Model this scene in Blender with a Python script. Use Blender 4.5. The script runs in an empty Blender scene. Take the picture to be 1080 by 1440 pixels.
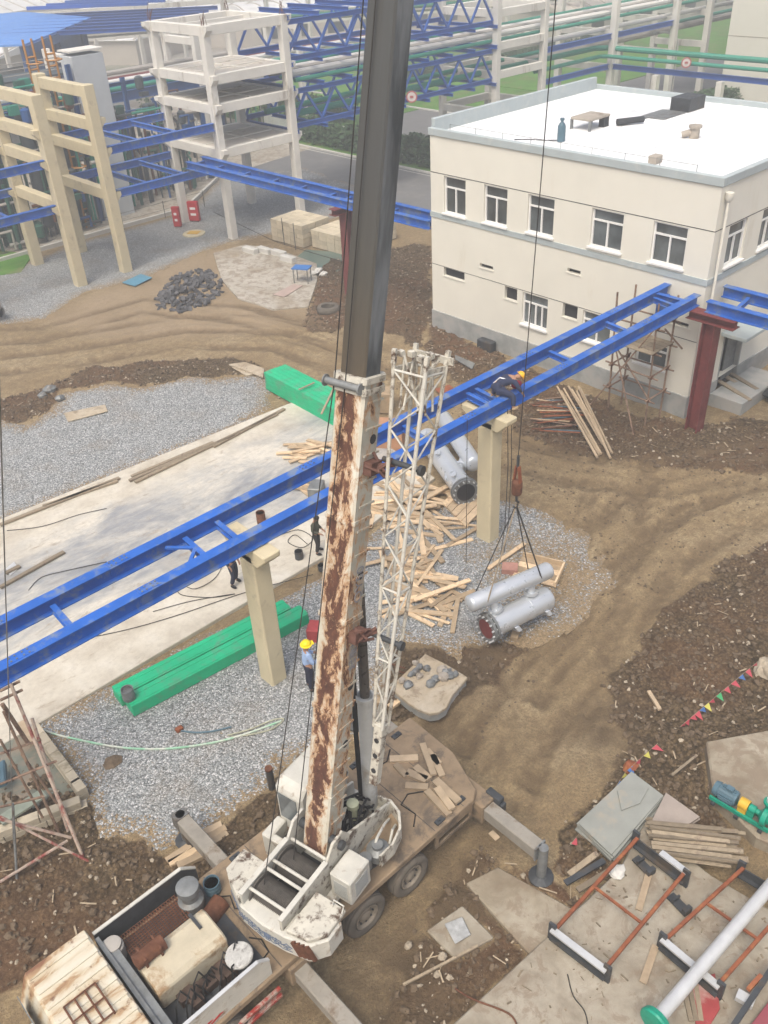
import bpy, bmesh, math, random
import numpy as np
from mathutils import Vector, Matrix, noise as mnoise
random.seed(7); RNG = np.random.default_rng(7)
C = bpy.context.scene.collection
SC = bpy.context.scene
# ---------------------------------------------------------------- camera
F_PX, PITCH, ROLL, YAW, CAM_H = 1250.876, math.radians(34.7431), math.radians(-3.2651), math.radians(48.5999), 18.0
cp, sp, cy, sy = math.cos(PITCH), math.sin(PITCH), math.cos(YAW), math.sin(YAW)
FWD = Vector((cy*cp, sy*cp, -sp)); R0 = Vector((sy, -cy, 0)); U0 = R0.cross(FWD)
RT = R0*math.cos(ROLL) + U0*math.sin(ROLL); UP = U0*math.cos(ROLL) - R0*math.sin(ROLL)
CAM = Vector((0, 0, CAM_H))
cd = bpy.data.cameras.new('camera'); cam = bpy.data.objects.new('camera', cd); C.objects.link(cam)
cam.matrix_world = Matrix(((RT.x, UP.x, -FWD.x, 0), (RT.y, UP.y, -FWD.y, 0), (RT.z, UP.z, -FWD.z, CAM_H), (0, 0, 0, 1)))
cd.sensor_fit = 'VERTICAL'; cd.sensor_height = 36; cd.lens = F_PX/1440*36; cd.clip_start = .1; cd.clip_end = 2000
SC.camera = cam
# ---------------------------------------------------------------- daylight (overcast)
SUN_EL, SUN_AZ = math.radians(60), math.radians(205)      # azimuth from +X, counter-clockwise
w = bpy.data.worlds.new('World'); SC.world = w; w.use_nodes = True
nt = w.node_tree; bg = nt.nodes['Background']; sky = nt.nodes.new('ShaderNodeTexSky')
sky.sky_type = 'NISHITA'; sky.sun_disc = False; sky.sun_elevation = SUN_EL; sky.sun_rotation = math.pi/2 - SUN_AZ
sky.air_density = 1.0; sky.dust_density = 6.0; sky.ozone_density = .6
nt.links.new(sky.outputs[0], bg.inputs[0]); bg.inputs[1].default_value = .14
sl = bpy.data.lights.new('sun', 'SUN'); sl.energy = 1.5; sl.angle = math.radians(26); sl.color = (1, .965, .86)
so = bpy.data.objects.new('sun', sl); C.objects.link(so); so.location = (0, 0, 60)
so.rotation_euler = (Vector((math.cos(SUN_EL)*math.cos(SUN_AZ), math.cos(SUN_EL)*math.sin(SUN_AZ), math.sin(SUN_EL)))).to_track_quat('Z', 'Y').to_euler()
SC.view_settings.view_transform = 'Standard'; SC.view_settings.look = 'None'; SC.view_settings.gamma = 1
SC.view_settings.use_curve_mapping = False; SC.view_settings.exposure = .80
# ---------------------------------------------------------------- survey helpers
def ray(px, py): return FWD + RT*((px-540)/F_PX) - UP*((py-720)/F_PX)
def G(px, py, z=0.0):
    d = ray(px, py); t = (z-CAM_H)/d.z; return CAM + d*t
def PLN(px, py, ax, c):
    d = ray(px, py); t = (c-CAM[ax])/d[ax]; return CAM + d*t
V = Vector
# ---------------------------------------------------------------- mesh builder
def basis(d, up=V((0, 0, 1))):
    d = d.normalized()
    s = up.cross(d)
    if s.length < 1e-4: s = V((1, 0, 0)).cross(d)
    s.normalize(); return d, s, d.cross(s)
class MB:
    def __init__(s): s.v = []; s.f = []; s.cuts = []
    def add(s, vs, fs):
        n = len(s.v); s.cuts.append((n, len(s.f))); s.v += [tuple(x) for x in vs]; s.f += [tuple(i+n for i in f) for f in fs]; return s
    def box(s, c, size, ax=None):
        c = V(c); x, y, z = ax or (V((1, 0, 0)), V((0, 1, 0)), V((0, 0, 1))); a, b, d = [q/2 for q in size]
        vs = [c+x*i*a+y*j*b+z*k*d for i in (-1, 1) for j in (-1, 1) for k in (-1, 1)]
        return s.add(vs, [(0, 1, 3, 2), (4, 6, 7, 5), (0, 4, 5, 1), (2, 3, 7, 6), (0, 2, 6, 4), (1, 5, 7, 3)])
    def bx(s, x0, x1, y0, y1, z0, z1): return s.box(((x0+x1)/2, (y0+y1)/2, (z0+z1)/2), (x1-x0, y1-y0, z1-z0))
    def bar(s, p, q, w, h, up=V((0, 0, 1))):
        p, q = V(p), V(q); d, sd, u = basis(q-p, up); return s.box((p+q)/2, ((q-p).length, w, h), (d, sd, u))
    def tube(s, p, q, r, n=8, r2=None, caps=True):
        p, q = V(p), V(q); d, a, b = basis(q-p); r2 = r if r2 is None else r2
        cs = [(math.cos(2*math.pi*i/n), math.sin(2*math.pi*i/n)) for i in range(n)]
        vs = [p+(a*c+b*t)*r for c, t in cs] + [q+(a*c+b*t)*r2 for c, t in cs]
        fs = [(i, (i+1) % n, n+(i+1) % n, n+i) for i in range(n)]
        if caps: fs += [tuple(range(n-1, -1, -1)), tuple(range(n, 2*n))]
        return s.add(vs, fs)
    def path(s, pts, r, n=6):
        pts = [V(p) for p in pts]; m = len(pts); vs = []; fs = []
        for k, p in enumerate(pts):
            d, a, b = basis(pts[min(k+1, m-1)]-pts[max(k-1, 0)])
            vs += [p+(a*math.cos(2*math.pi*i/n)+b*math.sin(2*math.pi*i/n))*r for i in range(n)]
        for k in range(m-1):
            fs += [(k*n+i, k*n+(i+1) % n, (k+1)*n+(i+1) % n, (k+1)*n+i) for i in range(n)]
        fs += [tuple(range(n-1, -1, -1)), tuple(range((m-1)*n, m*n))]
        return s.add(vs, fs)
    def lathe(s, p, d, prof, n=16):
        p = V(p); d, a, b = basis(V(d)); vs = []; fs = []
        for t, r in prof: vs += [p+d*t+(a*math.cos(2*math.pi*i/n)+b*math.sin(2*math.pi*i/n))*r for i in range(n)]
        for k in range(len(prof)-1):
            fs += [(k*n+i, k*n+(i+1) % n, (k+1)*n+(i+1) % n, (k+1)*n+i) for i in range(n)]
        fs += [tuple(range(n-1, -1, -1)), tuple(range((len(prof)-1)*n, len(prof)*n))]
        return s.add(vs, fs)
    def extr(s, pts, vec):
        pts = [V(p) for p in pts]; vec = V(vec); n = len(pts)
        fs = [tuple(range(n-1, -1, -1)), tuple(range(n, 2*n))] + [(i, (i+1) % n, n+(i+1) % n, n+i) for i in range(n)]
        return s.add(pts+[p+vec for p in pts], fs)
    def prism(s, poly, z0, z1): return s.extr([(p[0], p[1], z0) for p in poly], (0, 0, z1-z0))
    def ibeam(s, p, q, w, h, t=.02, up=V((0, 0, 1))):
        p, q = V(p), V(q); d, sd, u = basis(q-p, up)
        s.bar(p+u*(h/2-t/2), q+u*(h/2-t/2), w, t, u); s.bar(p-u*(h/2-t/2), q-u*(h/2-t/2), w, t, u)
        return s.bar(p, q, t, h-2*t, u)
    def loft(s, rings):
        n = len(rings[0]); vs = []; fs = []
        for r in rings: vs += [V(p) for p in r]
        for k in range(len(rings)-1):
            fs += [(k*n+i, k*n+(i+1) % n, (k+1)*n+(i+1) % n, (k+1)*n+i) for i in range(n)]
        fs += [tuple(range(n-1, -1, -1)), tuple(range((len(rings)-1)*n, len(rings)*n))]
        return s.add(vs, fs)
    def ball(s, c, r, n=10, m=7, sq=(1, 1, 1)):
        c = V(c); vs = [c+V((0, 0, r*sq[2]))]; fs = []
        for j in range(1, m):
            th = math.pi*j/m
            vs += [c+V((r*sq[0]*math.sin(th)*math.cos(2*math.pi*i/n), r*sq[1]*math.sin(th)*math.sin(2*math.pi*i/n), r*sq[2]*math.cos(th))) for i in range(n)]
        vs.append(c-V((0, 0, r*sq[2]))); e = len(vs)-1
        fs += [(0, 1+i, 1+(i+1) % n) for i in range(n)]
        for j in range(m-2): fs += [(1+j*n+i, 1+(j+1)*n+i, 1+(j+1)*n+(i+1) % n, 1+j*n+(i+1) % n) for i in range(n)]
        fs += [(e, 1+(m-2)*n+(i+1) % n, 1+(m-2)*n+i) for i in range(n)]
        return s.add(vs, fs)
    def each(s, name, m, parent=None, kind=None, **kw):
        cuts = s.cuts+[(len(s.v), len(s.f))]; out = []
        for (v0, f0), (v1, f1) in zip(cuts[:-1], cuts[1:]):
            q = MB(); q.v = s.v[v0:v1]; q.f = [tuple(i-v0 for i in f) for f in s.f[f0:f1]]; out.append(q.build(name, m, parent, **kw))
        return out
    def build(s, name, m, parent=None, bevel=0, smooth=False, org=None, fix=True):
        me = bpy.data.meshes.new(name)
        o0 = V(org) if org is not None else (parent_org(parent) if parent else V((0, 0, 0)))
        me.from_pydata([(x[0]-o0.x, x[1]-o0.y, x[2]-o0.z) for x in s.v], [], s.f)
        if fix:
            b = bmesh.new(); b.from_mesh(me); bmesh.ops.recalc_face_normals(b, faces=b.faces); b.to_mesh(me); b.free()
        me.materials.append(m)
        if smooth:
            me.polygons.foreach_set('use_smooth', [True]*len(me.polygons)); me.set_sharp_from_angle(angle=math.radians(38))
        o = bpy.data.objects.new(name, me); C.objects.link(o)
        if parent is not None:
            o.parent = parent; o.location = o0-parent_org(parent); ORG[o.name] = o0
        else: o.location = o0; ORG[o.name] = o0
        if bevel:
            md = o.modifiers.new('bevel', 'BEVEL'); md.width = bevel; md.segments = 1; md.limit_method = 'ANGLE'; md.angle_limit = math.radians(40)
        return o
ORG = {}
def parent_org(p): return ORG.get(p.name, V((0, 0, 0)))
def tag(o, label=None, cat=None, group=None, kind=None):
    if label: o['label'] = label
    if cat: o['category'] = cat
    if group: o['group'] = group
    if kind: o['kind'] = kind
    return o
def thing(name, label, cat, loc=(0, 0, 0), group=None):
    o = bpy.data.objects.new(name, None); C.objects.link(o); o.location = loc; o.empty_display_size = .2
    ORG[o.name] = V(loc); return tag(o, label, cat, group)
def copy_tree(o, loc=None, rotz=None, label=None, group=None, scale=None):
    kids = {}
    def rec(a, par):
        c = a.copy(); C.objects.link(c)
        if par is not None: c.parent = par
        for ch in list(a.children): rec(ch, c)
        return c
    r = rec(o, None)
    if loc is not None: r.location = loc
    if rotz is not None: r.rotation_euler = (0, 0, rotz)
    if scale: r.scale = scale
    if label: r['label'] = label
    if group: r['group'] = group
    return r
# ---------------------------------------------------------------- materials
def node(nt, t, **kw):
    n = nt.nodes.new(t)
    for k, v in kw.items(): setattr(n, k, v)
    return n
def ramp(nt, src, stops):
    r = node(nt, 'ShaderNodeValToRGB'); e = r.color_ramp.elements
    while len(e) > 1: e.remove(e[-1])
    e[0].position = stops[0][0]; e[0].color = (*stops[0][1], 1) if not isinstance(stops[0][1], (int, float)) else (stops[0][1],)*3+(1,)
    for p, c in stops[1:]:
        q = e.new(p); q.color = (*c, 1) if not isinstance(c, (int, float)) else (c, c, c, 1)
    nt.links.new(src, r.inputs[0]); return r.outputs[0]
def nz(nt, co, scale, detail=4, rough=.6, dist=0, stretch=None):
    if stretch:
        m = node(nt, 'ShaderNodeMapping'); m.inputs['Scale'].default_value = stretch; nt.links.new(co, m.inputs[0]); co = m.outputs[0]
    n = node(nt, 'ShaderNodeTexNoise'); n.inputs['Scale'].default_value = scale; n.inputs['Detail'].default_value = detail
    n.inputs['Roughness'].default_value = rough; n.inputs['Distortion'].default_value = dist
    nt.links.new(co, n.inputs['Vector']); return n.outputs['Fac']
def mixc(nt, f, a, b, mode='MIX'):
    m = node(nt, 'ShaderNodeMix', data_type='RGBA', blend_type=mode)
    for sock, v in ((m.inputs[0], f), (m.inputs[6], a), (m.inputs[7], b)):
        if hasattr(v, 'is_output'): nt.links.new(v, sock)
        elif isinstance(v, (int, float)): sock.default_value = v if sock == m.inputs[0] else (v, v, v, 1)
        else: sock.default_value = (*v, 1)
    return m.outputs[2]
def mth(nt, op, a, b=0.0, clamp=False):
    m = node(nt, 'ShaderNodeMath', operation=op, use_clamp=clamp)
    for i, v in ((0, a), (1, b)):
        if hasattr(v, 'is_output'): nt.links.new(v, m.inputs[i])
        else: m.inputs[i].default_value = v
    return m.outputs[0]
def newmat(name):
    m = bpy.data.materials.new(name); m.use_nodes = True; return m, m.node_tree, m.node_tree.nodes['Principled BSDF']
def coords(nt, kind='Object'):
    return node(nt, 'ShaderNodeTexCoord').outputs[kind] if kind != 'World' else node(nt, 'ShaderNodeNewGeometry').outputs['Position']
def bump(nt, b, h, strength=.4, dist=.02):
    n = node(nt, 'ShaderNodeBump'); n.inputs['Strength'].default_value = strength; n.inputs['Distance'].default_value = dist
    nt.links.new(h, n.inputs['Height']); nt.links.new(n.outputs[0], b.inputs['Normal'])
def M(name, col, var=.18, scale=2.5, rough=.7, metal=0, dirt=None, dthr=.6, dscale=1.2, dstretch=None, bmp=0, bscale=40, co='World', rand=0, spec=.3):
    """weathered paint, timber, metal: base colour with broad and fine variation plus stains of a second colour"""
    m, nt, b = newmat(name); c = coords(nt, co)
    n1 = nz(nt, c, scale, 5, .65); dark = tuple(x*(1-var) for x in col); lite = tuple(min(1, x*(1+var)) for x in col)
    out = ramp(nt, n1, [(.28, dark), (.72, lite)])
    if rand:
        oi = node(nt, 'ShaderNodeObjectInfo'); v = ramp(nt, oi.outputs['Random'], [(0, 1-rand), (1, 1+rand*.6)])
        out = mixc(nt, 1, out, v, 'MULTIPLY')
    if dirt:
        n2 = nz(nt, c, dscale, 8, .7, .3, dstretch); f = ramp(nt, n2, [(dthr-.06, 0), (dthr+.06, 1)])
        out = mixc(nt, f, out, dirt)
    nt.links.new(out, b.inputs['Base Color'])
    rr = ramp(nt, nz(nt, c, scale*3, 3), [(.3, max(.05, rough-.12)), (.7, min(1, rough+.12))]); nt.links.new(rr, b.inputs['Roughness'])
    b.inputs['Metallic'].default_value = metal; b.inputs['Specular IOR Level'].default_value = spec
    if bmp: bump(nt, b, nz(nt, c, bscale, 4, .7), bmp, .02)
    return m
BLUE = M('blue_paint', (.022, .115, .45), .2, 1.1, .45, dirt=(.15, .20, .30), dthr=.57, dscale=2.2, bmp=.05)
BLUEFAR = M('blue_truss_paint', (.028, .105, .39), .15, 1, .5)
CREAM = M('cream_paint', (.56, .49, .33), .08, 1.2, .65, dirt=(.42, .36, .25), dthr=.62, dscale=1.5, bmp=.1)
WHITECON = M('white_concrete', (.66, .64, .585), .10, .8, .8, dirt=(.32, .28, .23), dthr=.64, dscale=.8, dstretch=(1, 1, .35), bmp=.15, bscale=15)
DIRTYCON = M('stained_concrete', (.36, .32, .27), .2, 1.2, .85, dirt=(.2, .17, .13), dthr=.6, bmp=.2, bscale=15)
WALL = M('cream_render', (.70, .68, .60), .04, .5, .8, dirt=(.64, .605, .51), dthr=.66, dscale=.7, dstretch=(1, 1, .22), bmp=.06, bscale=60)
BANDGREY = M('grey_blue_band', (.38, .43, .44), .08, 1, .75, dirt=(.45, .48, .47), dthr=.6)
PLINTH = M('grey_cement_plinth', (.30, .31, .30), .28, 1.2, .9, dirt=(.36, .35, .33), dthr=.55, bmp=.3, bscale=12)
ROOFW = M('white_roof_sheet', (.80, .81, .81), .05, .4, .5, dirt=(.60, .62, .63), dthr=.60, dscale=.5)
WHITEP = M('white_window_frame', (.78, .78, .76), .05, 1, .4)
GLASS = M('window_glass', (.085, .10, .105), .65, .9, .07, spec=.8, rand=.6)  # uneven reflections painted as lighter and darker pane colour
DARK = M('dark_interior', (.03, .03, .032), .3, 1, .9)
REDOX = M('red_oxide_steel', (.155, .036, .034), .25, 2, .62, dirt=(.22, .09, .07), dthr=.63)
GREEN = M('green_paint', (.012, .42, .20), .14, 1.2, .5, dirt=(.09, .33, .19), dthr=.57, dscale=2)
TIMBER = M('fresh_timber', (.58, .44, .285), .24, 3, .8, rand=.5, dirt=(.44, .29, .17), dthr=.62, dscale=3, co='Object')
OLDTIMBER = M('weathered_timber', (.27, .22, .155), .25, 4, .85, rand=.35, co='Object', dirt=(.16, .12, .09), dthr=.6, dscale=4)
PALEPLANK = M('pale_sawn_plank', (.40, .31, .21), .2, 3, .8, rand=.3, co='Object')
STEELGREY = M('grey_steel', (.20, .21, .21), .3, 3, .5, .3, dirt=(.12, .10, .08), dthr=.6)
ROPE = M('wound_wire_rope', (.10, .092, .082), .3, 8, .7)
DARKSTEEL = M('dark_steel', (.055, .06, .065), .3, 4, .5, .2, dirt=(.10, .075, .05), dthr=.6)
ALU = M('silver_vessel_coat', (.56, .59, .62), .05, 1, .36, .45)
GALV = M('bright_galvanised', (.55, .56, .56), .12, 2, .42, .3)
RUST = M('rusty_steel', (.13, .055, .030), .4, 5, .85, dirt=(.09, .035, .02), dthr=.55, dscale=6, bmp=.3)
RUSTRED = M('rusty_red_steel', (.23, .075, .035), .35, 4, .8, dirt=(.30, .12, .045), dthr=.58, dscale=4)
CRANEW = M('dirty_white_paint', (.50, .49, .44), .14, 2, .5, dirt=(.22, .15, .095), dthr=.61, dscale=2.6, bmp=.06)
CRANEWR = M('chipped_white_paint', (.49, .47, .405), .15, 3, .55, dirt=(.075, .045, .03), dthr=.56, dscale=4.5, bmp=.1)
DECK = M('muddy_deck_plate', (.25, .185, .12), .32, 1.2, .75, dirt=(.115, .092, .07), dthr=.56, dscale=1.6, bmp=.15, bscale=25)
RUBBER = M('dusty_tyre_rubber', (.125, .11, .09), .3, 3, .9, dirt=(.16, .13, .10), dthr=.6, bmp=.2)
BLACK = M('black_rubber', (.018, .018, .018), .3, 3, .7)
CABLE = M('dark_cable', (.03, .028, .026), .2, 8, .7)
REDP = M('red_paint', (.45, .02, .025), .15, 2, .5, dirt=(.3, .05, .04), dthr=.65)
YELLOW = M('yellow_paint', (.58, .36, .04), .1, 2, .45)
TEAL = M('pump_green_paint', (.01, .26, .17), .15, 4, .4)
MOTORB = M('motor_blue_paint', (.085, .15, .19), .15, 4, .45)
PIPEGREEN = M('green_pipe_paint', (.03, .24, .17), .15, 1, .5)
PIPEGREY = M('grey_lagged_pipe', (.36, .34, .31), .12, 1, .6)
PIPEWHITE = M('pale_lagged_pipe', (.66, .65, .62), .06, 1, .5)
ROOFBLUE = M('blue_sheet_roof', (.10, .27, .66), .1, .6, .45)
DEEPBLUE = M('deep_blue_steel', (.025, .085, .25), .2, 1, .5)
SHEDW = M('white_sheeting', (.82, .82, .80), .06, .25, .6, dirt=(.62, .62, .60), dthr=.6, dscale=.4)
SHEDC = M('pale_shed_wall', (.52, .48, .42), .08, .3, .8)
ORANGE = M('orange_ladder_paint', (.42, .19, .04), .12, 1, .5)
TARMAC = M('road_asphalt', (.17, .17, .17), .12, .7, .9, dirt=(.21, .205, .195), dthr=.58, dscale=.6, bmp=.2, bscale=80)
KERBW = M('pale_kerb', (.55, .54, .50), .1, 2, .8)
SKIN = M('skin', (.36, .20, .13), .08, 10, .55, co='Object')
BROWNROCK = M('brown_clod', (.125, .092, .060), .4, 6, .95, co='World', bmp=.3)
PALEROCK = M('pale_rubble', (.34, .29, .22), .35, 4, .9, co='World')
BRICKDARK = M('dark_paver', (.10, .10, .105), .25, 5, .9, rand=.5, co='Object')
FOLI = M('hedge_leaf', (.05, .105, .045), .35, 1.2, .75, dirt=(.09, .15, .06), dthr=.56, dscale=2.5)
# ---------------------------------------------------------------- ground relief
def vnoise(x, y, seed=0):
    xi = np.floor(x).astype(np.int64); yi = np.floor(y).astype(np.int64); fx = x-xi; fy = y-yi
    fx = fx*fx*(3-2*fx); fy = fy*fy*(3-2*fy)
    def h(a, b):
        n = (a*374761393+b*668265263+seed*974711) & 0xffffffff
        n = ((n ^ (n >> 13))*1274126177) & 0xffffffff
        return ((n ^ (n >> 16)) & 0xffff)/65535.0
    return (h(xi, yi)*(1-fx)+h(xi+1, yi)*fx)*(1-fy)+(h(xi, yi+1)*(1-fx)+h(xi+1, yi+1)*fx)*fy
def fbm(x, y, s, octv=4, seed=0, gain=.55):
    t = 0; a = 1; tot = 0
    for k in range(octv):
        t = t+a*vnoise(x*s, y*s, seed+k*17); tot += a; a *= gain; s *= 2.03
    return t/tot-.5
def sd_poly(x, y, poly):
    """signed distance, positive inside"""
    d = np.full(x.shape, 1e9); ins = np.zeros(x.shape, bool); n = len(poly)
    for i in range(n):
        ax, ay = poly[i]; bx, by = poly[(i+1) % n]; ex, ey = bx-ax, by-ay
        t = np.clip(((x-ax)*ex+(y-ay)*ey)/(ex*ex+ey*ey+1e-12), 0, 1)
        d = np.minimum(d, np.hypot(x-ax-t*ex, y-ay-t*ey))
        c = ((ay > y) != (by > y))
        with np.errstate(divide='ignore', invalid='ignore'):
            ins ^= c & (x < (bx-ax)*(y-ay)/(by-ay if by != ay else 1e-9)+ax)
    return np.where(ins, d, -d)
def seg_dist(x, y, pts):
    d = np.full(x.shape, 1e9)
    for (ax, ay), (bx, by) in zip(pts[:-1], pts[1:]):
        ex, ey = bx-ax, by-ay
        t = np.clip(((x-ax)*ex+(y-ay)*ey)/(ex*ex+ey*ey), 0, 1); d = np.minimum(d, np.hypot(x-ax-t*ex, y-ay-t*ey))
    return d
def wp(*pts): return [tuple(G(*p).xy) for p in pts]
GRAVEL = {
 'left': wp((-60, 580), (0, 590), (35, 600), (75, 578), (92, 552), (150, 541), (200, 546), (265, 531), (310, 533), (365, 528), (384, 548), (378, 572), (330, 604), (180, 664), (0, 737), (-120, 790)),
 'mid': wp((40, 1024), (250, 915), (480, 792), (535, 735), (600, 715), (700, 700), (760, 715), (830, 765), (848, 818), (800, 868), (755, 893), (700, 905), (640, 918), (565, 905), (540, 960), (530, 1010), (470, 1050), (400, 1078), (375, 1120), (318, 1150), (290, 1185), (210, 1205), (195, 1180), (125, 1172), (112, 1105), (70, 1050)),
 'far': [tuple(p) for p in wp((-40, 462), (65, 448), (118, 412), (210, 386), (296, 350), (330, 338), (378, 330))]+[(36.2, 47.6), (44.5, 47.5), (46.5, 60), (40, 63), (33.6, 57.2), (24.4, 57.0), (19.4, 55.5), (15, 58)],
}
SLAB = [(-12, 18.95), (14.6, 18.95), (19.9, 19.6), (21.2, 28.3), (5.0, 29.4), (-12, 30.4)]
PADS = [  # lower right concrete, all 0.12-0.25 m high
 wp((645, 1440), (868, 1232), (905, 1165), (1000, 1240), (1120, 1310), (1120, 1520), (560, 1520)),
 wp((655, 1245), (700, 1222), (838, 1300), (745, 1345)), wp((600, 1310), (650, 1275), (695, 1320), (640, 1350)),
]
PUMPPAD = wp((990, 1055), (1100, 1035), (1150, 1230), (1060, 1190), (1000, 1130))
APRON = wp((300, 357), (345, 345), (392, 352), (446, 372), (446, 396), (434, 432), (385, 436), (335, 420), (312, 395))
RUBBLE = [
 wp((1180, 690), (1080, 762), (985, 815), (935, 862), (905, 915), (862, 955), (858, 1010), (888, 1048), (868, 1088), (800, 1160), (770, 1230), (880, 1230), (1000, 1160), (1180, 1160)),
 wp((-150, 1090), (60, 1080), (122, 1120), (130, 1178), (200, 1190), (212, 1210), (295, 1190), (322, 1155), (380, 1120), (402, 1080), (440, 1060), (470, 1055), (470, 1160), (300, 1260), (40, 1380), (-150, 1440)),
 wp((540, 1440), (560, 1400), (600, 1270), (668, 1190), (770, 1230), (850, 1290), (700, 1400), (640, 1450)),
 wp((604, 448), (650, 478), (760, 530), (880, 580), (975, 600), (1085, 590), (1160, 620), (1160, 668), (1010, 660), (880, 646), (790, 640), (730, 612), (720, 570), (640, 530), (600, 500)),
 wp((-60, 575), (0, 566), (60, 545), (130, 520), (230, 508), (330, 503), (362, 515), (368, 526), (310, 531), (262, 529), (200, 543), (150, 538), (88, 550), (70, 578), (30, 595), (-60, 590)),
 wp((436, 380), (480, 360), (605, 340), (606, 450), (590, 486), (540, 470), (520, 440), (470, 470), (430, 468), (440, 420)),
 wp((530, 905), (640, 915), (715, 903), (735, 915), (690, 950), (655, 975), (610, 1010), (545, 1010)),
]
TRACKS = [wp((-100, 505), (100, 480), (250, 455), (360, 452), (470, 480), (560, 510), (640, 560)), wp((-100, 525), (120, 500), (260, 475), (400, 480), (480, 510), (600, 560)), wp((-100, 478), (60, 470), (200, 430), (330, 440), (430, 462)),
 wp((1200, 650), (1040, 668), (930, 700), (860, 760), (800, 840), (740, 920), (690, 990), (640, 1070)), wp((1200, 690), (1060, 705), (960, 760), (880, 850), (820, 920), (760, 1000), (700, 1080)),
 wp((640, 590), (720, 640), (800, 660), (930, 672), (1100, 640)), wp((1000, 720), (900, 790), (830, 890), (760, 960), (700, 1040), (680, 1130)), wp((880, 640), (860, 720), (850, 800), (800, 900), (720, 960))]
def ground_h(x, y, masks=False):
    near = np.clip((70-np.hypot(x, y))/25, 0, 1)
    h = fbm(x, y, .25, 4, 3)*.16+fbm(x, y, 1.9, 5, 11, .65)*.12
    rub = np.full(x.shape, -1e9)
    for p in RUBBLE: rub = np.maximum(rub, sd_poly(x, y, p)+fbm(x, y, .8, 4, 21)*1.1)
    rm = np.clip(rub/.35+.5, 0, 1)
    h = h+rm*(fbm(x, y, 1.3, 5, 31, .7)*.42+.06)
    tr = 0
    for k, t in enumerate(TRACKS):
        for off in (-1.12, -.78, .78, 1.12):
            pts = np.array(t); dd = np.gradient(pts, axis=0); nn = np.stack([-dd[:, 1], dd[:, 0]], 1); nn /= np.linalg.norm(nn, axis=1)[:, None]+1e-9
            d = seg_dist(x, y, [tuple(q) for q in pts+nn*off])+fbm(x, y, .6, 3, 5+k)*.16
            tr = tr-.085*np.exp(-(d/.17)**2)*(.55+.9*vnoise(x*.7, y*.7, k))+.032*np.exp(-((d-.36)/.13)**2)
    h = h+tr*(1-rm*.7)
    flat = np.full(x.shape, -1e9)
    for p in list(GRAVEL.values()): flat = np.maximum(flat, sd_poly(x, y, p)-.1)
    for p in PADS+[SLAB, PUMPPAD, APRON]: flat = np.maximum(flat, sd_poly(x, y, p)+.25)
    fm = np.clip(flat/.35, 0, 1)
    h = h*near*(1-fm)-.045*fm-.02*(1-near)
    return (h, rm*(1-fm), tr) if masks else h
def grid_obj(name, xs, ys, hfun, m, kind='structure', cull=None, attrs=None):
    X, Y = np.meshgrid(xs, ys, indexing='ij'); Z = hfun(X, Y); nx, ny = X.shape
    co = np.stack([X, Y, Z], -1).reshape(-1, 3); idx = np.arange(nx*ny).reshape(nx, ny)
    q = np.stack([idx[:-1, :-1], idx[1:, :-1], idx[1:, 1:], idx[:-1, 1:]], -1).reshape(-1, 4)
    if cull is not None:
        keep = cull(X, Y).reshape(-1); q = q[keep[q].any(1)]; used = np.zeros(nx*ny, bool); used[q.ravel()] = True
        remap = np.cumsum(used)-1; co = co[used]; q = remap[q]
    me = bpy.data.meshes.new(name); me.vertices.add(len(co)); me.vertices.foreach_set('co', co.astype(np.float32).ravel())
    me.loops.add(len(q)*4); me.loops.foreach_set('vertex_index', q.astype(np.int32).ravel())
    me.polygons.add(len(q)); me.polygons.foreach_set('loop_start', np.arange(0, len(q)*4, 4, dtype=np.int32))
    me.polygons.foreach_set('use_smooth', np.ones(len(q), bool)); me.update(calc_edges=True)
    if attrs:
        for an, fn in attrs.items():
            a = me.attributes.new(an, 'FLOAT', 'POINT'); a.data.foreach_set('value', fn(co[:, 0], co[:, 1]).astype(np.float32))
    me.materials.append(m); o = bpy.data.objects.new(name, me); C.objects.link(o); o['kind'] = kind; ORG[name] = V((0, 0, 0)); return o
# earth material: smooth light track mud, dark clumpy rubble soil, reddish soil
m, nt, b = newmat('site_earth'); EARTH = m; c = coords(nt, 'World')
def attr(nt, n): a = node(nt, 'ShaderNodeAttribute'); a.attribute_name = n; return a.outputs['Fac']
n1 = nz(nt, c, .35, 6, .62, .4); n2 = nz(nt, c, 3.2, 6, .7); n3 = nz(nt, c, 14, 4, .7)
mud = ramp(nt, n1, [(.30, (.285, .205, .108)), (.5, (.40, .302, .168)), (.68, (.50, .40, .245))])
mud = mixc(nt, ramp(nt, n2, [(.40, 0), (.62, .75)]), mud, (.235, .168, .096))
n4 = nz(nt, c, 38, 3, .75); mud = mixc(nt, ramp(nt, n3, [(.42, .55), (.58, 0)]), mud, (.175, .125, .074)); mud = mixc(nt, ramp(nt, n4, [(.60, 0), (.72, .5)]), mud, (.36, .30, .22))
soil = ramp(nt, n2, [(.25, (.075, .052, .028)), (.5, (.165, .115, .062)), (.75, (.26, .19, .112))])
soil = mixc(nt, ramp(nt, n4, [(.60, 0), (.68, .8)]), soil, (.33, .28, .21))
soil = mixc(nt, ramp(nt, n3, [(.40, .5), (.54, 0)]), soil, (.040, .028, .016))
vc = node(nt, 'ShaderNodeTexVoronoi'); vc.inputs['Scale'].default_value = 11; nt.links.new(c, vc.inputs['Vector'])
soil = mixc(nt, 1, soil, ramp(nt, vc.outputs['Distance'], [(.2, 1.15), (.75, .42)]), 'MULTIPLY')  # crevices between clods darkened in the colour, standing for shade
soil = mixc(nt, ramp(nt, nz(nt, c, .12, 3), [(.45, 0), (.62, .55)]), soil, (.17, .085, .045))
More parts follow.
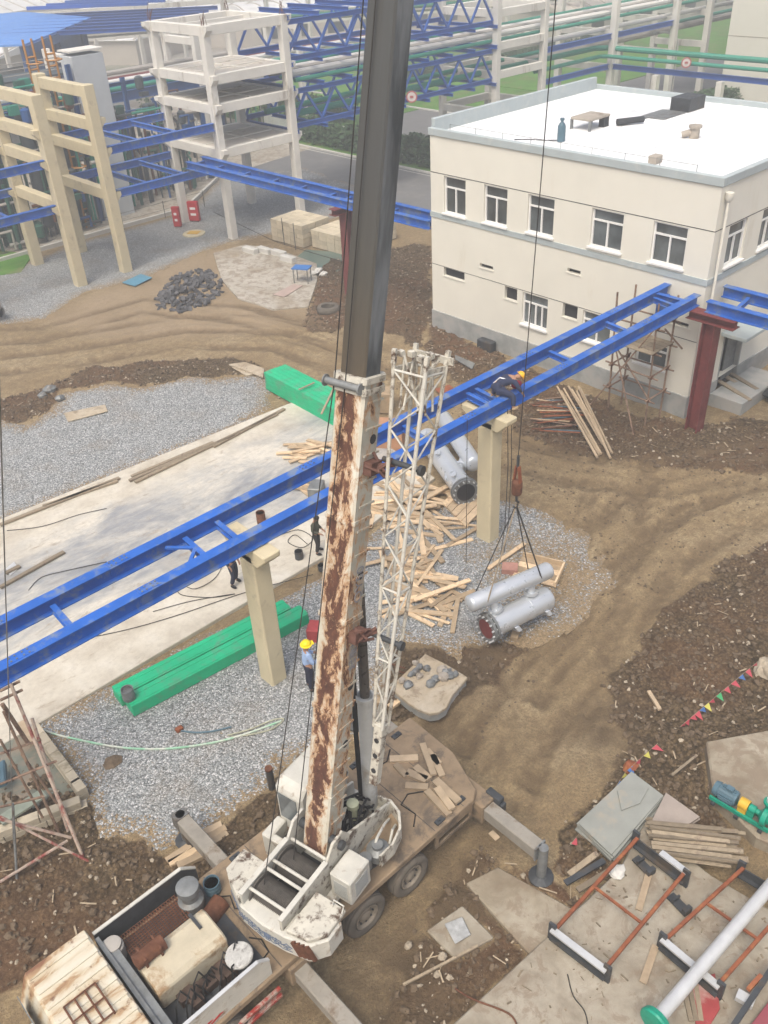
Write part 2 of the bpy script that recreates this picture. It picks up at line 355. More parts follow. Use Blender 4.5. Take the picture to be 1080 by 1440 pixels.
rmf = ramp(nt, mth(nt, 'ADD', attr(nt, 'rubble'), mth(nt, 'MULTIPLY', mth(nt, 'SUBTRACT', n2, .5), .9)), [(.3, 0), (.62, 1)])
out = mixc(nt, rmf, mud, soil)
tan = mixc(nt, ramp(nt, n1, [(.35, .5), (.65, 1)]), out, ramp(nt, n2, [(.3, (.30, .22, .14)), (.7, (.42, .33, .22))]))
out = mixc(nt, attr(nt, 'pale'), out, tan)
rutf = mth(nt, 'MULTIPLY', attr(nt, 'rut'), ramp(nt, n2, [(.3, .35), (.6, .95)]))
out = mixc(nt, rutf, out, (.17, .12, .068))
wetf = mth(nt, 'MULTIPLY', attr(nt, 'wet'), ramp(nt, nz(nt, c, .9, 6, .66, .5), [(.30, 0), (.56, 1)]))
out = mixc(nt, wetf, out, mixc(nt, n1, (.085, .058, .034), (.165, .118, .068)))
far = ramp(nt, nz(nt, c, .05, 5), [(.35, (.30, .27, .22)), (.5, (.42, .40, .36)), (.65, (.20, .22, .13))])
out = mixc(nt, attr(nt, 'faraway'), out, far)
gr_ = nz(nt, c, 95, 2, .6); out = mixc(nt, .55, out, ramp(nt, gr_, [(.3, .35), (.5, .95), (.7, 1.35)]), 'MULTIPLY')
nt.links.new(out, b.inputs['Base Color']); nt.links.new(ramp(nt, wetf, [(0, .92), (1, .38)]), b.inputs['Roughness']); b.inputs['Specular IOR Level'].default_value = .25
bump(nt, b, mth(nt, 'ADD', mth(nt, 'ADD', n3, mth(nt, 'MULTIPLY', n4, .5)), mth(nt, 'MULTIPLY', n2, 1.5)), .9, .07)
PALEZ = [wp((60, 450), (215, 375), (330, 345), (420, 400), (450, 460), (330, 470), (150, 480)), wp((400, 560), (470, 600), (470, 680), (430, 650))]
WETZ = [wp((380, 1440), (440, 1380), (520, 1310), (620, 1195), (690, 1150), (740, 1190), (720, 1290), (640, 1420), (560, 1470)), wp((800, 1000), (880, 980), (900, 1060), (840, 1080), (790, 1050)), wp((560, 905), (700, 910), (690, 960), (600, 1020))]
def amask(zones, k=1.5):
    def f(x, y):
        d = np.full(x.shape, -1e9)
        for p in zones: d = np.maximum(d, sd_poly(x, y, p))
        return np.clip(d/k+.4, 0, 1)
    return f
ax_ = np.concatenate([np.arange(-420, -14, 14), np.arange(-14, 0, .5), np.arange(0, 26, .085), np.arange(26, 46, .2), np.arange(46, 70, 1.2), np.arange(70, 430, 12)])
ay_ = np.concatenate([np.arange(-420, -4, 16), np.arange(-4, 2, .5), np.arange(2, 27, .085), np.arange(27, 50, .2), np.arange(50, 75, 1.2), np.arange(75, 430, 12)])
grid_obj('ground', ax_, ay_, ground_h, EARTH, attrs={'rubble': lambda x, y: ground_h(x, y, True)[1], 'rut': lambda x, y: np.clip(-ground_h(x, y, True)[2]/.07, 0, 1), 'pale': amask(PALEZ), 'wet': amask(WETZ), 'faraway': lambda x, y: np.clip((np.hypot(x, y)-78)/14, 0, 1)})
def gz(x, y): return float(ground_h(np.array([float(x)]), np.array([float(y)]))[0])
# gravel: crushed grey stone, each stone its own shade
m, nt, b = newmat('crushed_stone'); GRAV = m; c = coords(nt, 'World')
vo = node(nt, 'ShaderNodeTexVoronoi'); vo.inputs['Scale'].default_value = 23; vo.inputs['Randomness'].default_value = 1; nt.links.new(c, vo.inputs['Vector'])
bw = node(nt, 'ShaderNodeSeparateColor'); nt.links.new(vo.outputs['Color'], bw.inputs[0])
st = ramp(nt, bw.outputs[0], [(0, (.15, .16, .16)), (.3, (.285, .30, .30)), (.75, (.39, .405, .405)), (1, (.66, .66, .66))])
cav = ramp(nt, vo.outputs['Distance'], [(.3, 1), (.8, .5)]); st = mixc(nt, 1, st, cav, 'MULTIPLY')  # shade in the gaps between stones is painted into the colour
st = mixc(nt, ramp(nt, nz(nt, c, .5, 6, .65), [(.5, 0), (.72, .38)]), st, (.22, .17, .115))
edf = mth(nt, 'ADD', attr(nt, 'edge'), mth(nt, 'ADD', mth(nt, 'MULTIPLY', mth(nt, 'SUBTRACT', bw.outputs[1], .5), .95), mth(nt, 'MULTIPLY', mth(nt, 'SUBTRACT', nz(nt, c, 1.6, 6, .7), .5), 1.3)))
st = mixc(nt, ramp(nt, edf, [(.58, 0), (.66, 1)]), st, ramp(nt, nz(nt, c, 14, 4, .7), [(.35, (.16, .115, .068)), (.65, (.33, .25, .15))]))
nt.links.new(st, b.inputs['Base Color']); b.inputs['Roughness'].default_value = .9; b.inputs['Specular IOR Level'].default_value = .2
bump(nt, b, mth(nt, 'SUBTRACT', 1.0, vo.outputs['Distance']), .8, .03)
for key, poly in GRAVEL.items():
    P = np.array(poly); x0, y0 = P.min(0)-.6; x1, y1 = P.max(0)+.6; st_ = .11 if key != 'far' else .25
    def hf(X, Y, poly=poly):
        d = sd_poly(X, Y, poly)+fbm(X, Y, .7, 4, 41)*.7
        return np.clip(d*.22, -.12, .03)+fbm(X, Y, .5, 3, 51)*.05+fbm(X, Y, 6, 3, 61)*.05+.005
    def ef(x, y, poly=poly):
        e = 1-np.clip((sd_poly(x, y, poly)+.15)/1.0, 0, 1)
        if poly is GRAVEL['mid']: e = np.maximum(e, np.clip(1.1-np.hypot(x-18.6, (y-12.6)*.9)/3.4, 0, 1))
        return e
    grid_obj('gravel_bed', np.arange(x0, x1, st_), np.arange(y0, y1, st_), hf, GRAV, cull=lambda X, Y, poly=poly: sd_poly(X, Y, poly) > -.35, attrs={'edge': ef})
def gravz(x, y): return .035
# concrete surfaces
def concrete(name, base, dark, warm, sc=.45, joints=0, spots=.62):
    m, nt, b = newmat(name); c = coords(nt, 'World')
    a = nz(nt, c, sc, 7, .62, .8); col = ramp(nt, a, [(.28, dark), (.5, base), (.72, warm)])
    f2 = nz(nt, c, 7, 5, .7); col = mixc(nt, ramp(nt, f2, [(.3, .35), (.6, 0)]), col, tuple(x*.62 for x in base))
    sp_ = nz(nt, c, 2.1, 6, .75, .6); col = mixc(nt, ramp(nt, sp_, [(spots-.02, 0), (spots+.05, .6)]), col, (.20, .15, .105))
    nt.links.new(col, b.inputs['Base Color']); nt.links.new(ramp(nt, a, [(.35, .55), (.6, .9)]), b.inputs['Roughness'])
    b.inputs['Specular IOR Level'].default_value = .3; bump(nt, b, mth(nt, 'ADD', f2, sp_), .25, .02); return m
CONPAD = concrete('pad_concrete', (.31, .275, .215), (.20, .165, .12), (.40, .365, .30), 1.1, spots=.545)
MUDPAD = concrete('muddy_plinth', (.29, .25, .185), (.17, .13, .085), (.38, .34, .27), .9, spots=.5)
CONAPR = concrete('apron_concrete', (.42, .39, .33), (.29, .235, .16), (.48, .45, .39), .5, spots=.51)
# yard slab: pale cream margin, blue-grey damp middle
m, nt, b = newmat('yard_concrete'); CONYARD = m; c = coords(nt, 'World')
a = mth(nt, 'ADD', mth(nt, 'MULTIPLY', nz(nt, c, .42, 8, .66, .5, (.55, 1, 1)), .72), mth(nt, 'MULTIPLY', nz(nt, c, 2.6, 8, .8, .8, (.35, 1.3, 1)), .28)); f2 = nz(nt, c, 6, 5, .7); sep = node(nt, 'ShaderNodeSeparateXYZ'); nt.links.new(c, sep.inputs[0])
pale = ramp(nt, nz(nt, c, .8, 6), [(.3, (.42, .375, .30)), (.55, (.56, .52, .435)), (.75, (.62, .59, .52))])
grey = ramp(nt, a, [(.34, (.15, .16, .18)), (.44, (.27, .28, .29)), (.50, (.40, .395, .37)), (.58, (.58, .545, .47))])
wob = mth(nt, 'ADD', sep.outputs[1], mth(nt, 'MULTIPLY', mth(nt, 'SUBTRACT', nz(nt, c, .5, 5), .5), 3.0))
mid = mth(nt, 'MULTIPLY', ramp(nt, mth(nt, 'DIVIDE', wob, 40.0), [(.535, 0), (.56, 1)]), ramp(nt, mth(nt, 'DIVIDE', wob, 40.0), [(.655, 1), (.685, 0)]))
col = mixc(nt, mid, pale, grey); col = mixc(nt, ramp(nt, f2, [(.3, .3), (.55, 0)]), col, (.27, .24, .2))
st2 = nz(nt, c, 2.2, 9, .8, .5, (.45, 1, 1)); col = mixc(nt, ramp(nt, st2, [(.56, 0), (.64, .6)]), col, (.25, .19, .125))
nt.links.new(col, b.inputs['Base Color']); nt.links.new(ramp(nt, a, [(.36, .6), (.55, .9)]), b.inputs['Roughness']); bump(nt, b, mth(nt, 'ADD', f2, st2), .3, .015)
MB().prism(SLAB, -.2, .10).build('concrete_yard', CONYARD, bevel=.02)['kind'] = 'structure'
o = MB().prism(PADS[0], -.2, .22).build('concrete_pad', CONPAD, bevel=.03); o['kind'] = 'structure'
for p, z in ((PADS[1], .10), (PADS[2], .07)):
    o = MB().prism(p, -.2, z).build('concrete_pad', MUDPAD if z > .08 else CONPAD, bevel=.03); o['kind'] = 'structure'
o = MB().prism(PUMPPAD, -.2, .35).build('pump_plinth', MUDPAD, bevel=.04); o['kind'] = 'structure'
o = MB().prism(APRON, -.2, .06).build('concrete_apron', CONAPR, bevel=.02); o['kind'] = 'structure'
# asphalt road along Y behind the frame tower, and the far branch
MB().bx(43.2, 51.0, -60, 190, -.1, .03).build('asphalt_road', TARMAC)['kind'] = 'structure'
mk = MB()
for k in (50.55,): mk.bx(k, k+.14, -60, 190, .034, .038)
mk.build('road_edge_line', KERBW)['kind'] = 'structure'
MB().bx(54.8, 54.95, 20, 68, .034, .038).build('road_edge_line', KERBW)['kind'] = 'structure'
MB().bx(51.0, 51.22, -60, 190, -.1, .16).build('kerb', KERBW)['kind'] = 'structure'
MB().bx(54.6, 68.4, 20, 68.6, -.1, .03).build('asphalt_road', TARMAC)['kind'] = 'structure'
MB().bx(68.4, 68.65, 20, 90, -.1, .15).build('kerb', KERBW)['kind'] = 'structure'
MB().bx(82, 118, 30, 60, -.1, .025).build('asphalt_road', TARMAC)['kind'] = 'structure'
GRASSM = M('lawn_grass', (.085, .215, .03), .3, .6, .95, dirt=(.16, .19, .07), dthr=.56, dscale=.5, bmp=.5, bscale=25)
for rct in ((51.3, 54.5, 20, 80), (68.7, 81.8, 30, 95), (54.6, 68.3, 68.7, 95), (82.1, 150, 60.2, 95)):
    MB().bx(rct[0], rct[1], rct[2], rct[3], -.1, .06).build('lawn', GRASSM)['kind'] = 'structure'
# ---------------------------------------------------------------- two-storey building
BX, BX1, BY0, BY1, RZ = 30.0, 42.3, 15.35, 29.5, 9.2
bld = thing('plant_building', 'two-storey cream rendered building with white flat roof and grey-blue bands', 'building', (BX, BY0, 0))
FW = [(28.67, 27.35, 7.50, 5.86, 2), (26.26, 24.95, 7.50, 5.88, 2), (23.83, 22.46, 7.50, 5.92, 2), (20.62, 19.14, 7.50, 5.98, 2), (17.83, 16.39, 7.50, 5.96, 2),
      (28.72, 27.39, 3.29, 2.88, 0), (26.45, 25.66, 3.99, 3.80, 0), (21.6, 20.93, 4.86, 4.68, 0), (24.93, 24.21, 3.27, 2.68, 0), (23.9, 22.49, 3.25, 1.77, 4),
      (21.69, 20.92, 3.29, 2.69, 0), (20.65, 19.22, 3.25, 1.95, 2), (17.93, 16.53, 2.74, 1.75, 2), (16.69, 16.18, 4.82, 4.65, 0), (16.64, 15.8, 3.95, 3.78, 0)]
SW = [(31.07, 32.40, 7.52, 5.96, 2), (33.55, 34.85, 7.52, 5.96, 2), (36.1, 37.4, 7.52, 5.96, 2), (38.6, 39.9, 7.52, 5.96, 2)]
def wall_with_holes(u0, u1, z0, z1, holes, mk):
    """grid of quads skipping the holes; mk(u,z,d) gives the 3-D point at depth d into the wall; reveals included"""
    us = sorted({u0, u1, *[h[0] for h in holes], *[h[1] for h in holes]}); zs = sorted({z0, z1, *[h[2] for h in holes], *[h[3] for h in holes]})
    mb = MB()
    for a, b_ in zip(us[:-1], us[1:]):
        for c_, d in zip(zs[:-1], zs[1:]):
            mu, mz = (a+b_)/2, (c_+d)/2
            if any(h[0] < mu < h[1] and h[2] < mz < h[3] for h in holes): continue
            mb.add([mk(a, c_, 0), mk(b_, c_, 0), mk(b_, d, 0), mk(a, d, 0)], [(0, 1, 2, 3)])
    for h in holes:
        q = [(h[0], h[2]), (h[1], h[2]), (h[1], h[3]), (h[0], h[3])]
        for i in range(4):
            (a, c_), (b_, d) = q[i], q[(i+1) % 4]
            mb.add([mk(a, c_, 0), mk(b_, d, 0), mk(b_, d, .24), mk(a, c_, .24)], [(0, 1, 2, 3)])
    return mb
fh = [(min(a, b_), max(a, b_), d, c_) for a, b_, c_, d, n in FW]; sh = [(a, b_, d, c_) for a, b_, c_, d, n in SW]
DOOR = (32.2, 33.9, .55, 2.95)
wall_with_holes(BY0, BY1, .98, RZ-.05, fh, lambda u, z, d: V((BX+d, u, z))).build('front_wall', WALL, bld, fix=False)
wall_with_holes(BX, BX1, .98, RZ-.05, sh+[(DOOR[0], DOOR[1], .98, DOOR[3])], lambda u, z, d: V((u, BY0+d, z))).build('side_wall', WALL, bld, fix=False)
MB().bx(BX+.3, BX1, BY1-.02, BY1, 0, RZ-.05).bx(BX1-.02, BX1, BY0+.3, BY1-.02, 0, RZ-.05).build('rear_wall', WALL, bld)
pl = MB(); pl.bx(BX-.05, BX+.25, BY0+.0, BY1+.04, -.4, .98).bx(BX+.25, DOOR[0], BY0-.05, BY0+.25, -.4, .98).bx(DOOR[1], BX1, BY0-.05, BY0+.25, -.4, .98)
pl.build('plinth', PLINTH, bld, bevel=.02)
MB().bx(BX+.25, BX1-.03, BY0+.25, BY1-.03, 4.4, 4.5).bx(BX+.25, BX1-.03, BY0+.25, BY1-.03, .3, .4).build('floor_slab', DARK, bld)
MB().bx(BX-.04, BX+.0, BY0-.04, BY1+.03, 5.56, 5.79).bx(BX, BX1, BY0-.04, BY0, 5.56, 5.79).build('storey_band', BANDGREY, bld)
PT = 9.44
MB().bx(BX-.07, BX+.16, BY0-.07, BY1+.07, 9.13, PT).bx(BX+.16, BX1-.16, BY0-.07, BY0+.16, 9.13, PT).bx(BX+.16, BX1-.16, BY1-.16, BY1+.07, 9.13, PT+.35).bx(BX1-.16, BX1+.05, BY0-.07, BY1+.07, 9.13, PT).build('parapet', BANDGREY, bld, bevel=.02)
rf = MB().bx(BX+.165, BX1-.165, BY0+.165, BY1-.165, 9.0, 9.22).build('roof', ROOFW, bld)
sm = MB()
for k in range(1, 12): sm.bx(BX+.2, BX1-.2, BY0+k*1.17, BY0+k*1.17+.05, 9.22, 9.235)
sm.each('roof_seam', ROOFW, bld)
MB().bx(BX-.005, BX+.0, BY0, BY1, 7.545, 7.575).bx(BX-.005, BX, BY0, BY1, 3.30, 3.325).bx(BX, BX1, BY0-.005, BY0, 7.545, 7.575).build('render_joint', DARK, bld)
def win(u0, u1, z1, z0, n, P, along):
    """P(u,z,d) -> point; along: unit vectors (u axis, z axis, depth axis)"""
    g = MB(); g.add([P(u0, z0, .17), P(u1, z0, .17), P(u1, z1, .17), P(u0, z1, .17)], [(0, 1, 2, 3)])
    if n == 0:
        r = g.build('vent_opening', DARK, bld, fix=False)
        fr = MB(); fr.box(P((u0+u1)/2, z0-.02, .0), (abs(u1-u0)+.1, .06, .05), along); fr.build('sill', WALL, r); return
    f = MB(); t = .065; zt = z1-(z1-z0)*.30
    def bar(ua, ub, za, zb, dp=.12): f.box(P((ua+ub)/2, (za+zb)/2, dp), (abs(ub-ua), .07, abs(zb-za)), along)
    bar(u0, u0+t, z0, z1); bar(u1-t, u1, z0, z1); bar(u0+t, u1-t, z1-t, z1); bar(u0+t, u1-t, z0, z0+t); bar(u0+t, u1-t, zt-t/2, zt+t/2)
    for k in range(1, n):
        um = u0+(u1-u0)*k/n; bar(um-t/2, um+t/2, z0+t, zt-t/2, .115)
    r = f.build('window', WHITEP, bld)
    g.build('pane', GLASS, r, fix=False)
    MB().box(P((u0+u1)/2, z0-.03, -.02), (abs(u1-u0)+.14, .16, .07), along).build('sill', WHITEP, r)
for a, b_, c_, d, n in FW: win(min(a, b_), max(a, b_), c_, d, n, lambda u, z, dp: V((BX+dp, u, z)), (V((0, 1, 0)), V((1, 0, 0)), V((0, 0, 1))))
for a, b_, c_, d, n in SW: win(a, b_, c_, d, n, lambda u, z, dp: V((u, BY0+dp, z)), (V((1, 0, 0)), V((0, 1, 0)), V((0, 0, 1))))
dl = MB().bx(DOOR[0]+.75, DOOR[1]-.06, BY0+.18, BY0+.22, .55, DOOR[3]-.05).build('door', STEELGREY, bld)
MB().bx(DOOR[0], DOOR[0]+.08, BY0-.02, BY0+.2, .55, DOOR[3]).bx(DOOR[1]-.08, DOOR[1], BY0-.02, BY0+.2, .55, DOOR[3]).bx(DOOR[0]+.08, DOOR[1]-.08, BY0-.02, BY0+.2, DOOR[3]-.08, DOOR[3]).build('door_frame', PLINTH, bld)
MB().bx(DOOR[0]-.4, DOOR[1]+.5, BY0-1.1, BY0-.05, 3.0, 3.16).build('door_canopy', BANDGREY, bld, bevel=.02)
MB().bx(DOOR[0]-.5, DOOR[1]+1.2, BY0-1.5, BY0-.06, -.3, .52).bx(DOOR[1]+1.2, DOOR[1]+3.6, BY0-1.5, BY0-1.38, .3, 1.0).build('entrance_step', PLINTH, bld, bevel=.02)
dp = MB(); dp.tube((BX+.35, BY0-.14, .7), (BX+.35, BY0-.14, 8.75), .055, 8); dp.tube((BX+.35, BY0-.14, 8.75), (BX+.35, BY0-.0, 8.88), .055, 8)
dp.lathe((BX+.35, BY0-.14, 8.55), (0, 0, 1), [(0, .06), (.12, .15), (.34, .15)], 8); dp.build('drainpipe', WALL, bld, smooth=True)
# roof items
t = thing('roof_vent_cap', 'grey concrete vent cap on short legs on the white roof', 'roof vent', (34.6, 24.5, 9.22))
MB().bx(33.95, 35.4, 23.8, 24.85, 9.62, 9.72).build('cap_slab', DIRTYCON, t, bevel=.02)
MB().bx(35.0, 35.35, 23.82, 24.1, 9.22, 9.62).build('shaft', DARKSTEEL, t)
for x, y in ((34.0, 24.8), (34.0, 23.85), (35.35, 24.75)): MB().bx(x-.05, x+.05, y-.05, y+.05, 9.22, 9.62).build('leg', STEELGREY, t)
MB().tube((35.5, 23.5, 9.4), (36.6, 22.9, 9.4), .13, 10).build('pipe', DARKSTEEL, t, smooth=True)
o = MB().lathe((31.86, 23.72, 9.22), (0, 0, 1), [(0, .14), (.03, .17), (.6, .17), (.72, .11), (.76, .06), (.84, .06), (.84, .09), (.92, .09)], 14).build('gas_cylinder', MOTORB, smooth=True, org=(31.86, 23.72, 9.22)); tag(o, 'blue gas cylinder standing near the edge of the white roof', 'gas cylinder')
o = MB().path([(31.9, 23.9, 9.25), (31.6, 24.4, 9.24), (31.4, 25.0, 9.24), (31.0, 25.5, 9.24)], .02).build('hose', BLACK, org=(31.9, 23.9, 9.22)); tag(o, 'thin dark hose running from the blue cylinder over the white roof', 'hose')
t = thing('roof_duct', 'dark upstand box with a dark strip across the white roof', 'roof duct', (39.6, 22.9, 9.22))
MB().bx(39.5, 40.8, 22.4, 23.4, 9.22, 9.8).build('duct_box', DARKSTEEL, t, bevel=.02)
MB().bx(37.6, 39.4, 22.5, 23.7, 9.22, 9.27).bx(35.6, 37.6, 23.3, 23.6, 9.22, 9.26).build('duct_strip', STEELGREY, t)
t = thing('roof_outlet', 'short grey pipe outlet with a side elbow on the white roof', 'roof vent', (35.4, 19.7, 9.22))
MB().lathe((35.4, 19.7, 9.22), (0, 0, 1), [(0, .2), (.4, .2), (.4, .26), (.5, .26)], 12).build('pipe', DIRTYCON, t, smooth=True)
MB().tube((35.3, 19.8, 9.45), (35.1, 20.1, 9.35), .13, 10).build('elbow', DIRTYCON, t, smooth=True)
o = MB().bx(30.9, 31.35, 18.6, 18.95, 9.22, 9.5).build('block', DIRTYCON, org=(31.1, 18.8, 9.22), bevel=.02); tag(o, 'small brown block lying near the front edge of the white roof', 'block')
for k in range(9):
    y = 16.6+k*1.5
    lr = MB().tube((30.35, y, 9.22), (30.35, y, 9.62), .012, 5)
    if k < 8: lr.tube((30.35, y, 9.6), (30.35, y+1.5, 9.6), .008, 4)
    lr.build('lightning_rod', STEELGREY, bld)
# tall cream block behind, right
t = thing('tall_cream_block', 'tall cream building with a grey band behind the white roof', 'building', (84.9, 33, 0))
MB().bx(84.9, 110, 20, 45.3, -.3, 30).build('wall', WALL, t)
MB().bx(84.82, 84.895, 20, 45.36, 12.2, 12.9).bx(84.82, 84.895, 20, 45.36, 22, 22.7).build('storey_band', BANDGREY, t)
MB().bx(84.885, 84.9, 20, 45.3, 5.95, 6.02).build('render_joint', DIRTYCON, t)
# ---------------------------------------------------------------- blue gantry rails on piers
def rail_line(name, label, pA, pB, stations, w=.30, h=.42, brace=(), flip=1):
    """two I-beams from pA to pB lists [(p,q),(p,q)] with cross members"""
    (a0, a1), (b0, b1) = pA, pB
    t = thing(name, label, 'crane rail', V(a0))
    MB().ibeam(a0, a1, w, h, .03).build('beam', BLUE, t); MB().ibeam(b0, b1, w, h, .03).build('beam', BLUE, t)
    A0, A1, B0, B1 = map(V, (a0, a1, b0, b1))
    for s in stations:
        p, q = A0.lerp(A1, s), B0.lerp(B1, s); d = (q-p).normalized()
        MB().ibeam(p+d*.16-V((0, 0, .04)), q-d*.16-V((0, 0, .04)), .14, .2, .02).build('cross_member', BLUE, t)
    for s, e in brace:
        p, q = A0.lerp(A1, s), B0.lerp(B1, s); d = (q-p).normalized(); m_ = (p+q)/2; al = (A1-A0).normalized()
        MB().bar(m_+V((0, 0, .03)), p+al*e+d*.15+V((0, 0, .03)), .09, .05).bar(m_+V((0, 0, .03)), q+al*e-d*.15+V((0, 0, .03)), .09, .05).build('brace', BLUE, t)
    return t
ZB, YF, YR = 5.09, 15.50, 16.90
X0, X1 = -3.0, 29.75
sx = lambda x: (x-X0)/(X1-X0)
rail = rail_line('gantry_rail', 'long bright blue double-beam crane rail on cream piers crossing the yard', ((X0, YF, ZB), (X1, YF, ZB)), ((X0, YR, ZB), (X1+.25, YR, ZB)),
  [sx(x) for x in (1.6, 4.55, 8.05, 9.0, 12.9, 15.6, 18.35, 18.75, 22.4, 25.6, 28.6)], brace=((sx(8.05), -.55),))
for yb in (YF, YR):
    for xb in (3.3, 6.4, 12.2, 17.2, 21.6, 26.4):
        MB().bx(xb-.28, xb+.28, yb-.10, yb+.10, ZB+.21, ZB+.222).build('splice_plate', BLUE, rail)
        MB().bx(xb-.26, xb+.26, yb-.027, yb-.0155, ZB-.13, ZB+.13).build('splice_plate', BLUE, rail)
        bt_ = MB()
        for kx in (-.2, -.08, .08, .2):
            for ky in (-.06, .06): bt_.bx(xb+kx-.018, xb+kx+.018, yb+ky-.018, yb+ky+.018, ZB+.222, ZB+.24)
        bt_.build('splice_bolt', STEELGREY, rail)['kind'] = 'stuff'
MB().bx(29.6, 29.9, YR-.15, YR+.15, 4.1, 4.87).build('end_bracket', BLUE, rail)
MB().ibeam((29.05, YF+.16, ZB), (29.05, YR-.16, ZB), .2, .3, .02).build('cross_member', BLUE, rail)
def pier(x, y, label, zt=4.60):
    t = thing('pier', label, 'pier', (x, y, 0), 'cream concrete piers under the blue rail')
    MB().bx(x-.26, x+.26, y-.30, y+.30, -.1, zt).build('shaft', CREAM, t, bevel=.04)
    z = zt
    c_ = MB(); 
    for sgn in (1,):
        c_.extr([(x-.26, y-.85, z+.26), (x-.26, y+.98, z+.26), (x-.26, y+.98, z+.10), (x-.26, y+.5, z-.24), (x-.26, y-.5, z-.24), (x-.26, y-.85, z+.10)], (.52, 0, 0))
    c_.build('cap', CREAM, t, bevel=.03)
    return t
pier(9.42, 15.78, 'cream concrete pier beside the long green steel box beams', 4.58)
pier(18.52, 15.80, 'cream concrete pier behind the suspended silver vessel', 4.58)
def redcol(x, y, zt, label, d=(1, 0), bw=1.0):
    t = thing('steel_column', label, 'column', (x, y, 0), 'red oxide steel columns')
    MB().ibeam((x, y, -.2), (x, y, zt), .55, .5, .035, V((d[0], d[1], 0))).bx(x-.3, x+.3, y-.3, y+.3, -.22, .03).build('shaft', REDOX, t)
    px_ = V((d[0], d[1], 0)); p = V((x, y, zt+.16))
    MB().ibeam(p-px_*bw, p+px_*bw, .5, .32, .03).build('crosshead', REDOX, t)
    return t
redcol(29.35, 14.55, 4.56, 'dark red steel column in front of the cream building corner', (0, 1), .95)
redcol(30.2, 35.9, 4.56, 'dark red steel column behind the crane boom by the pale blocks', (1, 0), .95)
rail_line('gantry_rail', 'bright blue double-beam rail turning away to the right by the building corner', ((29.45, 14.9, ZB), (29.35, -4, ZB)), ((31.15, 15.2, ZB), (31.1, -4, ZB)), (.055, .16, .32, .5, .7))
rail_line('gantry_rail', 'bright blue double-beam rail running from the white frame to the building corner', ((29.45, 49.6, ZB), (30.05, 29.65, ZB)), ((30.75, 49.9, ZB), (31.15, 29.65, ZB)), (.02, .12, .25, .38, .5, .62, .68, .85, .99))
# ---------------------------------------------------------------- frames and pipe racks
def frame(name, label, cat, cols, beams, m, cw=.5, bh=.55, slabs=(), brk=True, group=None):
    """cols: [(x,y,z0,z1)]; beams: [(x0,y0,x1,y1,ztop)]; each column, beam, slab a part"""
    t = thing(name, label, cat, (cols[0][0], cols[0][1], 0), group)
    for x, y, z0, z1 in cols:
        mb = MB().bx(x-cw/2, x+cw/2, y-cw/2, y+cw/2, z0, z1); mb.build('column', m, t, bevel=.03)
    for x0, y0, x1, y1, z in beams:
        d = V((x1-x0, y1-y0, 0)); L = d.length; d.normalize(); p = V((x0, y0, z-bh/2))+d*(cw/2); q = V((x1, y1, z-bh/2))-d*(cw/2)
        MB().bar(p, q, cw*.8, bh).build('beam', m, t, bevel=.02)
        if brk:
            bk = MB()
            for e, s in ((p-d*cw, -1), (q+d*cw, 1)):
                bk.add([], [])
    for x0, x1, y0, y1, z in slabs: MB().bx(x0, x1, y0, y1, z, z+.12).build('floor_slab', DIRTYCON, t)
    return t
TL = (12.3, 9.7, 8.1, 5.55)
ts = 0.25
tower_beams = []
for z in TL:
    tower_beams += [(31.9, 49.5, 37.6, 49.5, z), (31.9, 55.2, 37.6, 55.2, z), (31.9, 49.5, 31.9, 55.2, z), (37.6, 49.5, 37.6, 55.2, z)]
tw = frame('frame_tower', 'white four-level concrete frame tower left of the crane boom', 'frame tower', [(31.9, 49.5, -.2, 12.3), (37.6, 49.5, -.2, 12.3), (31.9, 55.2, -.2, 12.3), (37.6, 55.2, -.2, 12.3)], tower_beams, WHITECON)
for z in TL[1:]:
    MB().bx(32.15, 37.35, 49.72, 54.98, z-.16, z-.04).build('floor_slab', M('dusty_frame_slab', (.50, .465, .41), .14, 1.2, .85, dirt=(.34, .29, .23), dthr=.62) if 'dusty_frame_slab' not in bpy.data.materials else bpy.data.materials['dusty_frame_slab'], tw)
    for k in (1, 2): MB().bx(32.15, 37.35, 49.5+k*1.9-.06, 49.5+k*1.9+.06, z-.038, z+.03).build('slab_upstand', WHITECON, tw)
    MB().bx(34.69, 34.81, 49.72, 54.98, z-.037, z+.02).build('slab_upstand', WHITECON, tw)
for z in TL:
    for k in (1, 2): MB().bx(32.1, 37.4, 49.5+k*1.9-.1, 49.5+k*1.9+.1, z-.5, z-.165).build('joist', WHITECON, tw)
    for x, y, dx, dy in ((31.9, 49.5, 0, -1), (37.6, 49.5, 1, 0), (31.9, 55.2, -1, 0)):
        MB().extr([(x+(.25*dx if dx else -.2), y+(.25*dy if dy else -.2), z-.02), (x+(.6*dx if dx else -.2), y+(.6*dy if dy else -.2), z-.02), (x+(.6*dx if dx else -.2), y+(.6*dy if dy else -.2), z-.25), (x+(.25*dx if dx else -.2), y+(.25*dy if dy else -.2), z-.6)], (0 if dx else .4, 0 if dy else .4, 0)).build('bracket', WHITECON, tw)
def rebar(root, x, y, z):
    mb = MB()
    for k in range(7): mb.tube((x+random.uniform(-.18, .18), y+random.uniform(-.18, .18), z), (x+random.uniform(-.2, .2), y+random.uniform(-.2, .2), z+random.uniform(.4, .9)), .015, 4)
    mb.build('rebar', RUST, root)
for x, y in ((31.9, 49.5), (37.6, 49.5), (31.9, 55.2), (37.6, 55.2)): rebar(tw, x, y, 12.3)
